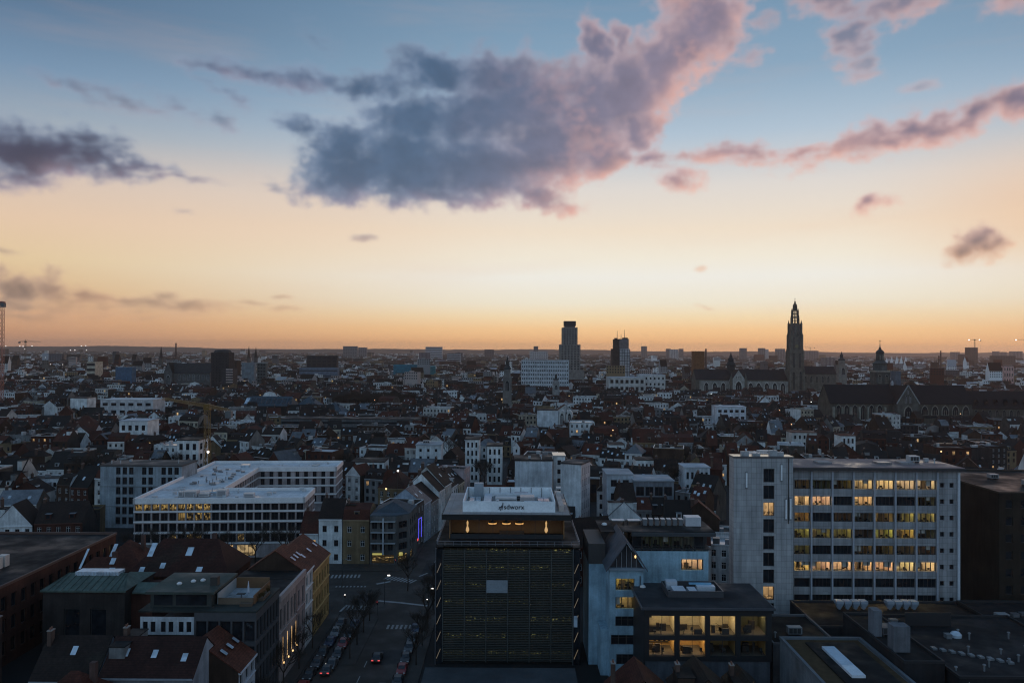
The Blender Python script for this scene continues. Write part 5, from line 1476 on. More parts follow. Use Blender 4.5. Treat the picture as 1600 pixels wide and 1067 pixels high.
def classical_front(y0, y1, Z, col, name, label, cols, rows, arch=False, lamps=False, frame='dark', z_ridge=None, roofcol=DTILE, flat=False, side=BROWN):
    t = thing(name, label, 'house', (-41.0, y0, 0))
    L = y1 - y0 - 0.06
    claim(-53, -41, y0, y1, Z, 0.1)
    b = MB().use('wall', col)
    rc = []
    for (za, zb) in rows:
        for i in range(cols):
            c = L * (i + 0.5) / cols; w = min(1.25, L / cols * 0.55)
            rc.append((c - w / 2, c + w / 2, za, zb))
    pl = b.facade((0, 0), (0, 1), L, 0, Z, rc, 0.28)
    b.use('wall', side)
    b.poly([(-12, 0, 0), (0, 0, 0), (0, 0, Z), (-12, 0, Z)]); b.poly([(-12, L, 0), (0, L, 0), (0, L, Z), (-12, L, Z)]); b.poly([(-12, 0, 0), (-12, L, 0), (-12, L, Z), (-12, 0, Z)])
    if not flat:
        zr = z_ridge or Z + 4.2
        b.poly([(-12, 0, Z), (0, 0, Z), (-6, 0, zr)]); b.poly([(-12, L, Z), (0, L, Z), (-6, L, zr)])
    b.build('wall', t); put_windows(t, pl, frame)
    if flat:
        MB().box(-12, 0.1, 0, L, Z, Z + 0.25, 'flat', BITUMEN, bottom=True).build('roof', t)
        MB().box(-0.3, 0.25, -0.02, L + 0.02, Z - 0.5, Z + 0.6, 'plain', tuple(c * 1.05 for c in col), bottom=True).build('cornice', t)
    else:
        r = MB().use('roof', roofcol); r.gable_roof(-12, 0, 0, L, Z, zr, 'y', 0.3, 0.2); r.build('roof', t)
        for k in range(3):
            yy = L * (k + 0.5) / 3; zz = Z + (zr - Z) * 0.45
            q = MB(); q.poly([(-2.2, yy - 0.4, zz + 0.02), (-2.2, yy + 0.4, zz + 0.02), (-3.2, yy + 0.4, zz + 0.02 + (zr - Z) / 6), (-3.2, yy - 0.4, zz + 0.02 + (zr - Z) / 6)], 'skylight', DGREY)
            for v in range(len(q.v)): q.v[v] = (q.v[v][0], q.v[v][1], q.v[v][2] + 0.3)
            q.build('skylight', t)
        MB().box(-0.02, 0.35, -0.02, L + 0.02, Z - 0.4, Z - 0.02, 'plain', tuple(min(0.7, c * 1.15) for c in col), bottom=True).build('cornice', t)
    for z in [r_[0] - 0.45 for r_ in rows[1:]]:
        MB().box(0.003, 0.18, 0, L, z, z + 0.18, 'plain', tuple(min(0.7, c * 1.1) for c in col), bottom=True).build('string_course', t)
    if lamps:
        for k in range(4):
            yy = L * (k + 0.5) / 4 + 0.9
            MB().lathe(0.3, yy, [(3.2, 0.06), (3.3, 0.16), (3.5, 0.16), (3.6, 0.05)], 8, 'lamp_warm', OCHRE).build('wall_lamp', t)
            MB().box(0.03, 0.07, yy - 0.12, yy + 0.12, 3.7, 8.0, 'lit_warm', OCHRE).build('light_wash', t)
    return t
classical_front(140.2, 151.5, 15.4, (0.36, 0.29, 0.27), 'town_mansion', 'pinkish stone front with tall windows and wall lamps beside the corner office', 5, [(2.0, 7.6), (9.6, 13.4)], lamps=True, flat=True)
classical_front(151.6, 157.6, 15.4, (0.34, 0.27, 0.26), 'house', 'pinkish front with wide dark windows next to the narrow white front', 2, [(1, 3.6), (5.2, 8.4), (10, 13.2)], flat=True)
classical_front(157.7, 163.6, 15.2, (0.66, 0.64, 0.63), 'house', 'narrow white front between the pinkish front and the yellow end house', 2, [(1, 3), (4.8, 7), (8.4, 10.6), (12, 14)], roofcol=WARMTILE)
classical_front(163.7, 178.5, 13.8, (0.52, 0.33, 0.13), 'house', 'yellow rendered end house with red roof on the near corner of the junction', 6, [(1, 3.2), (5, 7.4), (9.4, 11.8)], roofcol=WARMTILE)
LAND.append((500, 890, 'the yellow end house'))
def courtyard_glass():
    t = thing('pavilion', 'small glass roof pavilion with white frame behind the pinkish fronts', 'pavilion', (-60, 152, 0))
    claim(-62, -53.2, 150, 158, 12, 0.2)
    MB().box(0, 6.4, 0, 5, 0, 13.2, 'wall', (0.06, 0.05, 0.05)).build('wall', t)
    MB().box(0.3, 6.1, -0.08, -0.01, 10.4, 12.8, 'glass', DGREY).build('window', t)
    f = MB().use('plain', (0.5, 0.52, 0.55)); f.box(-0.1, 6.5, -0.25, 5.1, 13.2, 13.5, bottom=True); f.box(6.1, 6.5, -0.25, -0.09, 10, 13.2); f.build('frame', t)
courtyard_glass()

# red hipped roof house and neighbours on the left
def hip_house(x, y, w, d, e, zr, name, label, wall, roof, sky=(), inset=None, cat='house', excl=True, chim=True):
    t = thing(name, label, cat, (x, y, 0))
    if excl: claim(x, x + w, y, y + d, e, 0.5)
    b = MB().use('wall', wall)
    n = max(2, int(w / 3)); k = max(1, int(e / 3.3))
    pl = b.facade((0, 0), (1, 0), w, 0, e, grid_rects(0.5, w - 0.5, n, 0.3, e - 0.3, k, 1.1, 1.7), 0.2)
    pl += b.facade((w, 0), (0, 1), d, 0, e, grid_rects(0.5, d - 0.5, max(2, int(d / 3)), 0.3, e - 0.3, k, 1.1, 1.7), 0.2)
    b.poly([(0, 0, 0), (0, d, 0), (0, d, e), (0, 0, e)]); b.poly([(0, d, 0), (w, d, 0), (w, d, e), (0, d, e)])
    b.build('wall', t); put_windows(t, pl, 'dark')
    r = MB().use('roof', roof); r.hip_roof(0, w, 0, d, e, zr, inset); r.build('roof', t)
    sl = (zr - e) / ((min(w, d) / 2) + 0.35)
    for (sx, sy, sw, sh) in sky:
        q = MB()
        P_ = lambda a, c: (a, c, e + sl * (c + 0.35) + 0.08)
        A = [P_(sx, sy), P_(sx + sw, sy), P_(sx + sw, sy + sh), P_(sx, sy + sh)]
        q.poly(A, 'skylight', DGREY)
        B = [(a, c, z - 0.12) for a, c, z in A]
        for i in range(4): q.poly([B[i], B[(i + 1) % 4], A[(i + 1) % 4], A[i]], 'metal', (0.3, 0.3, 0.3))
        q.build('skylight', t)
    if chim:
        c = MB().use('wall', (0.12, 0.07, 0.06)); c.box(w * 0.7, w * 0.7 + 0.8, d * 0.55, d * 0.55 + 0.8, e, zr + 0.9); c.build('chimney', t)
    return t
hip_house(-79.5, 163.5, 21, 14, 12.6, 18.8, 'house', 'large hipped red roof with blue skylights in front of the courtyard office', BRICK, (0.042, 0.014, 0.010), ((2.6, 3.4, 1.1, 2.6), (6.2, 1.2, 1.0, 1.0), (10.6, 3.6, 1.3, 1.6), (2.2, 0.5, 1.0, 0.9), (14.0, 0.6, 1.2, 0.9)), 5.0)
hip_house(-92, 172.5, 11.5, 12, 11, 16.5, 'house', 'red hipped roof house left of the large hipped red roof', BROWN, RTILE, ((3, 2.5, 0.8, 2.4),))
hip_house(-92.5, 163.2, 11, 8.5, 11.0, 15.5, 'house', 'red roofed house with bright skylight strips behind the green roof', BROWN, RTILE, ((2.0, 2.2, 0.45, 3.4), (8.4, 1.2, 1.2, 1.2), (8.0, 3.0, 1.0, 1.0)))
LAND.append((290, 875, 'the large hipped red roof')); LAND.append((150, 905, 'the green copper roof'))
def copper_hall():
    t = thing('hall', 'dark brick hall under a green copper roof with glazed ridge', 'hall', (-88.5, 149.5, 0))
    claim(-90, -68, 148.5, 162.5, 15, 0.3)
    b = MB().use('wall', (0.05, 0.04, 0.037))
    pl = b.facade((0, 0), (1, 0), 15.5, 0, 14.0, [(4, 7, 5.0, 10.5), (9, 12, 5.0, 10.5)], 0.3); b.poly([(15.5, 0, 0), (15.5, 12, 0), (15.5, 12, 14), (15.5, 0, 14)]); b.poly([(0, 0, 0), (0, 12, 0), (0, 12, 14), (0, 0, 14)]); b.poly([(0, 12, 0), (15.5, 12, 0), (15.5, 12, 14), (0, 12, 14)])
    b.build('wall', t); put_windows(t, pl, 'plain')
    CU = (0.10, 0.13, 0.11)
    r = MB().use('slate', CU)
    r.poly([(-0.3, -0.5, 14), (15.9, -0.5, 14), (13.4, 5.6, 15.7), (2.0, 5.6, 15.7)]); r.poly([(15.9, -0.5, 14), (15.9, 12.4, 14), (13.4, 6.4, 15.7), (13.4, 5.6, 15.7)]); r.poly([(-0.3, 12.4, 14), (15.9, 12.4, 14), (13.4, 6.4, 15.7), (2.0, 6.4, 15.7)]); r.poly([(-0.3, -0.5, 14), (-0.3, 12.4, 14), (2.0, 6.4, 15.7), (2.0, 5.6, 15.7)])
    r.poly([(-0.3, -0.5, 13.7), (15.9, -0.5, 13.7), (15.9, -0.5, 14), (-0.3, -0.5, 14)])
    ro = r.build('roof', t)
    for i in range(13):
        x = -0.1 + i * 1.3
        MB().bar((x, -0.5, 14.08), (min(13.4, max(2.0, x)), 5.5, 15.75), 0.06, 0.08, 'slate', tuple(c * 0.8 for c in CU)).build('seam', ro)
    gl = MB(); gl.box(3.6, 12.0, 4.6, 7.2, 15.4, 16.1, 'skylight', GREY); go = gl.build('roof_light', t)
    for i in range(15):
        x = 3.6 + i * 0.6
        MB().box(x - 0.06, x + 0.06, 4.5, 4.62, 15.4, 16.16, 'metal', (0.4, 0.42, 0.45)).build('glazing_bar', go)
    e = MB().use('slate', CU); e.poly([(15.9, 2, 13.0), (20, 2, 13.0), (20, 4.6, 14.2), (15.9, 4.6, 14.2)]); e.poly([(15.9, 1.98, 12.7), (20, 1.98, 12.7), (20, 1.98, 13.0), (15.9, 1.98, 13.0)]); e.build('lean_to_roof', t)
    MB().box(15.6, 19.6, 2.4, 11, 0, 12.8, 'wall', BRICK).build('annexe', t)
copper_hall()
def brick_works():
    t = thing('factory', 'long dark brick building with flat roof and air units at the left edge', 'factory', (-135, 140, 0))
    claim(-140, -94.5, 138, 191, 15, 0.3); LAND.append((60, 880, 'the long brick building'))
    b = MB().use('wall', (0.085, 0.034, 0.024))
    pl = b.facade((40, 0), (0, 1), 50, 0, 15, [(1.2 + i * 3.05, 2.8 + i * 3.05, 2 + k * 4.2, 4.6 + k * 4.2) for i in range(16) for k in range(3)], 0.3)
    b.poly([(0, 0, 0), (40, 0, 0), (40, 0, 15), (0, 0, 15)]); b.poly([(0, 50, 0), (40, 50, 0), (40, 50, 15), (0, 50, 15)])
    b.build('wall', t); put_windows(t, pl, 'plain')
    MB().box(0, 39.6, 0.4, 49.6, 14.6, 14.9, 'flat', (0.013, 0.011, 0.0105)).build('roof', t)
    p = MB().use('plain', (0.10, 0.06, 0.05)); p.parapet(-0.1, 40.15, -0.15, 50.15, 14.9, 0.5, 0.4); p.build('parapet', t)
    for i in range(6): MB().box(29.5 + i * 0.1, 31.1 + i * 0.1, 11.5 + i * 2.0, 12.9 + i * 2.0, 14.9, 17.2, 'metal', (0.5, 0.47, 0.44)).build('condenser', t)
    MB().box(22.5, 28.5, 12.0, 12.4, 15.6, 16.0, 'metal', (0.5, 0.52, 0.55)).box(22.5, 22.9, 12, 26, 15.6, 16.0, 'metal', (0.5, 0.52, 0.55)).box(23.2, 28, 14, 24, 14.9, 15.9, 'metal', (0.05, 0.05, 0.06)).build('duct', t)
    for (x, y) in ((24, 10), (26.5, 9.5), (21, 9)): MB().lathe(x, y, [(14.9, 0.7), (15.4, 0.75), (15.8, 0.4)], 12, 'metal', (0.5, 0.5, 0.52)).build('roof_dome', t)
    MB().box(10, 17, 10, 14, 14.9, 16.6, 'metal', (0.2, 0.26, 0.28)).build('roof_light', t)
brick_works()
def back_wall_block():
    t = thing('warehouse', 'blank brown brick gable block below the long brick building', 'warehouse', (-104, 113, 0))
    claim(-106, -84, 112, 134, 16, 0.2)
    b = MB().use('wall', (0.085, 0.05, 0.04)); b.box(0, 18.5, 0, 20, 0, 14.6, top=False); b.build('wall', t)
    MB().box(0.3, 18.2, 0.3, 19.7, 14.0, 14.3, 'flat', (0.10, 0.11, 0.12)).build('roof', t)
    MB().box(-0.1, 18.6, -0.1, 0.3, 14.6, 14.8, 'plain', (0.15, 0.13, 0.12)).box(18.2, 18.6, 0.3, 20, 14.6, 14.8, 'plain', (0.15, 0.13, 0.12)).build('coping', t)
back_wall_block()
# bottom left: roofs closest to the viewer
s1 = spec(13.5, 10, 3, 12.6, 'gable', (0.20, 0.21, 0.23), (0.034, 0.013, 0.010), seed=51, chimneys=1, skylights=3, pitch=0.8, party=(0.36, 0.38, 0.42))
set_house(-59.0, 113.5, 0, s1, 'house', 'grey house with red roof and skylights below the dark corner office')
s2 = spec(9.5, 10, 3, 11.6, 'gable', (0.24, 0.25, 0.27), DTILE, seed=52, chimneys=1, skylights=1, pitch=0.95)
set_house(-69.6, 114.5, 0, s2, 'house', 'grey gabled house with one blue skylight at the bottom left')
hip_house(-64.5, 105.0, 9, 8, 11.4, 15.4, 'house', 'small dark red hipped roof at the bottom edge below the grey houses', BROWN, RTILE, (), None)
set_house(-58.5, 127.4 + 13, 0, spec(5.0, 9, 3, 11, 'flat', BROWN, BITUMEN, 'flat', seed=53, chimneys=0), 'house', 'low brown house tucked behind the dark corner office')
# the one facing the street right at the bottom
classical_front(119.5, 127.2, 11.0, (0.46, 0.48, 0.52), 'house', 'white street front with three windows below the dark corner office', 3, [(1, 3.2), (4.8, 7), (8.6, 10.8)], roofcol=WARMTILE)

# ------------------------------------------------------------------ dark roofs at the lower right
def green_roof():
    t = thing('office_building', 'low building with mossy roof and long bright roof light at lower right', 'office building', (45.4, 112, 0))
    claim(45, 59, 100, 134, 12, 0.2)
    MB().box(0, 13.5, 0, 21, 0, 11.6, 'wall', (0.17, 0.19, 0.21)).build('wall', t)
    m = MB(); m.box(0.7, 12.8, 0.7, 20.3, 11.6, 11.75, 'bark', (0.075, 0.05, 0.028)); m.build('sedum', t)
    p = MB().use('plain', (0.11, 0.125, 0.14)); p.parapet(-0.1, 13.6, -0.1, 21.1, 11.6, 0.45, 0.5); p.build('parapet', t)
    MB().box(3.4, 11.5, 1.4, 18.6, 11.75, 12.0, 'flat', BITUMEN).build('roof', t)
    MB().box(5.0, 7.0, 4.4, 8.2, 12.0, 12.4, 'plain', (0.62, 0.66, 0.70)).build('roof_light', t)
    MB().box(5.0, 7.0, 8.35, 15.8, 12.0, 12.4, 'plain', (0.46, 0.54, 0.62)).build('roof_light', t)
green_roof()
def plain_block(name, label, cat, x0, x1, y0, y1, Z, col, roofcol, seed, units=6, win=True, rmat='flat', parts=None, kind='plain', big=True, ucol=(0.25, 0.26, 0.27)):
    t = thing(name, label, cat, (x0, y0, 0))
    W, D = x1 - x0, y1 - y0
    claim(x0, x1, y0, y1, Z, 0.2)
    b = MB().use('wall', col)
    n = max(1, int(W / 3.2)); k = max(1, int(Z / 3.4))
    pl = b.facade((0, 0), (1, 0), W, 0, Z, grid_rects(0.5, W - 0.5, n, 0.4, Z - 0.4, k, 1.5, 1.8) if win else [], 0.22)
    for x in (0, W): b.poly([(x, 0, 0), (x, D, 0), (x, D, Z), (x, 0, Z)])
    b.poly([(0, D, 0), (W, D, 0), (W, D, Z), (0, D, Z)])
    b.build('wall', t); put_windows(t, pl, kind)
    MB().box(0.2, W - 0.2, 0.2, D - 0.2, Z - 0.3, Z - 0.05, rmat, roofcol).build('roof', t)
    p = MB().use('plain', tuple(c * 0.9 for c in col)); p.parapet(-0.05, W + 0.05, -0.05, D + 0.05, Z - 0.05, 0.4, 0.3); p.build('parapet', t)
    roof_units(t, 1, max(1.5, W - 3), 1.5, max(2, D - 3), Z - 0.05, units, seed, big, ucol)
    return t
DK = (0.026, 0.026, 0.028)
plain_block('office_building', 'dark block with two tall grey vents beside the mossy roof', 'office building', 59.4, 65.5, 119, 141, 13.2, DK, BITUMEN, 61, 3, False, ucol=(0.12, 0.12, 0.13))
t = thing('ventilation_shaft', 'pair of tall pale ventilation shafts beside the mossy roof', 'vent', (59.6, 122, 13.2))
MB().box(0.2, 1.6, 8, 10, 0, 4.2, 'wall', (0.17, 0.18, 0.2)).build('shaft', t)
MB().box(0.2, 2.8, 1.2, 3.2, 0, 4.0, 'wall', (0.15, 0.155, 0.17)).build('shaft', t)
t = plain_block('office_building', 'long low dark roof with white condenser racks in front of the white tiled tower', 'office building', 57, 98, 146, 161, 9.0, (0.04, 0.04, 0.042), (0.010, 0.010, 0.011), 62, 3)
for x0 in (7.5, 17.5):
    for i in range(4):
        c = MB(); c.box(x0 + i * 1.6, x0 + 1.4 + i * 1.6, 10, 11.6, 10.2, 10.7, 'metal', (0.34, 0.37, 0.42), bottom=True)
        c.poly([(x0 + i * 1.6, 10, 10.2), (x0 + 1.4 + i * 1.6, 10, 10.2), (x0 + 0.9 + i * 1.6, 10.4, 9.0), (x0 + 0.5 + i * 1.6, 10.4, 9.0)], 'metal', (0.30, 0.34, 0.40))
        c.poly([(x0 + i * 1.6, 11.6, 10.2), (x0 + 1.4 + i * 1.6, 11.6, 10.2), (x0 + 0.9 + i * 1.6, 11, 9.0), (x0 + 0.5 + i * 1.6, 11, 9.0)], 'metal', (0.30, 0.34, 0.40))
        c.build('condenser', t)
plain_block('office_building', 'low grey link with pale frames beside the lit dark block', 'office building', 45.3, 56.5, 136, 151, 9.5, (0.14, 0.14, 0.145), BITUMEN, 63, 2)
t = plain_block('office_building', 'wide dark roof crowded with vents and domes at lower right', 'office building', 66.0, 90, 116, 143, 12.2, DK, (0.010, 0.010, 0.011), 64, 15, False, ucol=(0.16, 0.17, 0.18))
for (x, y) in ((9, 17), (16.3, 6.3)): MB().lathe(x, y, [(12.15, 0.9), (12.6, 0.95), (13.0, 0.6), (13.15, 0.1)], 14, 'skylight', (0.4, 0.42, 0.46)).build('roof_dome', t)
MB().box(3, 11, 22, 22.2, 12.2, 14.5, 'metal', DK).build('screen', t)
for k in range(9): MB().box(2 + k * 1.1, 2.7 + k * 1.1, 11 - k * 0.7, 12 - k * 0.7, 12.15, 12.45, 'metal', (0.16, 0.17, 0.18)).build('duct_section', t)
MB().box(17, 20, 4.5, 4.8, 12.15, 12.5, 'lamp_white', GREY).build('roof_lamp', t) if False else None
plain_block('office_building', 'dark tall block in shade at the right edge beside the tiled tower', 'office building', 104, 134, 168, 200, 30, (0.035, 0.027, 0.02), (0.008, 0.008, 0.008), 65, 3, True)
plain_block('office_building', 'low dark roof in the lower right corner', 'office building', 90.4, 113, 112, 160, 9.5, DK, (0.010, 0.010, 0.011), 66, 6, False, ucol=(0.12, 0.12, 0.13))
def aedicule():
    t = thing('dormer_gable', 'little pale classical stone gable with urn at the bottom right', 'gable', (60.6, 106.5, 0))
    claim(58, 68, 104, 114, 12, 0.1)
    C = (0.42, 0.47, 0.52)
    MB().box(-3.5, 6.5, 0.6, 7, 0, 10.0, 'wall', BROWN).build('wall', t)
    b = MB().use('plain', C); b.box(0, 0.7, 0, 0.8, 10, 13.0); b.box(2.3, 3.0, 0, 0.8, 10, 13.0); b.box(0.7, 2.3, 0.5, 0.8, 10, 13.0); b.build('pilasters', t)
    MB().box(0.75, 2.25, 0.42, 0.5, 10.2, 12.3, 'glass', DGREY).build('window', t)
    MB().box(-0.15, 3.15, -0.15, 0.9, 13.0, 13.35, 'plain', C, bottom=True).build('entablature', t)
    p = MB().use('plain', C); p.poly([(-0.3, -0.2, 13.35), (3.3, -0.2, 13.35), (1.5, -0.2, 14.5)]); p.poly([(-0.3, 0.9, 13.35), (3.3, 0.9, 13.35), (1.5, 0.9, 14.5)]); p.poly([(-0.3, -0.2, 13.35), (1.5, -0.2, 14.5), (1.5, 0.9, 14.5), (-0.3, 0.9, 13.35)]); p.poly([(3.3, -0.2, 13.35), (1.5, -0.2, 14.5), (1.5, 0.9, 14.5), (3.3, 0.9, 13.35)]); p.build('pediment', t)
    MB().lathe(1.5, 0.35, [(14.4, 0.3), (14.6, 0.16), (14.8, 0.34), (15.1, 0.3), (15.3, 0.08), (15.5, 0.03)], 10, 'plain', C).build('urn', t)
    MB().box(-3.5, 6.5, 0.6, 7, 10.0, 10.2, 'slate', SLATE).build('roof', t)
aedicule()
# low roofs right below the turret and the lit block, at the bottom edge
for i, (x, w, lab) in enumerate(((14.8, 9.0, 'dark red gabled roof at the bottom edge below the blue turret'), (24.6, 8.5, 'brown gabled roof with pipe at the bottom edge below the lit block'), (33.6, 4.6, 'low dark gabled roof with white ducts beside the mossy roof'))):
    set_house(x, 114 + i, 0, spec(w, 9, 2, 8.5, 'front', BROWN, (RTILE, DTILE, SLATE)[i], seed=70 + i, chimneys=1), 'house', lab)
def low_shelter():
    t = thing('pavilion', 'low glass pavilion with blue lit edge in front of the louvred office', 'pavilion', (-15.0, 131, 0))
    claim(-15, 12, 129, 142, 5, 0.1)
    for x in (0.2, 9, 18, 26): MB().box(x, x + 0.25, 0.2, 0.45, 0, 3.4, 'metal', DGREY).build('post', t)
    MB().box(0, 26.5, 0, 9, 3.4, 3.7, 'flat', (0.05, 0.055, 0.06), bottom=True).build('roof', t)
    MB().box(0.3, 26, 1.0, 1.1, 0.1, 3.3, 'glass', DGREY).build('glass_front', t)
    MB().box(-0.1, 11.6, -0.1, 0.0, 3.45, 3.65, 'metal', (0.2, 0.3, 0.36)).build('fascia', t)
low_shelter()

# ------------------------------------------------------------------ buildings that can be told apart farther off
def X(px, D): return (px - 800.0) / FPX * D
def ZT(px, py, D): return at_d(px, py, D).z
def pane_part(t, places, mat='glass', col=DGREY, name='windows'):
    """window panes too small to pick apart singly: one part"""
    b = MB()
    for (pos, ang, w, h) in places:
        c, s = math.cos(ang), math.sin(ang); nx, ny = s, -c
        p = Vector(pos)
        q = [p + Vector((c * a * w, s * a * w, 0)) + Vector((nx, ny, 0)) * 0.05 + Vector((0, 0, z * h)) for a, z in ((-0.5, 0), (0.5, 0), (0.5, 1), (-0.5, 1))]
        b.poly(q, mat, col)
    if b.f: tag(b.build(name, t), kind='stuff')
def panes(o, u, W, rects):
    u = Vector((u[0], u[1], 0)).normalized(); ang = math.atan2(u.y, u.x)
    return [((o[0] + u.x * (a + b) / 2, o[1] + u.y * (a + b) / 2, c), ang, b - a, d - c) for a, b, c, d in rects]
def slab(name, label, cat, px0, px1, ytop, D, Dp, col, rows, cols, roofcol=BITUMEN, ww=0.6, wh=0.5, side_cols=3, rz=0.0, land=None, rmat='flat', sidecol=None, band=False, z0=0.0, extra=0, sw=None):
    if D >= 1450: D *= 1.9; Dp *= 1.5
    x0, x1 = X(px0, D), X(px1, D); W = x1 - x0
    Z = ZT((px0 + px1) / 2, ytop, D)
    t = thing(name, label, cat, (x0, D, 0), rz)
    claim(x0, x1, D, D + Dp, Z, 1.0)
    b = MB().use('wall', col)
    b.poly([(0, 0, z0), (W, 0, z0), (W, 0, Z), (0, 0, Z)])
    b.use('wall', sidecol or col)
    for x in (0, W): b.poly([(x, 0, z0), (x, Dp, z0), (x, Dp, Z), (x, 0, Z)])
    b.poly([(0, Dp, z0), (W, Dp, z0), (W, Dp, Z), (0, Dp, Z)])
    b.build('wall', t)
    fh = (Z - 1.0) / rows
    def rc(L, n):
        if band: return [(0.4, L - 0.4, 0.5 + (k + 0.5) * fh - fh * wh / 2, 0.5 + (k + 0.5) * fh + fh * wh / 2) for k in range(rows)]
        return grid_rects(0.4, L - 0.4, n, 0.5, Z - 0.5, rows, (L - 0.8) / n * ww, fh * wh)
    pl = panes((0, 0), (1, 0), W, rc(W, cols))
    if side_cols: pl += panes((W, 0) if (x0 + x1) < 0 else (0, Dp), (0, 1) if (x0 + x1) < 0 else (0, -1), Dp, rc(Dp, side_cols))
    if sw:
        pl = panes((W, 0), (0, 1), Dp, grid_rects(0.4, Dp - 0.4, side_cols, 0.5, Z - 0.5, rows, (Dp - 0.8) / side_cols * sw[0], fh * sw[1]))
    big = sw or W / cols * ww * FPX / D > 9 and not band
    if big:
        for p in pl: inst('window', window_mesh('dark'), t, (p[0][0], p[0][1] - 0.04, p[0][2]), p[1], (p[2], 1, p[3]))
    else:
        pane_part(t, pl)
    MB().box(-0.25, W + 0.25, -0.25, Dp + 0.25, Z, Z + 0.4, rmat, roofcol, bottom=True).build('roof', t)
    if extra: roof_units(t, 1, max(2, W - 3), 1, max(2, Dp - 2), Z + 0.4, extra, int(px0), True)
    if land: LAND.append(((px0 + px1) / 2, ytop + 15, land))
    return t
# nearer ones
slab('apartment_building', 'white block with stained blank wall panels behind the louvred office', 'apartment building', 806, 864, 720, 266, 12, (0.60, 0.63, 0.66), 6, 4, BITUMEN, 0.0001, 0.0001, 0, land='the blank white block', extra=3)
slab('apartment_building', 'tall white block with blank front and windowed sunset-tinted side behind the louvred office', 'apartment building', 877, 911, 724, 256, 9, (0.62, 0.64, 0.66), 6, 3, (0.05, 0.05, 0.052), 0.0001, 0.0001, 4, rz=R(-24), land='the tall white block', sidecol=(0.68, 0.6, 0.6), sw=(0.45, 0.6))  # side wall colour has the sunset's pink glow painted in
slab('stairwell', 'narrow white stair tower between the two white blocks', 'stair tower', 866, 884, 713, 274, 8, WHITE, 7, 1, (0.4, 0.38, 0.36), 0.4, 0.5, 0, rmat='sheen')
slab('apartment_building', 'white house with three by three dark windows beside the yellow crane', 'apartment building', 278, 312, 688, 345, 11, WHITE, 4, 3, SLATE, 0.5, 0.6, 2, land='the white house by the crane')
slab('apartment_building', 'white gallery block with tall windows right of the courtyard office', 'apartment building', 551, 602, 722, 330, 12, WHITE, 4, 6, SLATE, 0.5, 0.72, 0, land='the white gallery block')
slab('apartment_building', 'white stepped modern flats with balcony behind the street row', 'apartment building', 651, 690, 696, 350, 12, (0.62, 0.66, 0.68), 5, 3, (0.3, 0.32, 0.34), 0.3, 0.4, 0, extra=2, land='the white stepped flats')
slab('apartment_building', 'white flats with black windows right of the street row', 'apartment building', 728, 750, 687, 355, 12, WHITE, 5, 3, SLATE, 0.45, 0.6, 0)
slab('apartment_building', 'white flats behind a bare tree right of the street row', 'apartment building', 762, 786, 697, 350, 11, WHITE, 4, 3, SLATE, 0.45, 0.6, 0)
slab('office_building', 'low white office with dark window band right of the tall white block', 'office building', 949, 990, 742, 262, 12, (0.5, 0.53, 0.57), 4, 2, (0.35, 0.36, 0.38), 0.5, 0.5, 0)
slab('office_building', 'long low office with wide dark windows and red plinth', 'office building', 992, 1054, 752, 258, 12, (0.22, 0.24, 0.27), 3, 4, (0.3, 0.33, 0.36), 0.85, 0.55, 0)
slab('villa', 'white modern roof house with curved terrace in the old town', 'house', 1120, 1166, 636, 560, 14, (0.66, 0.68, 0.72), 4, 5, (0.5, 0.5, 0.52), 0.6, 0.4, 0, land='the white modern roof house')
slab('house', 'small bright white house with three dark windows before the long church', 'house', 1315, 1337, 681, 400, 9, WHITE, 4, 3, RTILE, 0.45, 0.6, 0, land='the small bright white house')
slab('house', 'long low white house with red roof left of the small bright white house', 'house', 1238, 1277, 676, 425, 9, OFFWHITE, 4, 5, RTILE, 0.4, 0.5, 0)
slab('house', 'low white house with dark roof below the white modern roof house', 'house', 995, 1022, 719, 330, 9, WHITE, 3, 4, SLATE, 0.45, 0.55, 0)
slab('house', 'white house with dormer windows between dark roofs right of centre', 'house', 1070, 1110, 731, 300, 10, (0.55, 0.58, 0.62), 3, 5, (0.45, 0.48, 0.52), 0.5, 0.55, 0)
slab('apartment_building', 'white cube house among dark roofs behind the tall white block', 'apartment building', 953, 976, 695, 390, 10, WHITE, 4, 2, SLATE, 0.4, 0.5, 0)
slab('hall', 'white sided hall with dark red roof edge in the left old town', 'hall', 111, 137, 622, 640, 14, WHITE, 3, 4, BITUMEN, 0.0001, 0.0001, 0)
slab('hall', 'long pale glass and metal hall roof in the left old town', 'hall', 158, 240, 625, 620, 22, (0.6, 0.58, 0.58), 3, 6, (0.62, 0.6, 0.6), 0.6, 0.4, 0)
slab('hall', 'bright white flat roofed hall with long windows left of the crane', 'hall', 188, 232, 658, 430, 14, WHITE, 3, 4, (0.5, 0.52, 0.55), 0.5, 0.45, 0)
slab('warehouse', 'blue metal sided warehouse in the left distance', 'warehouse', 181, 207, 574, 1150, 12, (0.07, 0.14, 0.22), 5, 1, (0.2, 0.25, 0.3), 0.0001, 0.0001, 0, land='the blue warehouse')
slab('office_building', 'long white office with rows of small windows before the stepped tower', 'office building', 815, 889, 563, 1000, 20, (0.55, 0.58, 0.6), 9, 26, (0.3, 0.3, 0.3), 0.5, 0.42, 5, land='the long white office', sidecol=(0.62, 0.5, 0.45))  # side walls carry a warm sunset tint in their colour
slab('hall', 'low white classical hall with pale hipped roof', 'hall', 952, 1008, 590, 960, 30, OFFWHITE, 3, 7, (0.4, 0.42, 0.45), 0.6, 0.5, 0, land='the low white hall')
slab('hall', 'white hall with sloping pale roof beside the low white hall', 'hall', 1000, 1040, 586, 970, 26, OFFWHITE, 4, 6, (0.45, 0.47, 0.5), 0.4, 0.4, 0)
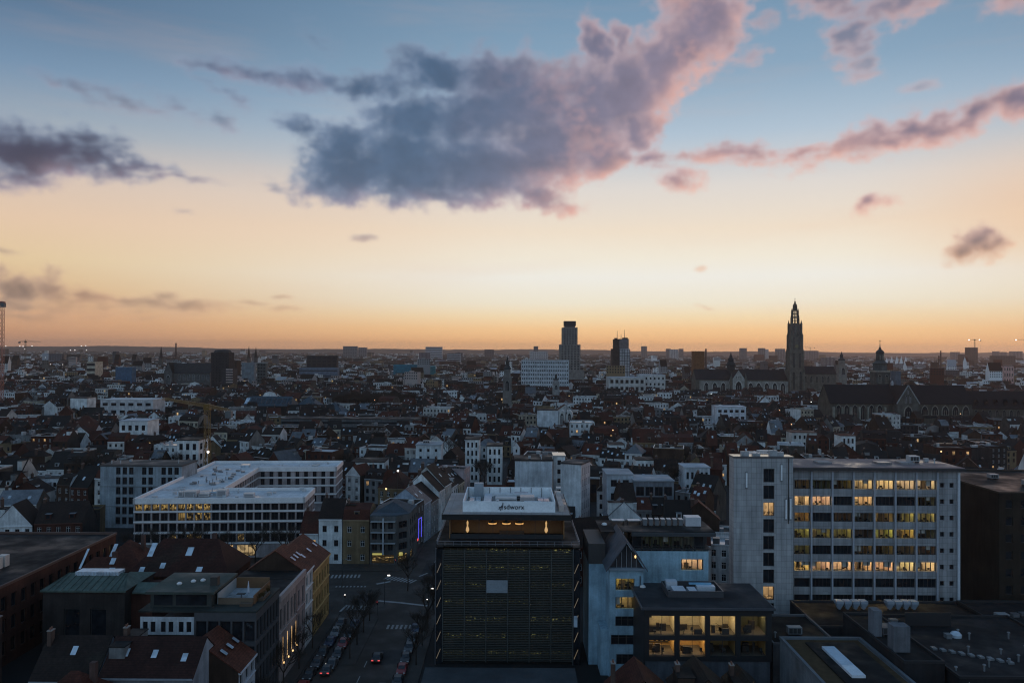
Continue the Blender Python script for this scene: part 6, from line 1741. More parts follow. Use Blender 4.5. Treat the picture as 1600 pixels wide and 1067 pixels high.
slab('theatre', 'teal metal clad hall in the middle distance', 'hall', 615, 652, 570, 1440, 14, (0.02, 0.17, 0.23), 3, 1, (0.03, 0.25, 0.32), 0.0001, 0.0001, 0, land='the teal hall')
slab('theatre', 'small teal roofed box right of the teal hall', 'hall', 667, 680, 572, 1440, 14, (0.05, 0.24, 0.27), 3, 1, (0.05, 0.24, 0.27), 0.0001, 0.0001, 0)
slab('office_building', 'dark glazed block with white arched end in the left distance', 'office building', 479, 527, 556, 1449, 12, (0.035, 0.033, 0.033), 7, 6, BITUMEN, 0.7, 0.6, 0, land='the dark glazed block')
slab('office_building', 'flat topped grey office standing on the horizon left of centre', 'office building', 536, 558, 541, 2200, 15, (0.18, 0.18, 0.185), 9, 6, BITUMEN, 0.6, 0.4, 0)
slab('office_building', 'low grey office beside the flat topped one on the horizon', 'office building', 560, 573, 543, 2300, 15, (0.2, 0.19, 0.2), 9, 4, BITUMEN, 0.6, 0.4, 0)
slab('office_building', 'white banded office standing on the horizon near the centre', 'office building', 665, 691, 542, 2000, 15, (0.5, 0.5, 0.52), 8, 1, (0.3, 0.3, 0.3), 0.9, 0.4, 0, band=True)
slab('office_building', 'purple grey ribbed office below the white banded one', 'office building', 655, 672, 551, 1700, 12, (0.2, 0.17, 0.2), 8, 8, BITUMEN, 0.5, 0.9, 0)
slab('office_building', 'low white office with window bands right of the white banded one', 'office building', 699, 720, 552, 1600, 12, (0.45, 0.46, 0.48), 6, 1, BITUMEN, 0.9, 0.5, 0, band=True)
slab('office_building', 'dark low block on the horizon left of the domed hall', 'office building', 757, 772, 546, 2400, 15, (0.10, 0.09, 0.1), 7, 4, BITUMEN, 0.5, 0.4, 0)
slab('office_building', 'wide low white building below the square white tower', 'office building', 828, 856, 549, 1900, 30, (0.5, 0.5, 0.5), 6, 8, (0.4, 0.4, 0.4), 0.5, 0.4, 0)
slab('office_tower', 'square grey tower on the horizon left of the stepped tower', 'tower', 834, 841, 541, 2100, 20, (0.16, 0.15, 0.15), 12, 3, BITUMEN, 0.5, 0.5, 0)
slab('apartment_tower', 'plain brown orange apartment tower right of centre', 'apartment tower', 1085, 1101, 549, 1400, 22, (0.20, 0.085, 0.035), 14, 3, BITUMEN, 0.0001, 0.0001, 0, land='the orange brown tower')
for i, (a, b_, yt, D_, lab) in enumerate(((1003, 1011, 541, 2600, 'lone apartment tower on the horizon right of the twin topped tower'), (1042, 1048, 545, 2500, 'thin tower left of the white horizon tower'), (1048, 1060, 546, 2300, 'white apartment tower in the horizon cluster'),
                                       (1062, 1068, 545, 2600, 'thin tower right of the white horizon tower'), (1158, 1167, 544, 2200, 'apartment tower rising above the cathedral nave'), (1187, 1196, 544, 2250, 'apartment tower left of the cathedral spire'), (1196, 1201, 546, 2500, 'narrow pale tower touching its neighbour left of the spire'),
                                       (1214, 1227, 545, 2300, 'paired grey towers close left of the spire'), (1255, 1267, 548, 2500, 'grey tower close right of the spire'), (1267, 1279, 548, 2550, 'second grey tower right of the spire'), (1288, 1306, 559, 1500, 'squat brown block right of the cathedral'),
                                       (1555, 1562, 549, 2600, 'first of three small blocks on the horizon at far right'), (1568, 1573, 550, 2650, 'second of three small blocks on the horizon at far right'), (1582, 1598, 549, 2500, 'third widest of three small blocks on the horizon at far right'),
                                       (1489, 1500, 550, 2700, 'low block on the horizon left of the dark tower with crane'))):
    slab('apartment_tower', lab, 'apartment tower', a, b_, yt, D_, 22, [(0.2, 0.19, 0.19), (0.15, 0.15, 0.16), (0.5, 0.5, 0.5), (0.16, 0.16, 0.17)][0 if i not in (2, 6) else 2], 14, 3, BITUMEN, 0.45, 0.45, 0)
slab('apartment_tower', 'dark tower under construction beneath the crane at right', 'tower', 1515, 1528, 543, 1900, 25, (0.05, 0.045, 0.04), 12, 4, BITUMEN, 0.5, 0.5, 0)
slab('apartment_building', 'wide dark flats left of the tower under the crane', 'apartment building', 1504, 1518, 554, 1850, 25, (0.06, 0.055, 0.05), 8, 4, BITUMEN, 0.5, 0.5, 0)
slab('apartment_building', 'long dark flats below the horizon at far right', 'apartment building', 1555, 1587, 556, 1700, 25, (0.06, 0.055, 0.05), 8, 8, BITUMEN, 0.5, 0.5, 0)
slab('apartment_building', 'pink lit flats with bright front at far right', 'apartment building', 1568, 1584, 572, 1300, 16, (0.7, 0.42, 0.36), 4, 4, BITUMEN, 0.4, 0.5, 2)
slab('apartment_building', 'grey flats far left on the skyline beside the orange slab', 'apartment building', 73, 97, 553, 1500, 25, (0.10, 0.11, 0.13), 10, 6, BITUMEN, 0.5, 0.4, 0)
slab('apartment_building', 'narrow orange lit flats far left', 'apartment building', 100, 110, 554, 1500, 20, (0.34, 0.18, 0.12), 10, 3, BITUMEN, 0.4, 0.5, 0)
slab('office_building', 'pale banded office far left of the blue warehouse', 'office building', 136, 149, 565, 1300, 25, (0.55, 0.47, 0.36), 4, 1, BITUMEN, 0.9, 0.5, 0, band=True)
slab('office_building', 'slate grey box right of the dark apartment tower', 'office building', 378, 398, 567, 1200, 10, (0.20, 0.23, 0.25), 4, 1, (0.2, 0.22, 0.24), 0.0001, 0.0001, 0)
slab('apartment_building', 'white edged flats with dark green glass right of the slate grey box', 'apartment building', 402, 416, 567, 1150, 8, (0.10, 0.115, 0.11), 8, 3, (0.5, 0.5, 0.5), 0.7, 0.6, 0)

slab('market_hall', 'long low hall with stepped flat terraces and window band behind the courtyard office', 'hall', 440, 655, 655, 500, 16, (0.12, 0.125, 0.13), 4, 1, (0.02, 0.02, 0.021), 0.9, 0.35, 0, band=True, land='the long low hall')
slab('hall', 'low blue grey hall roof in front of the dark glazed block', 'hall', 468, 528, 575, 1350, 14, (0.13, 0.17, 0.22), 3, 1, (0.16, 0.2, 0.26), 0.9, 0.2, 0, band=True)
def glass_hall(px0, px1, yr, ye, D, dp, label, pyr):
    t = thing('glass_hall', label, 'hall', (X(px0, D), D, 0))
    W = X(px1, D) - X(px0, D); ze = ZT(px0, ye, D); zr = ZT(px0, yr, D)
    claim(X(px0, D), X(px1, D), D, D + dp, ze, 1)
    MB().box(0, W, 0, dp, 0, ze, 'wall', (0.03, 0.026, 0.024)).build('wall', t)
    r = MB().use('slate', (0.05, 0.075, 0.095)); r.hip_roof(0, W, 0, dp, ze, zr, None if pyr else 2.0, 0.4); r.build('roof', t)
    n = 5 if pyr else 9
    for i in range(n):
        x = W * (i + 0.5) / n; s = (zr - ze) / (dp / 2)
        if pyr and abs(x - W / 2) > W * 0.25: continue
        q = MB(); w = W / n * 0.35
        q.poly([(x - w, 2, ze + s * 2.3 + 0.2), (x + w, 2, ze + s * 2.3 + 0.2), (x + w, dp * 0.38, ze + s * (dp * 0.38 + 0.3) + 0.2), (x - w, dp * 0.38, ze + s * (dp * 0.38 + 0.3) + 0.2)], 'glass' if i else 'skylight', DGREY)
        q.build('roof_glazing', t)
glass_hall(380, 455, 620, 634, 650, 22, 'long glazed hall roof left of the wooded square', False)
glass_hall(460, 498, 620, 637, 640, 24, 'pyramid roofed hall between the glazed hall and the wooded square', True)
glass_hall(503, 536, 629, 643, 630, 20, 'low blue grey pyramid roof beside the wooded square', True)
def balcony_tower():
    t = thing('apartment_tower', 'dark brick apartment tower with pink balcony wing in the left distance', 'apartment tower', (X(328, 930.0), 930.0, 0))
    claim(X(328, 930.0), X(370, 930.0), 930.0, 960, 58, 1)
    k = 930.0 / FPX
    Z1 = ZT(342, 547, 930.0); Z2 = ZT(360, 576, 930.0)
    w1 = (356 - 328) * k; w2 = (367.5 - 350) * k
    b = MB().use('wall', (0.045, 0.04, 0.04)); b.box(0, w1, 4, 22, 0, Z1 - 3, top=False); b.build('wall', t)
    c = MB().use('wall', (0.05, 0.045, 0.045)); c.lathe(w1 / 2, 13, [(Z1 - 3, w1 * 0.52), (Z1, w1 * 0.42), (Z1 + 0.6, w1 * 0.2)], 10); c.build('crown', t)
    pane_part(t, panes((0, 4), (1, 0), w1, grid_rects(1, w1 - 1, 5, 2, Z1 - 5, 15, 1.3, 1.3)))
    d = MB().use('wall', (0.06, 0.055, 0.055)); d.box(w1 - 7, w1 - 7 + w2, 0, 16, 0, Z2); d.build('balcony_wing', t)
    for q in range(9):
        z = Z2 - 1.6 - q * 3.0
        if z > 3:
            MB().box(w1 - 1.6, w1 - 7 + w2 + 0.2, -0.9, -0.003, z, z + 1.25, 'wall', (0.55, 0.42, 0.38), bottom=True).build('balcony', t)
    LAND.append((350, 580, 'the dark brick apartment tower'))
balcony_tower()

# ------------------------------------------------------------------ stepped tower
def stepped_tower():
    D = 1190.0
    t = thing('office_tower', 'tall stepped stone tower with square crown standing on the skyline', 'tower', (X(890, D), D, 0))
    claim(X(870, D), X(910, D), D - 5, D + 40, 60, 1); LAND.append((890, 540, 'the tall stepped tower'))
    k = D / FPX
    z = lambda y: ZT(890, y, D)
    C = (0.24, 0.22, 0.20)
    def tier(px0, px1, ya, yb, dp, name, cols):
        w0, w1 = (px0 - 890) * k, (px1 - 890) * k
        zb, za = z(ya) , (z(yb) if yb else 0)
        b = MB().use('wall', C); b.box(w0, w1, -dp, dp + 8, za, zb); o = b.build(name, t)
        n = max(3, int((zb - za) / 3.6))
        r = grid_rects(1, w1 - w0 - 1, cols, 0, zb - za - 1, n, (w1 - w0) / cols * 0.42, 1.9)
        pane_part(o, [((p[0][0] + w0, p[0][1] - dp, p[0][2] + za), p[1], p[2], p[3]) for p in panes((0, 0), (1, 0), w1 - w0, r)])
        for i in range(cols + 1):
            x = w0 + 1 + (w1 - w0 - 2) * i / cols
            MB().box(x - 0.35, x + 0.35, -dp - 0.5, -dp - 0.003, za, zb + 0.8, 'wall', tuple(c * 1.1 for c in C)).build('pier', o)
        return o
    tier(874.5, 906, 538.5, None, 12, 'base_tier', 6)
    tier(878.5, 901.5, 512, 538.5, 11, 'upper_tier', 5)
    MB().box((882 - 890) * k, (898 - 890) * k, -8, 8, z(512), z(509.5), 'wall', (0.12, 0.11, 0.105)).build('crown_neck', t)
    MB().box((881 - 890) * k, (899 - 890) * k, -9, 9, z(509.5), z(502), 'wall', (0.05, 0.05, 0.055), bottom=True).build('crown', t)
    MB().box((866 - 890) * k, (912 - 890) * k, -13, 12, 0, z(578), 'wall', C).build('podium', t)
stepped_tower()
def twin_top_tower():
    D = 1250.0
    t = thing('office_tower', 'dark tower with two stubby tops and antenna masts on the skyline', 'tower', (X(970, D), D, 0))
    claim(X(954, D), X(988, D), D, D + 30, 60, 1); LAND.append((970, 552, 'the twin topped tower'))
    k = D / FPX; z = lambda y: ZT(970, y, D)
    dk = (0.05, 0.045, 0.042); gr = (0.55, 0.54, 0.54)
    MB().box(-13 * k, -2 * k, 0, 22, 0, z(545), 'wall', dk).build('dark_shaft', t)
    MB().box(-10 * k, -2 * k, 1, 20, z(545), z(530), 'wall', dk).build('dark_top', t)
    MB().box(-2 * k, 14 * k, -1, 22, 0, z(545), 'wall', gr).build('glazed_shaft', t)
    MB().box(-2 * k, 12.5 * k, 0, 20, z(545), z(529.5), 'wall', (0.2, 0.18, 0.18)).build('glazed_top', t)
    for i in range(5):
        x = (-2 + i * 4) * k
        MB().box(x - 0.4, x + 0.4, -1.6, -1.003, 0, z(545.5), 'plain', (0.05, 0.05, 0.055)).build('mullion', t)
    for j in range(9):
        zz = z(547 + j * 4.2)
        MB().box(-2 * k, 14 * k, -1.4, -1.003, zz - 0.7, zz, 'plain', (0.06, 0.06, 0.07)).build('spandrel', t)
    MB().box(-8.5 * k, -4.5 * k, 4, 14, z(530), z(528), 'wall', dk).build('plant_room', t)
    MB().box(4 * k, 11.5 * k, 4, 14, z(529.5), z(527.5), 'wall', dk).build('plant_room', t)
    for x, y in ((-4.6, 516), (1.5, 522), (7, 515)):
        MB().tube((x * k, 8, z(529)), (x * k, 8, z(y)), 0.5, 0.22, 5, 'metal', (0.12, 0.1, 0.1)).build('antenna_mast', t)
twin_top_tower()

# ------------------------------------------------------------------ gothic cathedral
def gothic_windows(t, o, u, L, n, z0, z1, w, frame=(0.34, 0.32, 0.29), name='gothic_window', sub=True, d=0.25):
    u = Vector((u[0], u[1], 0)).normalized(); nr = Vector((u.y, -u.x, 0))
    o = Vector((o[0], o[1], 0))
    def arch(cx, w_, z0_, z1_, off):
        pts = [(cx - w_ / 2, z0_), (cx + w_ / 2, z0_), (cx + w_ / 2, z1_ - w_ * 0.8), (cx + w_ * 0.36, z1_ - w_ * 0.32), (cx, z1_), (cx - w_ * 0.36, z1_ - w_ * 0.32), (cx - w_ / 2, z1_ - w_ * 0.8)]
        return [tuple(o + u * a + nr * off + Vector((0, 0, z))) for a, z in pts]
    for i in range(n):
        cx = L * (i + 0.5) / n
        b = MB()
        A = arch(cx, w * 1.25, z0 - 0.3, z1 + w * 0.2, d); B = arch(cx, w * 1.25, z0 - 0.3, z1 + w * 0.2, 0)
        b.poly(A, 'wall', frame)
        for q in range(7): b.poly([B[q], B[(q + 1) % 7], A[(q + 1) % 7], A[q]], 'wall', frame)
        ob = b.build(name, t)
        g_ = MB(); g_.poly(arch(cx, w, z0, z1, d + 0.05), 'glass', DGREY); g_.build('glazing', ob)
        for k in (-0.17, 0.17):
            p = o + u * (cx + w * k) + nr * (d + 0.12)
            MB().bar((p.x, p.y, z0), (p.x, p.y, z1 - w * 0.7), 0.22, 0.22, 'wall', frame).build('tracery', ob)
def cathedral():
    D = 985.0; k = D / FPX
    t = thing('cathedral', 'gothic cathedral with one tall openwork spire and long dark nave roof', 'church', (X(1242, D), D, 0))
    claim(X(1080, D), X(1312, D), D - 6, D + 50, 30, 2); LAND.append((1242, 540, 'the cathedral spire')); LAND.append((1150, 595, 'the cathedral nave'))
    z = lambda y: ZT(1242, y, D)
    C = (0.15, 0.135, 0.11); RF = (0.022, 0.02, 0.021)
    # tower in diminishing stages, each with corner buttresses and belfry openings
    stages = [(0, z(578), 8.3, 'lower_stage'), (z(578), z(549), 7.5, 'middle_stage'), (z(549), z(524), 6.6, 'belfry_stage'), (z(524), z(506), 5.8, 'upper_belfry')]
    for (za, zb, r, nm) in stages:
        b = MB().use('wall', C); b.box(-r, r, -r, r, za, zb); o = b.build(nm, t)
        for sx in (-1, 1):
            for sy in (-1, 1):
                q = MB().use('wall', tuple(c * 1.1 for c in C))
                q.box(sx * r - 1.1, sx * r + 1.1, sy * r - 1.1, sy * r + 1.1, za, zb + 0.5)
                q.lathe(sx * r, sy * r, [(zb + 0.5, 1.1), (zb + 3.0, 0.5), (zb + 5.0, 0.06)], 4, None, None, R(45))
                q.build('buttress', o)
        gothic_windows(o, (-r, -r), (1, 0), 2 * r, 2, za + (zb - za) * 0.12 + (8 if za == 0 else 0), zb - 2.0, 2.5, tuple(c * 1.25 for c in C))
        MB().box(-r - 0.6, r + 0.6, -r - 0.6, r + 0.6, zb - 0.9, zb, 'wall', tuple(c * 1.2 for c in C), bottom=True).build('gallery', o)
    # clock face
    MB().lathe(0, 0, [(0, 3.2), (0.3, 3.2)], 20, 'plain', (0.30, 0.24, 0.10))
    cl = MB(); cl.poly([(2.2 * math.cos(a * math.pi / 12), -6.95, z(541) + 2.2 * math.sin(a * math.pi / 12)) for a in range(24)], 'plain', (0.20, 0.16, 0.08)); cl.build('clock_face', t)
    # octagonal openwork lantern
    def lantern(za, zb, r, n, th, nm, pin):
        o = MB().use('wall', C); o.lathe(0, 0, [(za, r + 0.5), (za + 0.8, r + 0.5)], 8, None, None, R(22.5)); o.lathe(0, 0, [(zb - 0.7, r * 0.92), (zb, r * 0.92)], 8, None, None, R(22.5)); o.lathe(0, 0, [((za + zb) / 2 - 0.3, r * 0.98), ((za + zb) / 2 + 0.3, r * 0.98)], 8, None, None, R(22.5))
        o = o.build(nm, t)
        for i in range(8):
            a = R(22.5 + 45 * i)
            MB().bar((r * math.cos(a), r * math.sin(a), za), (r * 0.86 * math.cos(a), r * 0.86 * math.sin(a), zb), th, th, 'wall', C).build('pier', o)
            if pin:
                q = MB().use('wall', C); q.lathe(r * 1.12 * math.cos(a), r * 1.12 * math.sin(a), [(za, 0.75), (zb - 1, 0.6), (zb + 2.5, 0.06)], 4); q.build('pinnacle', o)
    lantern(z(506), z(496), 4.3, 8, 1.1, 'lantern', True)
    lantern(z(496), z(485), 3.6, 8, 1.0, 'upper_lantern', True)
    lantern(z(485), z(478), 1.9, 8, 0.75, 'crown_lantern', True)
    MB().use('wall', C).lathe(0, 0, [(z(506), 0.8), (z(490), 0.7), (z(484), 0.7), (z(478), 1.0), (z(476), 2.0), (z(475), 1.7), (z(473.5), 0.9), (z(472), 1.2), (z(471), 0.5), (z(468), 0.15)], 8).build('spire', t)
    MB().use('metal', C).bar((0, 0, z(468.5)), (0, 0, z(465.5)), 0.25).bar((-0.9, 0, z(467.3)), (0.9, 0, z(467.3)), 0.25).build('cross', t)
    # nave to the left with tall windows, transept and crossing lantern
    zr, ze = z(578.5), z(593)
    x0 = (1088 - 1242) * k
    b = MB().use('wall', C); b.box(x0, -9, 2, 26, 0, ze, top=False); b.gable_ends(x0, -9, 2, 26, ze, zr, 'x'); b.build('nave_wall', t)
    r = MB().use('slate', RF); r.gable_roof(x0, -9, 2, 26, ze, zr, 'x', 0.8, 0.4); r.build('nave_roof', t)
    ai = MB().use('wall', (0.30, 0.29, 0.26)); ai.box(x0 + 4, -10, -6, 2, 0, ze - 2.5); ai.build('aisle', t)
    gothic_windows(t, (x0 + 6, -6), (1, 0), 42, 4, 5, ze - 4, 5.2, (0.58, 0.56, 0.50)); gothic_windows(t, (-72, -6), (1, 0), 60, 6, 5, ze - 4, 5.2, (0.58, 0.56, 0.50))
    tx = (1150 - 1242) * k
    q = MB().use('wall', (0.40, 0.39, 0.35)); q.box(tx - 8, tx + 8, -12, 26, 0, ze, top=False); q.gable_ends(tx - 8, tx + 8, -12, 26, ze, zr, 'y'); o = q.build('transept', t)
    r = MB().use('slate', RF); r.gable_roof(tx - 8, tx + 8, -11.6, 26, ze, zr + 0.3, 'y', 0.2, 0.4); r.build('transept_roof', t)
    gothic_windows(o, (tx - 8, -12), (1, 0), 16, 1, 4, ze - 2, 7.5, (0.58, 0.56, 0.50)); gothic_windows(o, (tx - 4, -12), (1, 0), 8, 3, ze + 0.5, ze + 4, 1.4, (0.58, 0.56, 0.50))
    for s_ in (-9, 9): MB().use('wall', C).box(tx + s_ - 1.4, tx + s_ + 1.4, -13, -10, 0, ze + 2).lathe(tx + s_, -11.5, [(ze + 2, 1.6), (ze + 8, 0.1)], 4, None, None, R(45)).build('turret', t)
    cx = (1147 - 1242) * k
    MB().use('slate', (0.03, 0.035, 0.037)).lathe(cx, 14, [(zr - 4, 5.5), (z(572), 5.2), (z(571), 6.2), (z(567.5), 4.6), (z(565), 3.0), (z(564), 3.8), (z(561), 3.2), (z(559), 1.6), (z(557.5), 2.2), (z(556), 1.2), (z(551), 0.15)], 10).build('crossing_lantern', t)
    # low roof to the right of the tower
    b = MB().use('wall', C); b.box(10, (1310 - 1242) * k, 6, 24, 0, z(584), top=False); b.gable_ends(10, (1310 - 1242) * k, 6, 24, z(584), z(573), 'x'); b.build('west_wall', t)
    r = MB().use('slate', RF); r.gable_roof(10, (1310 - 1242) * k, 6, 24, z(584), z(573), 'x', 0.5, 0.4); r.build('west_roof', t)
    gothic_windows(t, (12, 6), (1, 0), 36, 5, z(598), z(588), 2.6, (0.26, 0.24, 0.2))
cathedral()
def domed_belfry(px, ytop, ybase, D, w, name, label, col=(0.2, 0.19, 0.17), land=None):
    t = thing(name, label, 'church tower', (X(px, D), D, 0))
    claim(X(px, D) - w, X(px, D) + w, D - w, D + w, 30, 1)
    z = lambda f: ZT(px, ybase + (ytop - ybase) * f, D)
    b = MB().use('wall', col); b.box(-w / 2, w / 2, -w / 2, w / 2, 0, z(0.45)); b.build('shaft', t)
    gothic_windows(t, (-w / 2, -w / 2), (1, 0), w, 1, z(0.12), z(0.38), w * 0.4, tuple(c * 1.3 for c in col))
    MB().box(-w * 0.56, w * 0.56, -w * 0.56, w * 0.56, z(0.45), z(0.48), 'wall', col, bottom=True).build('cornice', t)
    b = MB().use('wall', col); b.lathe(0, 0, [(z(0.48), w * 0.42), (z(0.66), w * 0.38)], 8, None, None, R(22.5)); b.build('octagon', t)
    MB().use('slate', (0.035, 0.042, 0.044)).lathe(0, 0, [(z(0.66), w * 0.46), (z(0.70), w * 0.4), (z(0.75), w * 0.22), (z(0.78), w * 0.2), (z(0.84), w * 0.18), (z(0.86), w * 0.24), (z(0.89), w * 0.12), (z(1.0), 0.1)], 12).build('dome', t)
    if land: LAND.append((px, (ytop + ybase) / 2, land))
domed_belfry(1315, 549, 590, 1120, 11, 'church_tower', 'small domed church tower right of the cathedral', (0.24, 0.22, 0.19))
domed_belfry(793, 556, 618, 720, 8, 'church_tower', 'stone church tower behind the street row at the centre', (0.2, 0.19, 0.175), 'the stone church tower')
domed_belfry(869, 584, 612, 830, 7, 'church_tower', 'small grey gabled belfry below the long white office', (0.3, 0.3, 0.29))
for (px, yt, D_, lab) in ((252, 541, 1900, 'thin church spire on the left skyline left of the factory chimney'), (389, 541, 2000, 'first of two thin church spires right of the brick tower'), (400, 542, 2100, 'second of two thin church spires right of the brick tower')):
    t = thing('church_spire', lab, 'church spire', (X(px, D_), D_, 0))
    MB().box(-4, 4, -4, 4, 0, 34, 'wall', (0.1, 0.09, 0.08)).build('shaft', t)
    MB().lathe(0, 0, [(34, 4.4), (ZT(px, yt, D_), 0.2)], 8, 'slate', SLATE).build('spire', t)
for (px, yt, D_, w, lab) in ((275, 536, 2300, 2.0, 'lone factory chimney on the left skyline'), (1103, 545, 2200, 2.4, 'brick chimney beside the orange brown tower'), (1470, 548, 2000, 1.5, 'dark chimney stack right of the white sails'), (1467, 556, 1900, 1.6, 'short chimney stack right of the white sails')):
    t = thing('chimney_stack', lab, 'chimney', (X(px, D_), D_, 0))
    MB().lathe(0, 0, [(0, w * 1.4), (ZT(px, yt, D_) - 2, w), (ZT(px, yt, D_), w * 1.1)], 10, 'wall', (0.10, 0.06, 0.05)).build('shaft', t)
    MB().lathe(0, 0, [(ZT(px, yt, D_) - 6, w * 1.12), (ZT(px, yt, D_) - 4, w * 1.1)], 10, 'plain', (0.3, 0.1, 0.08)).build('band', t)

# ------------------------------------------------------------------ long dark church on the right
def long_church():
    D = 600.0; k = D / FPX
    t = thing('church', 'long dark church with steep slate roofs and gabled transept at right', 'church', (X(1297, D), D, 0))
    claim(X(1292, D), X(1625, D), D - 10, D + 45, 25, 2); LAND.append((1400, 630, 'the long dark church'))
    z = lambda y: ZT(1400, y, D)
    C = (0.10, 0.09, 0.074); RF = (0.013, 0.012, 0.013); FR = (0.30, 0.28, 0.23)
    def w_(px): return (px - 1297) * k
    ze, zr = z(630), z(603)
    def nave(a, b_, nm, ze, zr, y0=0, y1=24):
        q = MB().use('wall', C); q.box(w_(a), w_(b_), y0, y1, 0, ze, top=False); q.gable_ends(w_(a), w_(b_), y0, y1, ze, zr, 'x'); q.build(nm + '_wall', t)
        r = MB().use('slate', RF); r.gable_roof(w_(a), w_(b_), y0, y1, ze, zr, 'x', 0.6, 0.4); r.build(nm + '_roof', t)
    nave(1297, 1400, 'choir', ze, zr); nave(1425, 1519, 'nave', ze, zr); nave(1521, 1630, 'monastery', z(637), z(612), 4, 22)
    gothic_windows(t, (w_(1524), 4), (1, 0), w_(1624) - w_(1524), 9, z(650), z(640), 2.2, (0.2, 0.19, 0.16))
    for i in range(6):
        x = w_(1530) + i * 7.5
        MB().use('slate', RF).box(x, x + 2.2, 5, 9, z(634), z(628)).gable_roof(x, x + 2.2, 4.6, 9, z(628), z(624), 'y', 0.2, 0.2).build('dormer', t)
    gothic_windows(t, (w_(1304), 0), (1, 0), w_(1381) - w_(1304), 6, z(664), z(633), 3.4, FR)
    gothic_windows(t, (w_(1437), 0), (1, 0), w_(1517) - w_(1437), 5, z(648), z(634), 4.4, FR)
    for i in range(7):
        x = w_(1302) + i * (w_(1382) - w_(1302)) / 6
        MB().box(x - 0.6, x + 0.6, -2.2, -0.003, 0, ze - 3, 'wall', FR).build('buttress', t)
    MB().box(w_(1425), w_(1519), -8, 0, 0, z(651), 'wall', C).build('aisle', t)
    r = MB().use('slate', RF); r.poly([(w_(1424), -8.5, z(651)), (w_(1520), -8.5, z(651)), (w_(1520), -0.2, z(649)), (w_(1424), -0.2, z(649))]); r.build('aisle_roof', t)
    tx0, tx1 = w_(1396), w_(1430)
    q = MB().use('wall', (0.12, 0.115, 0.1)); q.box(tx0, tx1, -6, 26, 0, ze, top=False); q.gable_ends(tx0, tx1, -6, 26, ze, zr, 'y'); o = q.build('transept', t)
    r = MB().use('slate', RF); r.gable_roof(tx0, tx1, -5.7, 26, ze, zr, 'y', 0.2, 0.4); r.build('transept_roof', t)
    gothic_windows(o, (tx0, -6), (1, 0), tx1 - tx0, 1, z(662), z(634), 5.5, FR); gothic_windows(o, (tx0 + 5, -6), (1, 0), tx1 - tx0 - 10, 2, z(628), z(617), 1.4, (0.3, 0.3, 0.3)); gothic_windows(o, (tx0 + 6.5, -6), (1, 0), tx1 - tx0 - 13, 1, z(614.5), z(608), 1.1, (0.3, 0.3, 0.3))
    cp = MB().use('wall', (0.38, 0.40, 0.40)); xm = (tx0 + tx1) / 2
    cp.bar((tx0 - 0.4, -6.2, ze), (xm, -6.2, zr + 0.8), 0.8, 0.6); cp.bar((tx1 + 0.4, -6.2, ze), (xm, -6.2, zr + 0.8), 0.8, 0.6); cp.build('gable_coping', t)
    MB().box(w_(1418), w_(1428), 20, 27, 0, z(581), 'wall', (0.14, 0.15, 0.17)).build('stair_turret', t)
    # baroque tower
    zt = lambda y: ZT(1375, y, 640.0)
    q = MB().use('wall', (0.10, 0.098, 0.09)); cx, cy = X(1375, 640) - X(1297, D), 40
    q.box(cx - 5.6, cx + 5.6, cy - 5.6, cy + 5.6, 0, zt(580)); o = q.build('tower', t)
    gothic_windows(o, (cx - 5.6, cy - 5.6), (1, 0), 11.2, 2, zt(598), zt(585), 2.2, FR)
    MB().box(cx - 6.3, cx + 6.3, cy - 6.3, cy + 6.3, zt(581), zt(579), 'wall', FR, bottom=True).build('tower_cornice', o)
    MB().use('wall', (0.10, 0.10, 0.095)).lathe(cx, cy, [(zt(579), 5.6), (zt(569), 5.2), (zt(568), 5.9), (zt(565), 4.2), (zt(563), 3.4)], 8, None, None, R(22.5)).build('octagon', o)
    MB().use('wall', (0.07, 0.07, 0.068)).lathe(cx, cy, [(zt(563), 3.3), (zt(552), 3.0), (zt(551), 3.6), (zt(548), 2.6), (zt(546), 1.2), (zt(544), 1.0), (zt(542), 0.4), (zt(534), 0.12)], 8).build('lantern', o)
    gothic_windows(o, (cx - 2.2, cy - 3.1), (1, 0), 4.4, 2, zt(561.5), zt(553.5), 1.1, FR)
    MB().bar((cx, cy, zt(535)), (cx, cy, zt(531)), 0.25, 0.25, 'metal', BLACK).bar((cx - 0.8, cy, zt(533)), (cx + 0.8, cy, zt(533)), 0.25, 0.25, 'metal', BLACK).build('cross', o)
    MB().lathe(cx - 4.5, cy - 30, [(zr, 1.2), (zr + 2, 1.2), (zr + 4, 0.1)], 6, 'wall', (0.4, 0.4, 0.4)).build('finial', t)
long_church()
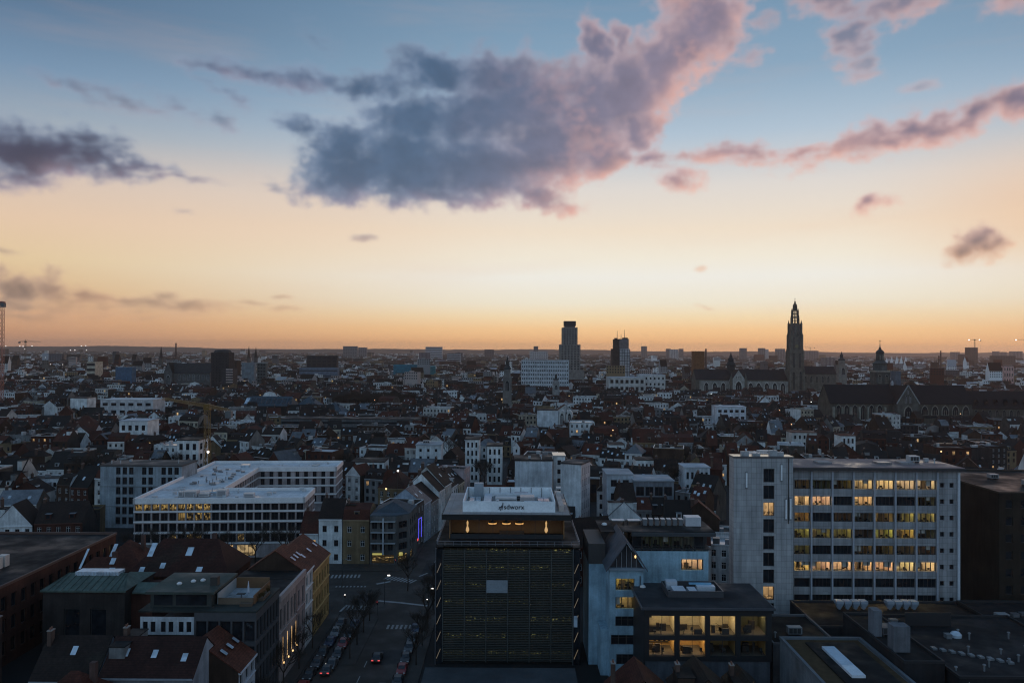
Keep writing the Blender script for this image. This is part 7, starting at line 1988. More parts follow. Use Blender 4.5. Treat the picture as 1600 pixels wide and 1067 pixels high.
def left_church():
    D = 1020.0; k = D / FPX
    t = thing('church', 'dark gothic church with pale traceried windows beside the brick apartment tower', 'church', (X(257, D), D, 0))
    claim(X(255, D), X(332, D), D - 4, D + 24, 24, 1); LAND.append((290, 588, 'the dark gothic church'))
    z = lambda y: ZT(290, y, D)
    C = (0.12, 0.115, 0.11); FR = (0.36, 0.37, 0.36)
    q = MB().use('wall', C); q.box(0, 72 * k, 0, 20, 0, z(583), top=False); q.gable_ends(0, 72 * k, 0, 20, z(583), z(568), 'x'); q.build('nave_wall', t)
    r = MB().use('slate', (0.035, 0.034, 0.034)); r.gable_roof(0, 72 * k, 0, 20, z(583), z(568), 'x', 0.5, 0.4); r.build('nave_roof', t)
    q = MB().use('wall', C); q.box(3 * k, 15 * k, -5, 20, 0, z(582), top=False); q.gable_ends(3 * k, 15 * k, -5, 20, z(582), z(567), 'y'); q.build('transept', t)
    r = MB().use('slate', SLATE); r.gable_roof(3 * k, 15 * k, -4.8, 20, z(582), z(567), 'y', 0.2, 0.4); r.build('transept_roof', t)
    gothic_windows(t, (3 * k, -5), (1, 0), 12 * k, 1, z(599), z(586), 4.2, FR); gothic_windows(t, (20 * k, 0), (1, 0), 52 * k, 7, z(594), z(585), 2.4, FR)
left_church()
# white hall with two round gables and a blank white side
def arched_gables():
    D = 540.0; k = D / FPX
    t = thing('warehouse', 'white hall with blank wall and two round topped gables in the old town', 'hall', (X(840, D), D, 0), R(-6))
    claim(X(838, D), X(898, D), D - 5, D + 22, 20, 1); LAND.append((868, 658, 'the white hall with round gables'))
    z = lambda y: ZT(865, y, D)
    MB().box(0, 33 * k, 0, 12, 0, z(641), 'wall', (0.66, 0.68, 0.7)).build('blank_wall', t)
    MB().box(-0.2, 33 * k, -0.2, 12.2, z(641), z(640), 'flat', BITUMEN).build('roof', t)
    for i in range(2):
        x0 = (33.5 + i * 11.5) * k; w = 10.5 * k
        b = MB().use('wall', OFFWHITE)
        pts = [(x0, 0), (x0 + w, 0)] + [(x0 + w / 2 + w / 2 * math.cos(a * math.pi / 10), 1) for a in range(0)]
        zt_ = z(651)
        prof = [(x0, 0.0), (x0 + w, 0.0), (x0 + w, zt_)] + [(x0 + w / 2 + w / 2 * math.cos(a * math.pi / 8), zt_ + (z(641) - zt_) * math.sin(a * math.pi / 8)) for a in range(1, 8)] + [(x0, zt_)]
        b.poly([(a, -0.5, c) for a, c in prof]); b.poly([(a, 12, c) for a, c in prof])
        for q in range(len(prof)):
            a, c = prof[q], prof[(q + 1) % len(prof)]
            b.poly([(a[0], -0.5, a[1]), (c[0], -0.5, c[1]), (c[0], 12, c[1]), (a[0], 12, a[1])])
        o = b.build('gable', t)
        gothic_windows(o, (x0, -0.5), (1, 0), w, 1, z(662), z(645), w * 0.45, OFFWHITE, 'arched_window'); gothic_windows(o, (x0, -0.5), (1, 0), w, 2, z(672), z(665), w * 0.2, OFFWHITE, 'arched_window')
arched_gables()
# law court with white sails
def sail_court():
    D = 2300.0; k = D / FPX
    t = thing('courthouse', 'courthouse with row of white pointed sail roofs on the right horizon', 'courthouse', (X(1382, D), D, 0))
    z = lambda y: ZT(1415, y, D)
    MB().box(0, 66 * k, 4, 40, 0, z(570), 'wall', (0.25, 0.24, 0.24)).build('base', t)
    W_ = (0.75, 0.72, 0.7)
    for i, (px, yt, h) in enumerate(((1383, 559, 1), (1391, 556, 1), (1399, 555, 1), (1406, 555.5, 1), (1413, 556, 1), (1421, 564, 0), (1428, 565, 0), (1435, 564, 0), (1441, 565, 0))):
        x = (px - 1382) * k; zb = z(568); zt_ = z(yt)
        b = MB().use('plain', W_)
        w = 5.5 * k if h else 4.5 * k
        for s in (-1, 1):
            b.poly([(x, 4, zb), (x + w, 10 + 8 * s, zb), (x + w * 0.95, 10, zt_)]); b.poly([(x, 4, zb), (x + w * 0.95, 10, zt_), (x + w * 0.6, 9, (zb + zt_) / 2)])
        b.poly([(x, 2, zb - 1), (x + w * 0.3, 2, zb - 1), (x + w, 10, zt_ + 1.5)])
        b.build('sail_roof', t)
sail_court()

# ------------------------------------------------------------------ tower cranes
def crane(name, label, foot, head_z, jib_a, jib_b, mast_w, col, lights=False, apex=0.0, rest_z=0.0):
    """foot (x,y); jib from jib_a to jib_b (x,y) through the mast head"""
    t = thing(name, label, 'crane', (foot[0], foot[1], rest_z))
    hz = head_z - rest_z
    m = MB().use('metal', col); h = mast_w / 2; th = max(0.14, mast_w * 0.10)
    for sx in (-h, h):
        for sy in (-h, h): m.bar((sx, sy, 0), (sx, sy, hz), th)
    n = int(hz / (mast_w * 1.3)); 
    for i in range(n):
        z0 = hz * i / n; z1 = hz * (i + 1) / n
        s = 1 if i % 2 else -1
        m.bar((-h * s, -h, z0), (h * s, -h, z1), th * 0.7); m.bar((-h * s, h, z0), (h * s, h, z1), th * 0.7); m.bar((-h, -h * s, z0), (-h, h * s, z1), th * 0.7); m.bar((h, -h * s, z0), (h, h * s, z1), th * 0.7)
    m.build('mast', t)
    a = Vector((jib_a[0] - foot[0], jib_a[1] - foot[1], hz + mast_w * 0.6)); b = Vector((jib_b[0] - foot[0], jib_b[1] - foot[1], hz + mast_w * 0.6))
    c = Vector((0, 0, hz + mast_w * 0.6))
    MB().use('plain', col).box(-h * 1.3, h * 1.3, -h * 1.3, h * 1.3, hz, hz + mast_w * 1.2).build('cab', t)
    def boom(p, q, nm):
        d = (q - p); L = d.length; d.normalize(); nr = Vector((-d.y, d.x, 0)); w = mast_w * 0.45
        k = MB().use('metal', col); up = Vector((0, 0, w * 1.5))
        k.bar(p + nr * w, q + nr * w, th); k.bar(p - nr * w, q - nr * w, th); k.bar(p + up, q + up * 0.6, th)
        nn = max(4, int(L / (mast_w * 1.2)))
        for i in range(nn):
            u0 = p.lerp(q, i / nn); u1 = p.lerp(q, (i + 0.5) / nn); u2 = p.lerp(q, (i + 1) / nn)
            for s in (nr * w, nr * -w):
                k.bar(u0 + s, u1 + up * 0.8, th * 0.6); k.bar(u1 + up * 0.8, u2 + s, th * 0.6)
        k.build(nm, t)
    boom(c, a, 'jib'); boom(c, b, 'counter_jib')
    if apex:
        ap = c + Vector((0, 0, apex))
        MB().use('metal', col).bar(c, ap, th * 2).bar(ap, c.lerp(a, 0.65), th * 0.6).bar(ap, c.lerp(b, 0.9), th * 0.6).build('tie', t)
    MB().box(b.x - mast_w * 0.6, b.x + mast_w * 0.6, b.y - mast_w * 0.6, b.y + mast_w * 0.6, b.z - mast_w * 1.4, b.z, 'plain', (0.12, 0.12, 0.12), bottom=True).build('counterweight', t)
    if lights:
        for p in (c.lerp(a, 0.85), c.lerp(b, 0.85)):
            MB().lathe(p.x, p.y, [(p.z - 1.0, 0.4), (p.z - 0.5, lights), (p.z + 0.5, lights), (p.z + 1.0, 0.4)], 8, 'lamp_white', GREY).build('floodlight', t)
    return t
YEL = (0.20, 0.105, 0.022)
y_ = crane('tower_crane', 'yellow tower crane with long jib behind the courtyard office', (-127, 329), 34.0, (-166, 376), (-111, 309.5), 1.9, YEL)
MB().lathe(0.9, -1.2, [(16.2, 0.1), (16.4, 0.45), (16.9, 0.45), (17.1, 0.1)], 10, 'lamp_white', GREY).build('floodlight', y_)
LAND.append((322, 660, 'the yellow crane'))
def far_crane(label, px, ytop, D, la, lb, col, w, lights=False, apex=0, rest=0.0):
    x = X(px, D); zt = ZT(px, ytop, D) - w * 0.6
    crane('tower_crane', label, (x, D), zt, (X(la, D), D + 12), (X(lb, D), D - 5), w, col, lights, apex, rest)
far_crane('tall red tower crane cut by the left edge of the picture', 3, 474, 700, -60, 10, (0.30, 0.09, 0.06), 2.6, False, 0)
far_crane('small distant crane on the left horizon', 40, 534, 1500, 58, 33, (0.12, 0.09, 0.05), 2.2, False, 4)
far_crane('crane with two bright lamps above the dark tower at right', 1523, 531, 1905, 1517, 1530, (0.10, 0.08, 0.06), 2.0, 1.5, 0)
far_crane('crane with bright lamp at the right edge of the picture', 1606, 531, 1700, 1590, 1612, (0.10, 0.08, 0.06), 2.0, 1.3, 0)
far_crane('hair thin crane on the horizon right of the spire', 1266, 543, 2700, 1260, 1272, (0.16, 0.12, 0.08), 1.6, False, 0)
# floodlight masts on the left horizon
for i, (px, py) in enumerate(sorted(((9, 541.5), (31, 541.5), (36, 541.8), (38.5, 546), (50, 541.2), (110, 547.8), (117, 547.6), (127, 541.3), (134, 540.8), (135, 547.8), (71, 559), (98, 570), (79, 569.6)))):
    D_ = 2200 if py < 550 else 1300
    p = at_d(px, py, D_)
    t = thing('floodlight_mast', ('%s bright floodlight from the left along the left horizon' % ('first', 'second', 'third', 'fourth', 'fifth', 'sixth', 'seventh', 'eighth', 'ninth', 'tenth', 'eleventh', 'twelfth', 'thirteenth')[i]), 'floodlight', (p.x, p.y, 0), 0, 'floodlights on the left horizon')
    MB().tube((0, 0, 0), (0, 0, p.z), 0.4, 0.2, 5, 'metal', DGREY).build('mast', t)
    s_ = 1.3 if D_ > 2000 else 0.6
    MB().lathe(0, 0, [(p.z, 0.4 * s_), (p.z + 0.5 * s_, s_), (p.z + 1.3 * s_, s_), (p.z + 1.8 * s_, 0.4 * s_)], 8, 'lamp_flood', GREY).build('lamp_head', t)

# ------------------------------------------------------------------ the old town: bands of terraced houses along crooked streets
ORD = ['first', 'second', 'third', 'fourth', 'fifth', 'sixth', 'seventh', 'eighth', 'ninth', 'tenth', 'eleventh', 'twelfth', 'thirteenth', 'fourteenth', 'fifteenth', 'sixteenth', 'seventeenth', 'eighteenth', 'nineteenth', 'twentieth'] + ['%dth' % k if k % 10 not in (1, 2, 3) else '%d%s' % (k, {1: 'st', 2: 'nd', 3: 'rd'}[k % 10]) for k in range(21, 400)]
STREET = [((-24, 205), (-21, 262), 7.5), ((-21, 262), (-12, 330), 6.5), ((-12, 330), (-4, 430), 5.5), ((-32, 96), (-32, 214), 12), ((-80, 201), (-30, 201), 13)]
def seg_dist(p, a, b):
    ax, ay = a; bx, by = b
    t = max(0, min(1, ((p[0] - ax) * (bx - ax) + (p[1] - ay) * (by - ay)) / ((bx - ax) ** 2 + (by - ay) ** 2)))
    return math.hypot(p[0] - ax - t * (bx - ax), p[1] - ay - t * (by - ay))
PARKS = [((-133, 760), 44, 46), ((-14, 900), 50, 30)]
def free(x, y, r):
    for (a, b, c, d) in EXCL:
        if a - r < x < b + r and c - r < y < d + r: return False
    for (p, q, w) in STREET:
        if seg_dist((x, y), p, q) < w + r: return False
    for ((cx, cy), rx, ry) in PARKS:
        if rx and ((x - cx) / (rx + r)) ** 2 + ((y - cy) / (ry + r)) ** 2 < 1: return False
    return True
def hidden(x, y, z):
    """behind one of the large buildings, seen from the terrace"""
    for (a, b, c, d, h) in OCC:
        if c >= y: continue
        for yy in (c, d):
            f = yy / y
            xx = x * f; zz = CAM_H + (z - CAM_H) * f
            if a + 0.5 < xx < b - 0.5 and zz < h - 0.3 and yy < y - 1: return True
    return False
hr = random.Random(2024)
def bend(x, y):
    return 9.0 * math.sin(x / 61.0 + y / 140.0) + 6.0 * math.sin(x / 27.0 + 1.7 + y / 55.0) + 0.20 * x * math.sin(y / 70.0) - 0.08 * x
houses = []; annexes = []
Y = 176.0
band = 0
while Y < 1010:
    far = Y > 560
    pitch = hr.uniform(27, 33) if not far else hr.uniform(30, 38)
    half = 0.70 * (Y + 30) + 20
    for row in (0, 1):
        x = -half
        gap = hr.uniform(35, 80)
        run = 0.0
        blockid = 0; jog = 0.0; skew = 0.0
        while x < half:
            big = hr.random() < 0.10
            s = random_spec(hr, hr.uniform(11, 18) if big else None, hr.uniform(11, 14) if big else None, big)
            if far: s.w *= 1.25
            y0 = Y + bend(x, Y) + (0 if row == 0 else hr.uniform(12.0, 13.5) + 2.0)
            y1 = Y + bend(x + s.w, Y) + (y0 - Y - bend(x, Y))
            y0 += jog + run * math.tan(skew); y1 += jog
            ang = math.atan2(y1 - jog - (y0 - jog - run * math.tan(skew)), s.w) * 0.8 + skew + hr.uniform(-0.03, 0.03)
            turned = hr.random() < 0.16
            cx, cy = x + s.w / 2, y0 + s.d / 2
            x += s.w * math.cos(ang) + (0.0 if hr.random() < 0.85 else hr.uniform(0.5, 3))
            run += s.w
            if run > gap:
                x += hr.uniform(5, 9); run = 0; gap = hr.uniform(28, 75); blockid += 1; jog = hr.uniform(-5, 5); skew = hr.uniform(-0.32, 0.24)
            if abs(cx) > 0.69 * cy + 12: continue
            if not free(cx, cy, max(s.w, s.d) * 0.5 - 1.0): continue
            zr = s.ridge
            if hidden(cx, cy, zr) and hidden(cx - s.w / 2, cy, zr) and hidden(cx + s.w / 2, cy, zr): continue
            s.x, s.y, s.ang = cx, cy, ang + (math.pi / 2 if turned else 0)
            # which long side looks at the viewer: the row behind turns its back
            s.side = 'f' if math.cos(s.ang) > 0 else 'b'
            s.big = big
            s.band, s.row, s.blk = band, row, blockid
            pr = project((cx, cy, s.eave))
            if pr is None or not (-40 < pr[0] < 1640): continue
            s.px = pr; s.size = math.sqrt(s.w * (s.ridge - s.eave * 0.5)) / cy
            houses.append(s)
        # yard buildings between the rows
        if row == 0 and not far:
            xx = -half
            while xx < half:
                w = hr.uniform(4, 9); d = hr.uniform(3, 6)
                yy = Y + bend(xx, Y) + 12.6
                if free(xx + w / 2, yy + 2, 3) and abs(xx) < 0.68 * yy and not hidden(xx + w / 2, yy, 8):
                    annexes.append((xx, yy, w, d, hr.uniform(4, 9.5), hr.random(), hr.uniform(-0.1, 0.1)))
                xx += w + hr.uniform(2, 12)
    Y += pitch + 11.0
    band += 1
houses.sort(key=lambda s: -s.size)
small = [s for s in houses if not s.big]; large = [s for s in houses if s.big]
own = small[:300] + large[:70]
rest = small[300:] + large[70:]
# labels: look first, then where in its row and by which landmark
def describe(s):
    rf = {'flat': s.roofname + ' roof', 'gable': s.roofname + ' roof', 'front': s.roofname + ' gable', 'mansard': s.roofname + ' mansard', 'hip': s.roofname + ' hipped roof'}[s.kind]
    if s.skylights: rf += ', skylights' if s.skylights > 1 else ', skylight'
    elif s.dormers: rf += ', dormers' if s.dormers > 1 else ', dormer'
    return '%s %s, %s' % (s.wallname, 'house' if not s.big else 'block', rf)
groups = {}
for s in own:
    best = min(LAND, key=lambda L: math.hypot(L[0] - s.px[0], (L[1] - s.px[1]) * 1.6))
    dx, dy = s.px[0] - best[0], s.px[1] - best[1]
    rel = ('left of ' if dx < 0 else 'right of ') if abs(dx) > abs(dy) * 1.4 else ('behind ' if dy < 0 else 'below ')
    s.place = rel + best[2]
    groups.setdefault((describe(s), s.place), []).append(s)
for (look, place), lst in groups.items():
    lst.sort(key=lambda s: s.px[0])
    for i, s in enumerate(lst):
        s.label = '%s, %s' % (look, place) if len(lst) == 1 else '%s, %s, %s from left' % (look, place, ORD[i])
        if len(s.label.split()) > 16: s.label = s.label.replace('the dark corner office with the roof terrace', 'the dark corner office').replace('the low dark block with lit rooms', 'the low lit block').replace(', skylights', '').replace(', skylight', '').replace(', dormers', '').replace(', dormer', '').replace('hipped roof', 'roof')
for s in own:
    c, n = math.cos(s.ang), math.sin(s.ang)
    loc = (s.x - c * s.w / 2 + n * s.d / 2, s.y - n * s.w / 2 - c * s.d / 2, 0)
    house_thing(s, 'town_house' if not s.big else 'apartment_block', s.label, 'house' if not s.big else 'apartment block', loc, s.ang, 'terraced houses of the old town' if not s.big else 'larger blocks in the old town')
# the hundreds of houses farther out, past what can be picked out one by one
mass = MB()
for s in rest:
    c, n = math.cos(s.ang), math.sin(s.ang)
    loc = Vector((s.x - c * s.w / 2 + n * s.d / 2, s.y - n * s.w / 2 - c * s.d / 2, 0))
    s.zmin = s.eave * 0.35
    s.chimneys = min(s.chimneys, 1)
    P, pl = house_geo(s, False)
    M = Matrix.Translation(loc) @ Matrix.Rotation(s.ang, 4, 'Z')
    for part, lst in P.items():
        for b in lst: mass.add(b, M)
for (xx, yy, w, d, h, q, a) in annexes:
    b = MB().use('wall', WHITE if q < 0.24 else (GREY if q < 0.36 else BROWN if q < 0.65 else BRICK))
    b.box(0, w, 0, d, 0, h, top=False); b.box(-0.1, w + 0.1, -0.1, d + 0.1, h, h + 0.18, 'metal' if q < 0.5 else 'flat', (0.3, 0.3, 0.31) if q < 0.3 else BITUMEN)
    b.poly([(w * 0.3, -0.04, h * 0.4), (w * 0.7, -0.04, h * 0.4), (w * 0.7, -0.04, h * 0.8), (w * 0.3, -0.04, h * 0.8)], 'glass', DGREY)
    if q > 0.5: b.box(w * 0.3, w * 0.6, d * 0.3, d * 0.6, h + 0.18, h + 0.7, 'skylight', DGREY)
    mass.add(b, Matrix.Translation((xx, yy, 0)) @ Matrix.Rotation(a, 4, 'Z'))
# aerials, flues and cowls on the roofs
ar = random.Random(8)
for s in rest[:2200]:
    if ar.random() < 0.45:
        b = MB().use('metal', (0.12, 0.12, 0.12)); x, y = s.x + ar.uniform(-1.5, 1.5), s.y + ar.uniform(-1, 1)
        b.bar((x, y, s.ridge - 0.5), (x, y, s.ridge + ar.uniform(1.2, 3)), 0.09)
        b.bar((x - 0.5, y, s.ridge + 1.2), (x + 0.5, y, s.ridge + 1.2), 0.06)
        mass.add(b, Matrix.Identity(4))
tag(mass.build('distant_houses'), 'roofs and walls of the old town running back to the skyline', 'houses', kind='stuff')
print('houses', len(houses), 'own', len(own), 'rest', len(rest))

# ------------------------------------------------------------------ outer districts, simple blocks with pitched or flat roofs
fr = random.Random(99)
def far_mass(name, label, d0, d1, n, wr, dr, hr_, tall=0.0, light=0.25):
    b = MB()
    for i in range(n):
        D = math.sqrt(fr.uniform(d0 * d0, d1 * d1))
        a = fr.uniform(-0.71, 0.71)
        x = a * D
        w, dp, h = fr.uniform(*wr), fr.uniform(*dr), fr.uniform(*hr_)
        if fr.random() < tall: h *= fr.uniform(1.6, 3.0); w *= 1.2
        if not free(x, D, w * 0.5): continue
        q = fr.random()
        wall = WHITE if q < light * 0.45 else OFFWHITE if q < light else fr.choice([GREY, BRICK, BROWN, BROWN, YBRICK, DSTONE, PINKSTONE, (0.1, 0.09, 0.09)])
        roof = fr.choice([RTILE, DTILE, SLATE, SLATE, BITUMEN, DTILE]) if fr.random() > 0.06 else (0.32, 0.32, 0.33)
        h0 = MB()
        if fr.random() < 0.55:
            e = h * 0.68
            h0.use('far', wall).box(-w / 2, w / 2, 0, dp, 0, e, top=False); h0.gable_ends(-w / 2, w / 2, 0, dp, e, h, 'x')
            h0.use('far', roof)
            h0.poly([(-w / 2, -0.3, e), (w / 2, -0.3, e), (w / 2, dp / 2, h), (-w / 2, dp / 2, h)]); h0.poly([(-w / 2, dp + 0.3, e), (w / 2, dp + 0.3, e), (w / 2, dp / 2, h), (-w / 2, dp / 2, h)])
            zt = e
        else:
            h0.use('far', wall).box(-w / 2, w / 2, 0, dp, 0, h, top=False)
            h0.poly([(-w / 2, 0, h), (w / 2, 0, h), (w / 2, dp, h), (-w / 2, dp, h)], 'flat', roof if fr.random() > 0.1 else (0.4, 0.4, 0.4))
            if fr.random() < 0.4: h0.box(-w * 0.2, w * 0.1, dp * 0.3, dp * 0.6, h, h + fr.uniform(1, 2.5), 'far', wall)
            zt = h
        k = max(1, int(zt / 3.4))
        for j in range(max(0, k - 3), k):
            z = zt * (j + 0.35) / k
            if D < 1900:
                nn = max(2, int(w / 3.0))
                for c in range(nn):
                    xx = -w / 2 + w * (c + 0.25) / nn
                    h0.poly([(xx, -0.12, z), (xx + w / nn * 0.5, -0.12, z), (xx + w / nn * 0.5, -0.12, z + zt / k * 0.5), (xx, -0.12, z + zt / k * 0.5)], 'glass' if fr.random() > 0.012 else 'lit_far', DGREY)
            else:
                h0.poly([(-w * 0.46, -0.2, z), (w * 0.46, -0.2, z), (w * 0.46, -0.2, z + zt / k * 0.42), (-w * 0.46, -0.2, z + zt / k * 0.42)], 'glass', DGREY)
        b.add(h0, Matrix.Translation((x, D, 0)) @ Matrix.Rotation(fr.uniform(-0.5, 0.5), 4, 'Z'))
    tag(b.build(name), label, 'houses', kind='stuff')
far_mass('outer_houses', 'closely packed roofs of the outer town below the skyline', 1010, 2300, 5600, (8, 20), (9, 15), (9, 17), 0.01, 0.30)
far_mass('suburb_houses', 'tiny roofs and blocks of the suburbs at the horizon', 2300, 7500, 5600, (14, 46), (12, 26), (8, 18), 0.012, 0.28)

# woods between the suburbs: one mass of crowns
def far_woods():
    b = MB()
    for i in range(2600):
        D = math.sqrt(fr.uniform(1500 ** 2, 9000 ** 2)); x = fr.uniform(-0.71, 0.71) * D
        if not free(x, D, 10): continue
        w = fr.uniform(8, 26) * (1 + D / 6000); h = fr.uniform(8, 17)
        c = fr.choice([(0.03, 0.028, 0.018), (0.04, 0.03, 0.022), (0.025, 0.027, 0.018)])
        n = 7
        top = [(x + w * 0.5 * fr.uniform(-0.5, 0.5), D + w * 0.3, h)]
        ring = [(x + w * 0.5 * math.cos(2 * math.pi * k / n) * fr.uniform(0.8, 1.2), D + w * 0.5 * math.sin(2 * math.pi * k / n), h * fr.uniform(0.45, 0.75)) for k in range(n)]
        for k in range(n):
            a, d = ring[k], ring[(k + 1) % n]
            b.poly([a, d, top[0]], 'far', c); b.poly([(a[0], a[1], 0), (d[0], d[1], 0), d, a], 'far', c)
    tag(b.build('distant_woods'), 'dark patches of bare woodland between the far suburbs', 'woods', kind='stuff')
far_woods()
# low ridge and tree line that closes the horizon
def ridge():
    b = MB(); N = 400
    pr = []
    for i in range(N + 1):
        a = -0.8 + 1.6 * i / N
        h = 46 + 7 * math.sin(a * 9 + 1) + 6 * math.sin(a * 23) + 3 * math.sin(a * 71) + fr.uniform(0, 5) + (16 if a < -0.1 else 6) * (0.5 + 0.5 * math.sin(a * 14 + 2.2))
        pr.append((a * 11000, 11000 + 300 * math.sin(a * 13), h))
    for p, q in zip(pr, pr[1:]):
        b.poly([(p[0], p[1], 0), (q[0], q[1], 0), q, p], 'far', (0.05, 0.042, 0.04))
        b.poly([p, q, (q[0] * 1.08, q[1] * 1.08, q[2] * 0.5), (p[0] * 1.08, p[1] * 1.08, p[2] * 0.5)], 'far', (0.05, 0.042, 0.04))
    tag(b.build('hills'), kind='structure')
ridge()

# ------------------------------------------------------------------ bare trees
def bare_tree_mesh(seed, h):
    r = random.Random(seed)
    trunk = MB().use('bark', (0.045, 0.036, 0.03)); crown = MB().use('bark', (0.05, 0.04, 0.033))
    trunk.tube((0, 0, 0), (r.uniform(-0.1, 0.1), r.uniform(-0.1, 0.1), h * 0.38), h * 0.018, h * 0.013, 7)
    def grow(p, d, L, rad, lev):
        q = p + d * L
        crown.tube(p, q, rad, rad * 0.62, 5 if lev < 2 else 3)
        if lev >= 4:
            for k in range(2):
                a = q + Vector((r.uniform(-0.25, 0.25), r.uniform(-0.25, 0.25), r.uniform(-0.2, 0.2)))
                b = a + (d + Vector((r.uniform(-1, 1), r.uniform(-1, 1), r.uniform(-0.5, 1)))) * h * 0.035
                w = Vector((r.uniform(-1, 1), r.uniform(-1, 1), r.uniform(-1, 1))).normalized() * h * 0.0022
                crown.poly([a - w, a + w, b + w * 0.4, b - w * 0.4])
            return
        n = r.choice([3, 3, 4]) if lev < 3 else 3
        for i in range(n):
            nd = (d + Vector((r.uniform(-1, 1), r.uniform(-1, 1), r.uniform(-0.25, 0.7))) * 0.72).normalized()
            grow(p.lerp(q, r.uniform(0.55, 1.0)), nd, L * r.uniform(0.55, 0.8), rad * 0.6, lev + 1)
    top = Vector((0, 0, h * 0.36))
    for i in range(5):
        a = 2 * math.pi * i / 5 + r.uniform(-0.3, 0.3)
        grow(top, Vector((math.cos(a) * 0.55, math.sin(a) * 0.55, 0.85)).normalized(), h * 0.24, h * 0.010, 0)
    return trunk.mesh('trunk'), crown.mesh('crown')
TREES = [bare_tree_mesh(s, 10.0) for s in (1, 2, 3)]
def tree(x, y, h, label, k, group='bare trees'):
    t = thing('bare_tree', label, 'tree', (x, y, 0), k * 1.3, group)
    a, b = TREES[k % 3]
    inst('trunk', a, t, scale=(h / 10,) * 3); inst('crown', b, t, scale=(h / 10,) * 3)
pts = [(-31, 153), (-31, 160), (-31, 167), (-31, 174), (-25.5, 196), (-17.8, 150), (-17.8, 160), (-17.8, 170), (-17.8, 182), (-18, 194), (-39.5, 128), (-39.5, 138), (-39.5, 148), (-39.5, 158)]
names = ['nearest on the traffic island', 'second on the traffic island', 'third on the traffic island', 'farthest on the traffic island', 'alone in the middle of the junction', 'nearest beside the louvred office', 'second beside the louvred office', 'third beside the louvred office', 'fourth beside the louvred office', 'farthest beside the louvred office', 'nearest before the pinkish fronts', 'second before the pinkish fronts', 'third before the pinkish fronts', 'farthest before the pinkish fronts']
for i, ((x, y), nm) in enumerate(zip(pts, names)):
    tree(x, y, 7.5 + (i * 37 % 10) * 0.25, 'bare street tree, ' + nm, i)
for i, x in enumerate((-104, -96, -87, -78, -70, -62)):
    tree(x, 216.5, 10.5 + (i % 3), 'bare tree in front of the courtyard office, %s from left' % ORD[i], i + 1)
for i, (px, D) in enumerate(((583, 318), (752, 345), (758, 340), (690, 305), (1412, 470), (1385, 500), (1450, 480))):
    tree(X(px, D), D, 13, 'bare garden tree, %s from left' % ORD[(0, 2, 3, 1, 5, 4, 6)[i]], i, 'garden trees')
# trees in the yards and little squares of the old town
yr = random.Random(41); yard = []
while len(yard) < 60:
    D = math.sqrt(yr.uniform(215 ** 2, 700 ** 2)); x = yr.uniform(-0.62, 0.62) * D
    if free(x, D, 2.0) and not hidden(x, D, 12): yard.append((x, D))
for i, (x, y) in enumerate(sorted(yard, key=lambda p: p[0] / p[1])):
    tree(x, y, yr.uniform(12, 18), 'bare tree among the old town roofs, %s from left' % ORD[i], i, 'yard trees of the old town')
# the wooded square in the middle distance
pr_ = random.Random(5)
park = []
for i in range(46):
    a = pr_.uniform(0, 6.283); q = math.sqrt(pr_.random())
    park.append((-133 + 40 * q * math.cos(a), 755 + 40 * q * math.sin(a)))
park.sort()
for i, (x, y) in enumerate(park):
    tree(x, y, pr_.uniform(15, 21), 'bare tree in the wooded square right of the glazed halls, %s from left' % ORD[i], i, 'trees of the wooded square')

# ------------------------------------------------------------------ parked cars
def car_meshes():
    out = {}
    body = MB().use('metal', (1, 1, 1))
    prof = [(-2.1, 0.35), (-2.15, 0.62), (-1.95, 0.82), (-1.0, 0.95), (-0.35, 1.42), (0.95, 1.44), (1.65, 1.0), (2.05, 0.92), (2.12, 0.6), (2.08, 0.35)]
    def ring(y, inset, top):
        return [(x, y, z if z < 1.0 else (0.95 + (z - 0.95) * top)) for x, z in prof]
    secs = [(-0.86, 0, 0.0), (-0.82, 0, 0.35), (-0.62, 0, 1.0), (0.62, 0, 1.0), (0.82, 0, 0.35), (0.86, 0, 0.0)]
    rings = [ring(*s) for s in secs]
    for a, b in zip(rings, rings[1:]):
        for i in range(len(prof) - 1): body.poly([a[i], a[i + 1], b[i + 1], b[i]])
    body.poly(rings[0]); body.poly(rings[-1])
    return body
CAR_BODY = car_meshes()
def coloured(b, col):
    c = MB(); c.v = b.v; c.f = b.f; c.m = b.m; c.mats = b.mats; c.c = [col] * len(b.f)
    return c.mesh('body')
CAR_COL = {'black': (0.02, 0.02, 0.022), 'silver': (0.14, 0.145, 0.15), 'white': (0.4, 0.4, 0.4), 'blue': (0.015, 0.03, 0.07), 'grey': (0.05, 0.05, 0.055), 'red': (0.2, 0.02, 0.02)}
CAR_MESH = {k: coloured(CAR_BODY, v) for k, v in CAR_COL.items()}
gls = MB().use('glass', DGREY)
gls.poly([(-1.0, -0.6, 0.98), (-1.0, 0.6, 0.98), (-0.40, 0.58, 1.40), (-0.40, -0.58, 1.40)]); 
for i in range(len(gls.v)):
    x, y, z = gls.v[i]; gls.v[i] = (x + (-0.03 if x < 0 else 0.03), y, z + 0.02)
WINDSCREEN = gls.mesh('windscreen')
gls = MB().use('glass', DGREY); gls.poly([(1.65, -0.6, 1.06), (1.65, 0.6, 1.06), (1.05, 0.58, 1.44), (1.05, -0.58, 1.44)]); REARGL = gls.mesh('rear_window')
sg = MB().use('glass', DGREY); sg.poly([(-0.85, 0, 1.0), (1.4, 0, 1.0), (0.9, -0.14, 1.36), (-0.3, -0.14, 1.36)]); SIDEGL = sg.mesh('side_window')
ty = MB(); ty.use('plain', BLACK)
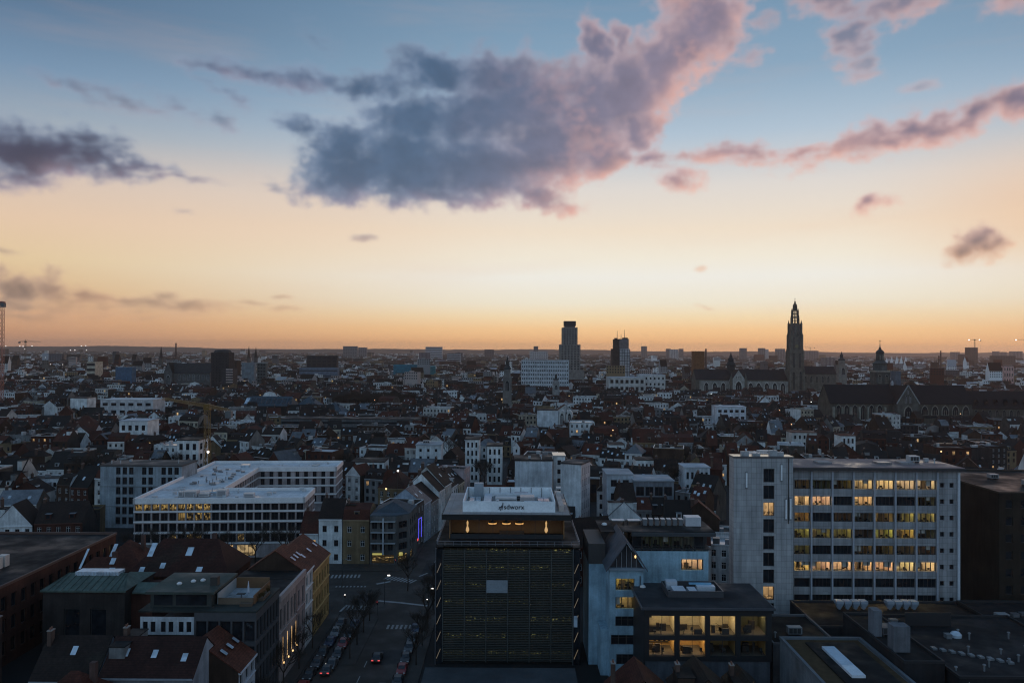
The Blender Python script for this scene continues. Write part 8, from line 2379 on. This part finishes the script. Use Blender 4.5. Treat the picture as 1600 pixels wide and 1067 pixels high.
for s0, s1, rr in ((-0.1, 0.1, 0.31),):
    ty.poly([(rr * math.cos(a * math.pi / 6), s0, rr * math.sin(a * math.pi / 6)) for a in range(12)]); ty.poly([(rr * math.cos(a * math.pi / 6), s1, rr * math.sin(a * math.pi / 6)) for a in range(12)])
    for a in range(12): ty.poly([(rr * math.cos(q * math.pi / 6), s, rr * math.sin(q * math.pi / 6)) for q, s in ((a, s0), (a + 1, s0), (a + 1, s1), (a, s1))])
TYRE = ty.mesh('tyre')
hb = MB().box(-0.05, 0.05, -0.18, 0.18, -0.07, 0.07, 'plain', (0.5, 0.5, 0.5)); HEAD = hb.mesh('headlight')
hb = MB().box(-0.05, 0.05, -0.18, 0.18, -0.07, 0.07, 'plain', (0.2, 0.01, 0.01)); TAIL = hb.mesh('tail_light')
hb = MB().box(-0.06, 0.06, -0.2, 0.2, -0.09, 0.09, 'lamp_red', (0.2, 0.01, 0.01)); TAILON = hb.mesh('tail_light')
hb = MB().box(-0.06, 0.06, -0.2, 0.2, -0.09, 0.09, 'lamp_white', GREY); HEADON = hb.mesh('headlight')
def car(x, y, rz, col, label, lights=None, group='cars parked along the street'):
    t = thing('car', label, 'car', (x, y, 0.005), rz, group)
    inst('body', CAR_MESH[col], t); inst('windscreen', WINDSCREEN, t); inst('rear_window', REARGL, t)
    inst('side_window', SIDEGL, t, (0, -0.76, 0)); inst('side_window', SIDEGL, t, (0, 0.76, 0), 0, (1, -1, 1))
    for sx in (-1.35, 1.3):
        for sy in (-0.78, 0.78): inst('wheel', TYRE, t, (sx, sy, 0.31))
    for sy in (-0.62, 0.62):
        inst('headlight', HEADON if lights == 'on' else HEAD, t, (-2.12, sy, 0.68)); inst('tail_light', TAILON if lights else TAIL, t, (2.10, sy, 0.72))
cols = ['black', 'grey', 'silver', 'blue', 'black', 'blue', 'grey', 'red', 'black', 'black']
k = 0
for side, lab in ((0, 'in the row beside the traffic island'), (1, 'in the row beside the louvred office')):
    n = 9 if side == 0 else 8
    for i in range(n):
        y = 128 + i * 5.4 if side == 0 else 131 + i * 5.3
        x = -34.2 + rnd.uniform(-0.15, 0.15) if side == 0 else -20.0 + rnd.uniform(-0.15, 0.15)
        if side == 0: x = -36.6 + rnd.uniform(-0.1, 0.1)
        c = cols[(k * 7 + 3) % 10]; k += 1
        car(x, y, R(90) + rnd.uniform(-0.03, 0.03), c, '%s car parked %s, %s from the bottom' % (c, lab, ORD[i]))
for i in range(8):
    c = cols[(i * 3 + 1) % 10]
    car(-33.6 + rnd.uniform(-0.1, 0.1), 149 + i * 5.3 - 0.0, R(90) + rnd.uniform(-0.03, 0.03), c, '%s car parked along the island kerb, %s from the bottom' % (c, ORD[i])) if i < 5 else car(-22.3, 127 + (i - 5) * 5.4, R(90), c, '%s car in the outer row by the louvred office, %s from the bottom' % (c, ORD[i - 5]))
car(-25.6, 152.5, R(-90), 'black', 'black car driving away with two glowing red tail lights', 'brake', 'moving cars')
car(-33.9, 146.5, R(-90), 'grey', 'grey car waiting with one white and one red light showing', 'on', 'moving cars')
# traffic lights round the junction
for i, (x, y, lab) in enumerate(((-38.2, 182.5, 'at the corner of the yellow end house'), (-29.9, 177.5, 'at the far tip of the traffic island'), (-18.9, 179.5, 'at the corner of the louvred office'), (-31.0, 212.8, 'before the corner shops'))):
    t = thing('traffic_light', 'traffic light ' + lab, 'traffic light', (x, y, 0.0), 0, 'traffic lights at the junction')
    MB().tube((0, 0, 0), (0, 0, 3.4), 0.06, 0.05, 6, 'metal', DGREY).build('pole', t)
    MB().box(-0.15, 0.15, -0.14, 0.06, 2.5, 3.4, 'plain', BLACK, bottom=True).build('signal_head', t)
    MB().lathe(0, -0.17, [(3.1, 0.02), (3.15, 0.09), (3.25, 0.09), (3.3, 0.02)], 8, 'lamp_red' if i % 2 else 'lamp_white', GREY).build('lens', t)
for (x0, x1, y0, y1) in ((-26, -21, 150, 158), (-37, -33, 186, 193), (-24, -19, 206, 222), (-60, -50, 196, 203), (-29, -25, 110, 122)):
    b = MB(); b.poly([(x0, y0, 0.0065), (x1, y0 + 0.6, 0.0065), (x1 - 0.5, y1, 0.0065), (x0 + 0.4, y1 - 0.5, 0.0065)], 'asphalt', (0.016, 0.016, 0.017)); b.build('asphalt_patch', road)
# street lamps
for i, (x, y, lab, lit_) in enumerate(((-29.6, 186, 'in the middle of the junction', True), (-18.3, 176, 'by the corner of the louvred office', True), (-18.0, 205, 'up the street beside the louvred office', True), (-42.5, 200, 'before the yellow end house', False), (-104, 204, 'by the long brick building', True), (-88, 128, 'in the dark yard at the lower left', True))):
    t = thing('street_lamp', 'street lamp ' + lab, 'street lamp', (x, y, 0), 0, 'street lamps')
    MB().tube((0, 0, 0), (0, 0, 6.5), 0.09, 0.06, 8, 'metal', DGREY).build('pole', t)
    MB().bar((0, 0, 6.4), (0.9, 0, 6.7), 0.08, 0.08, 'metal', DGREY).build('arm', t)
    MB().box(0.6, 1.2, -0.14, 0.14, 6.6, 6.75, 'lamp_warm' if i > 3 else 'lamp_white', OCHRE, bottom=True).build('lamp_head', t) if lit_ else MB().box(0.6, 1.2, -0.14, 0.14, 6.6, 6.75, 'metal', GREY, bottom=True).build('lamp_head', t)
# lamps showing between the roofs of the old town
lr = random.Random(17)
lamps_ = []
for i in range(28):
    D = math.sqrt(lr.uniform(240 ** 2, 900 ** 2)); x = lr.uniform(-0.62, 0.62) * D
    if not free(x, D, 1.0): continue
    lamps_.append((x, D))
for i, (x, D) in enumerate(sorted(lamps_)):
    h = lr.uniform(12, 17)
    t = thing('roof_lamp', 'small glowing lamp among the old town roofs, %s from left' % ORD[i], 'lamp', (x, D, 0), 0, 'lamps among the roofs')
    MB().tube((0, 0, 0), (0, 0, h), 0.08, 0.05, 5, 'metal', DGREY).build('pole', t)
    MB().lathe(0, 0, [(h, 0.1), (h + 0.15, 0.32), (h + 0.5, 0.32), (h + 0.65, 0.1)], 8, 'lamp_white' if lr.random() < 0.15 else 'lamp_warm', GREY).build('lamp_head', t)

# ------------------------------------------------------------------ the evening air
hz = MB(); hz.box(-9500, 9500, -60, 12500, -1.0, 150.0, 'plain', GREY, bottom=True)
air = hz.build('haze')
m = bpy.data.materials.new('haze'); m.use_nodes = True; m.node_tree.nodes.clear()
T = NT(m.node_tree)
vol = T.n('ShaderNodeVolumePrincipled')
vol.inputs['Color'].default_value = (0.96, 0.80, 0.72, 1)
vol.inputs['Density'].default_value = 0.000052
vol.inputs['Anisotropy'].default_value = 0.6
mo = T.n('ShaderNodeOutputMaterial')
T.t.links.new(vol.outputs[0], mo.inputs['Volume'])
air.data.materials.clear(); air.data.materials.append(m)
tag(air, kind='stuff')
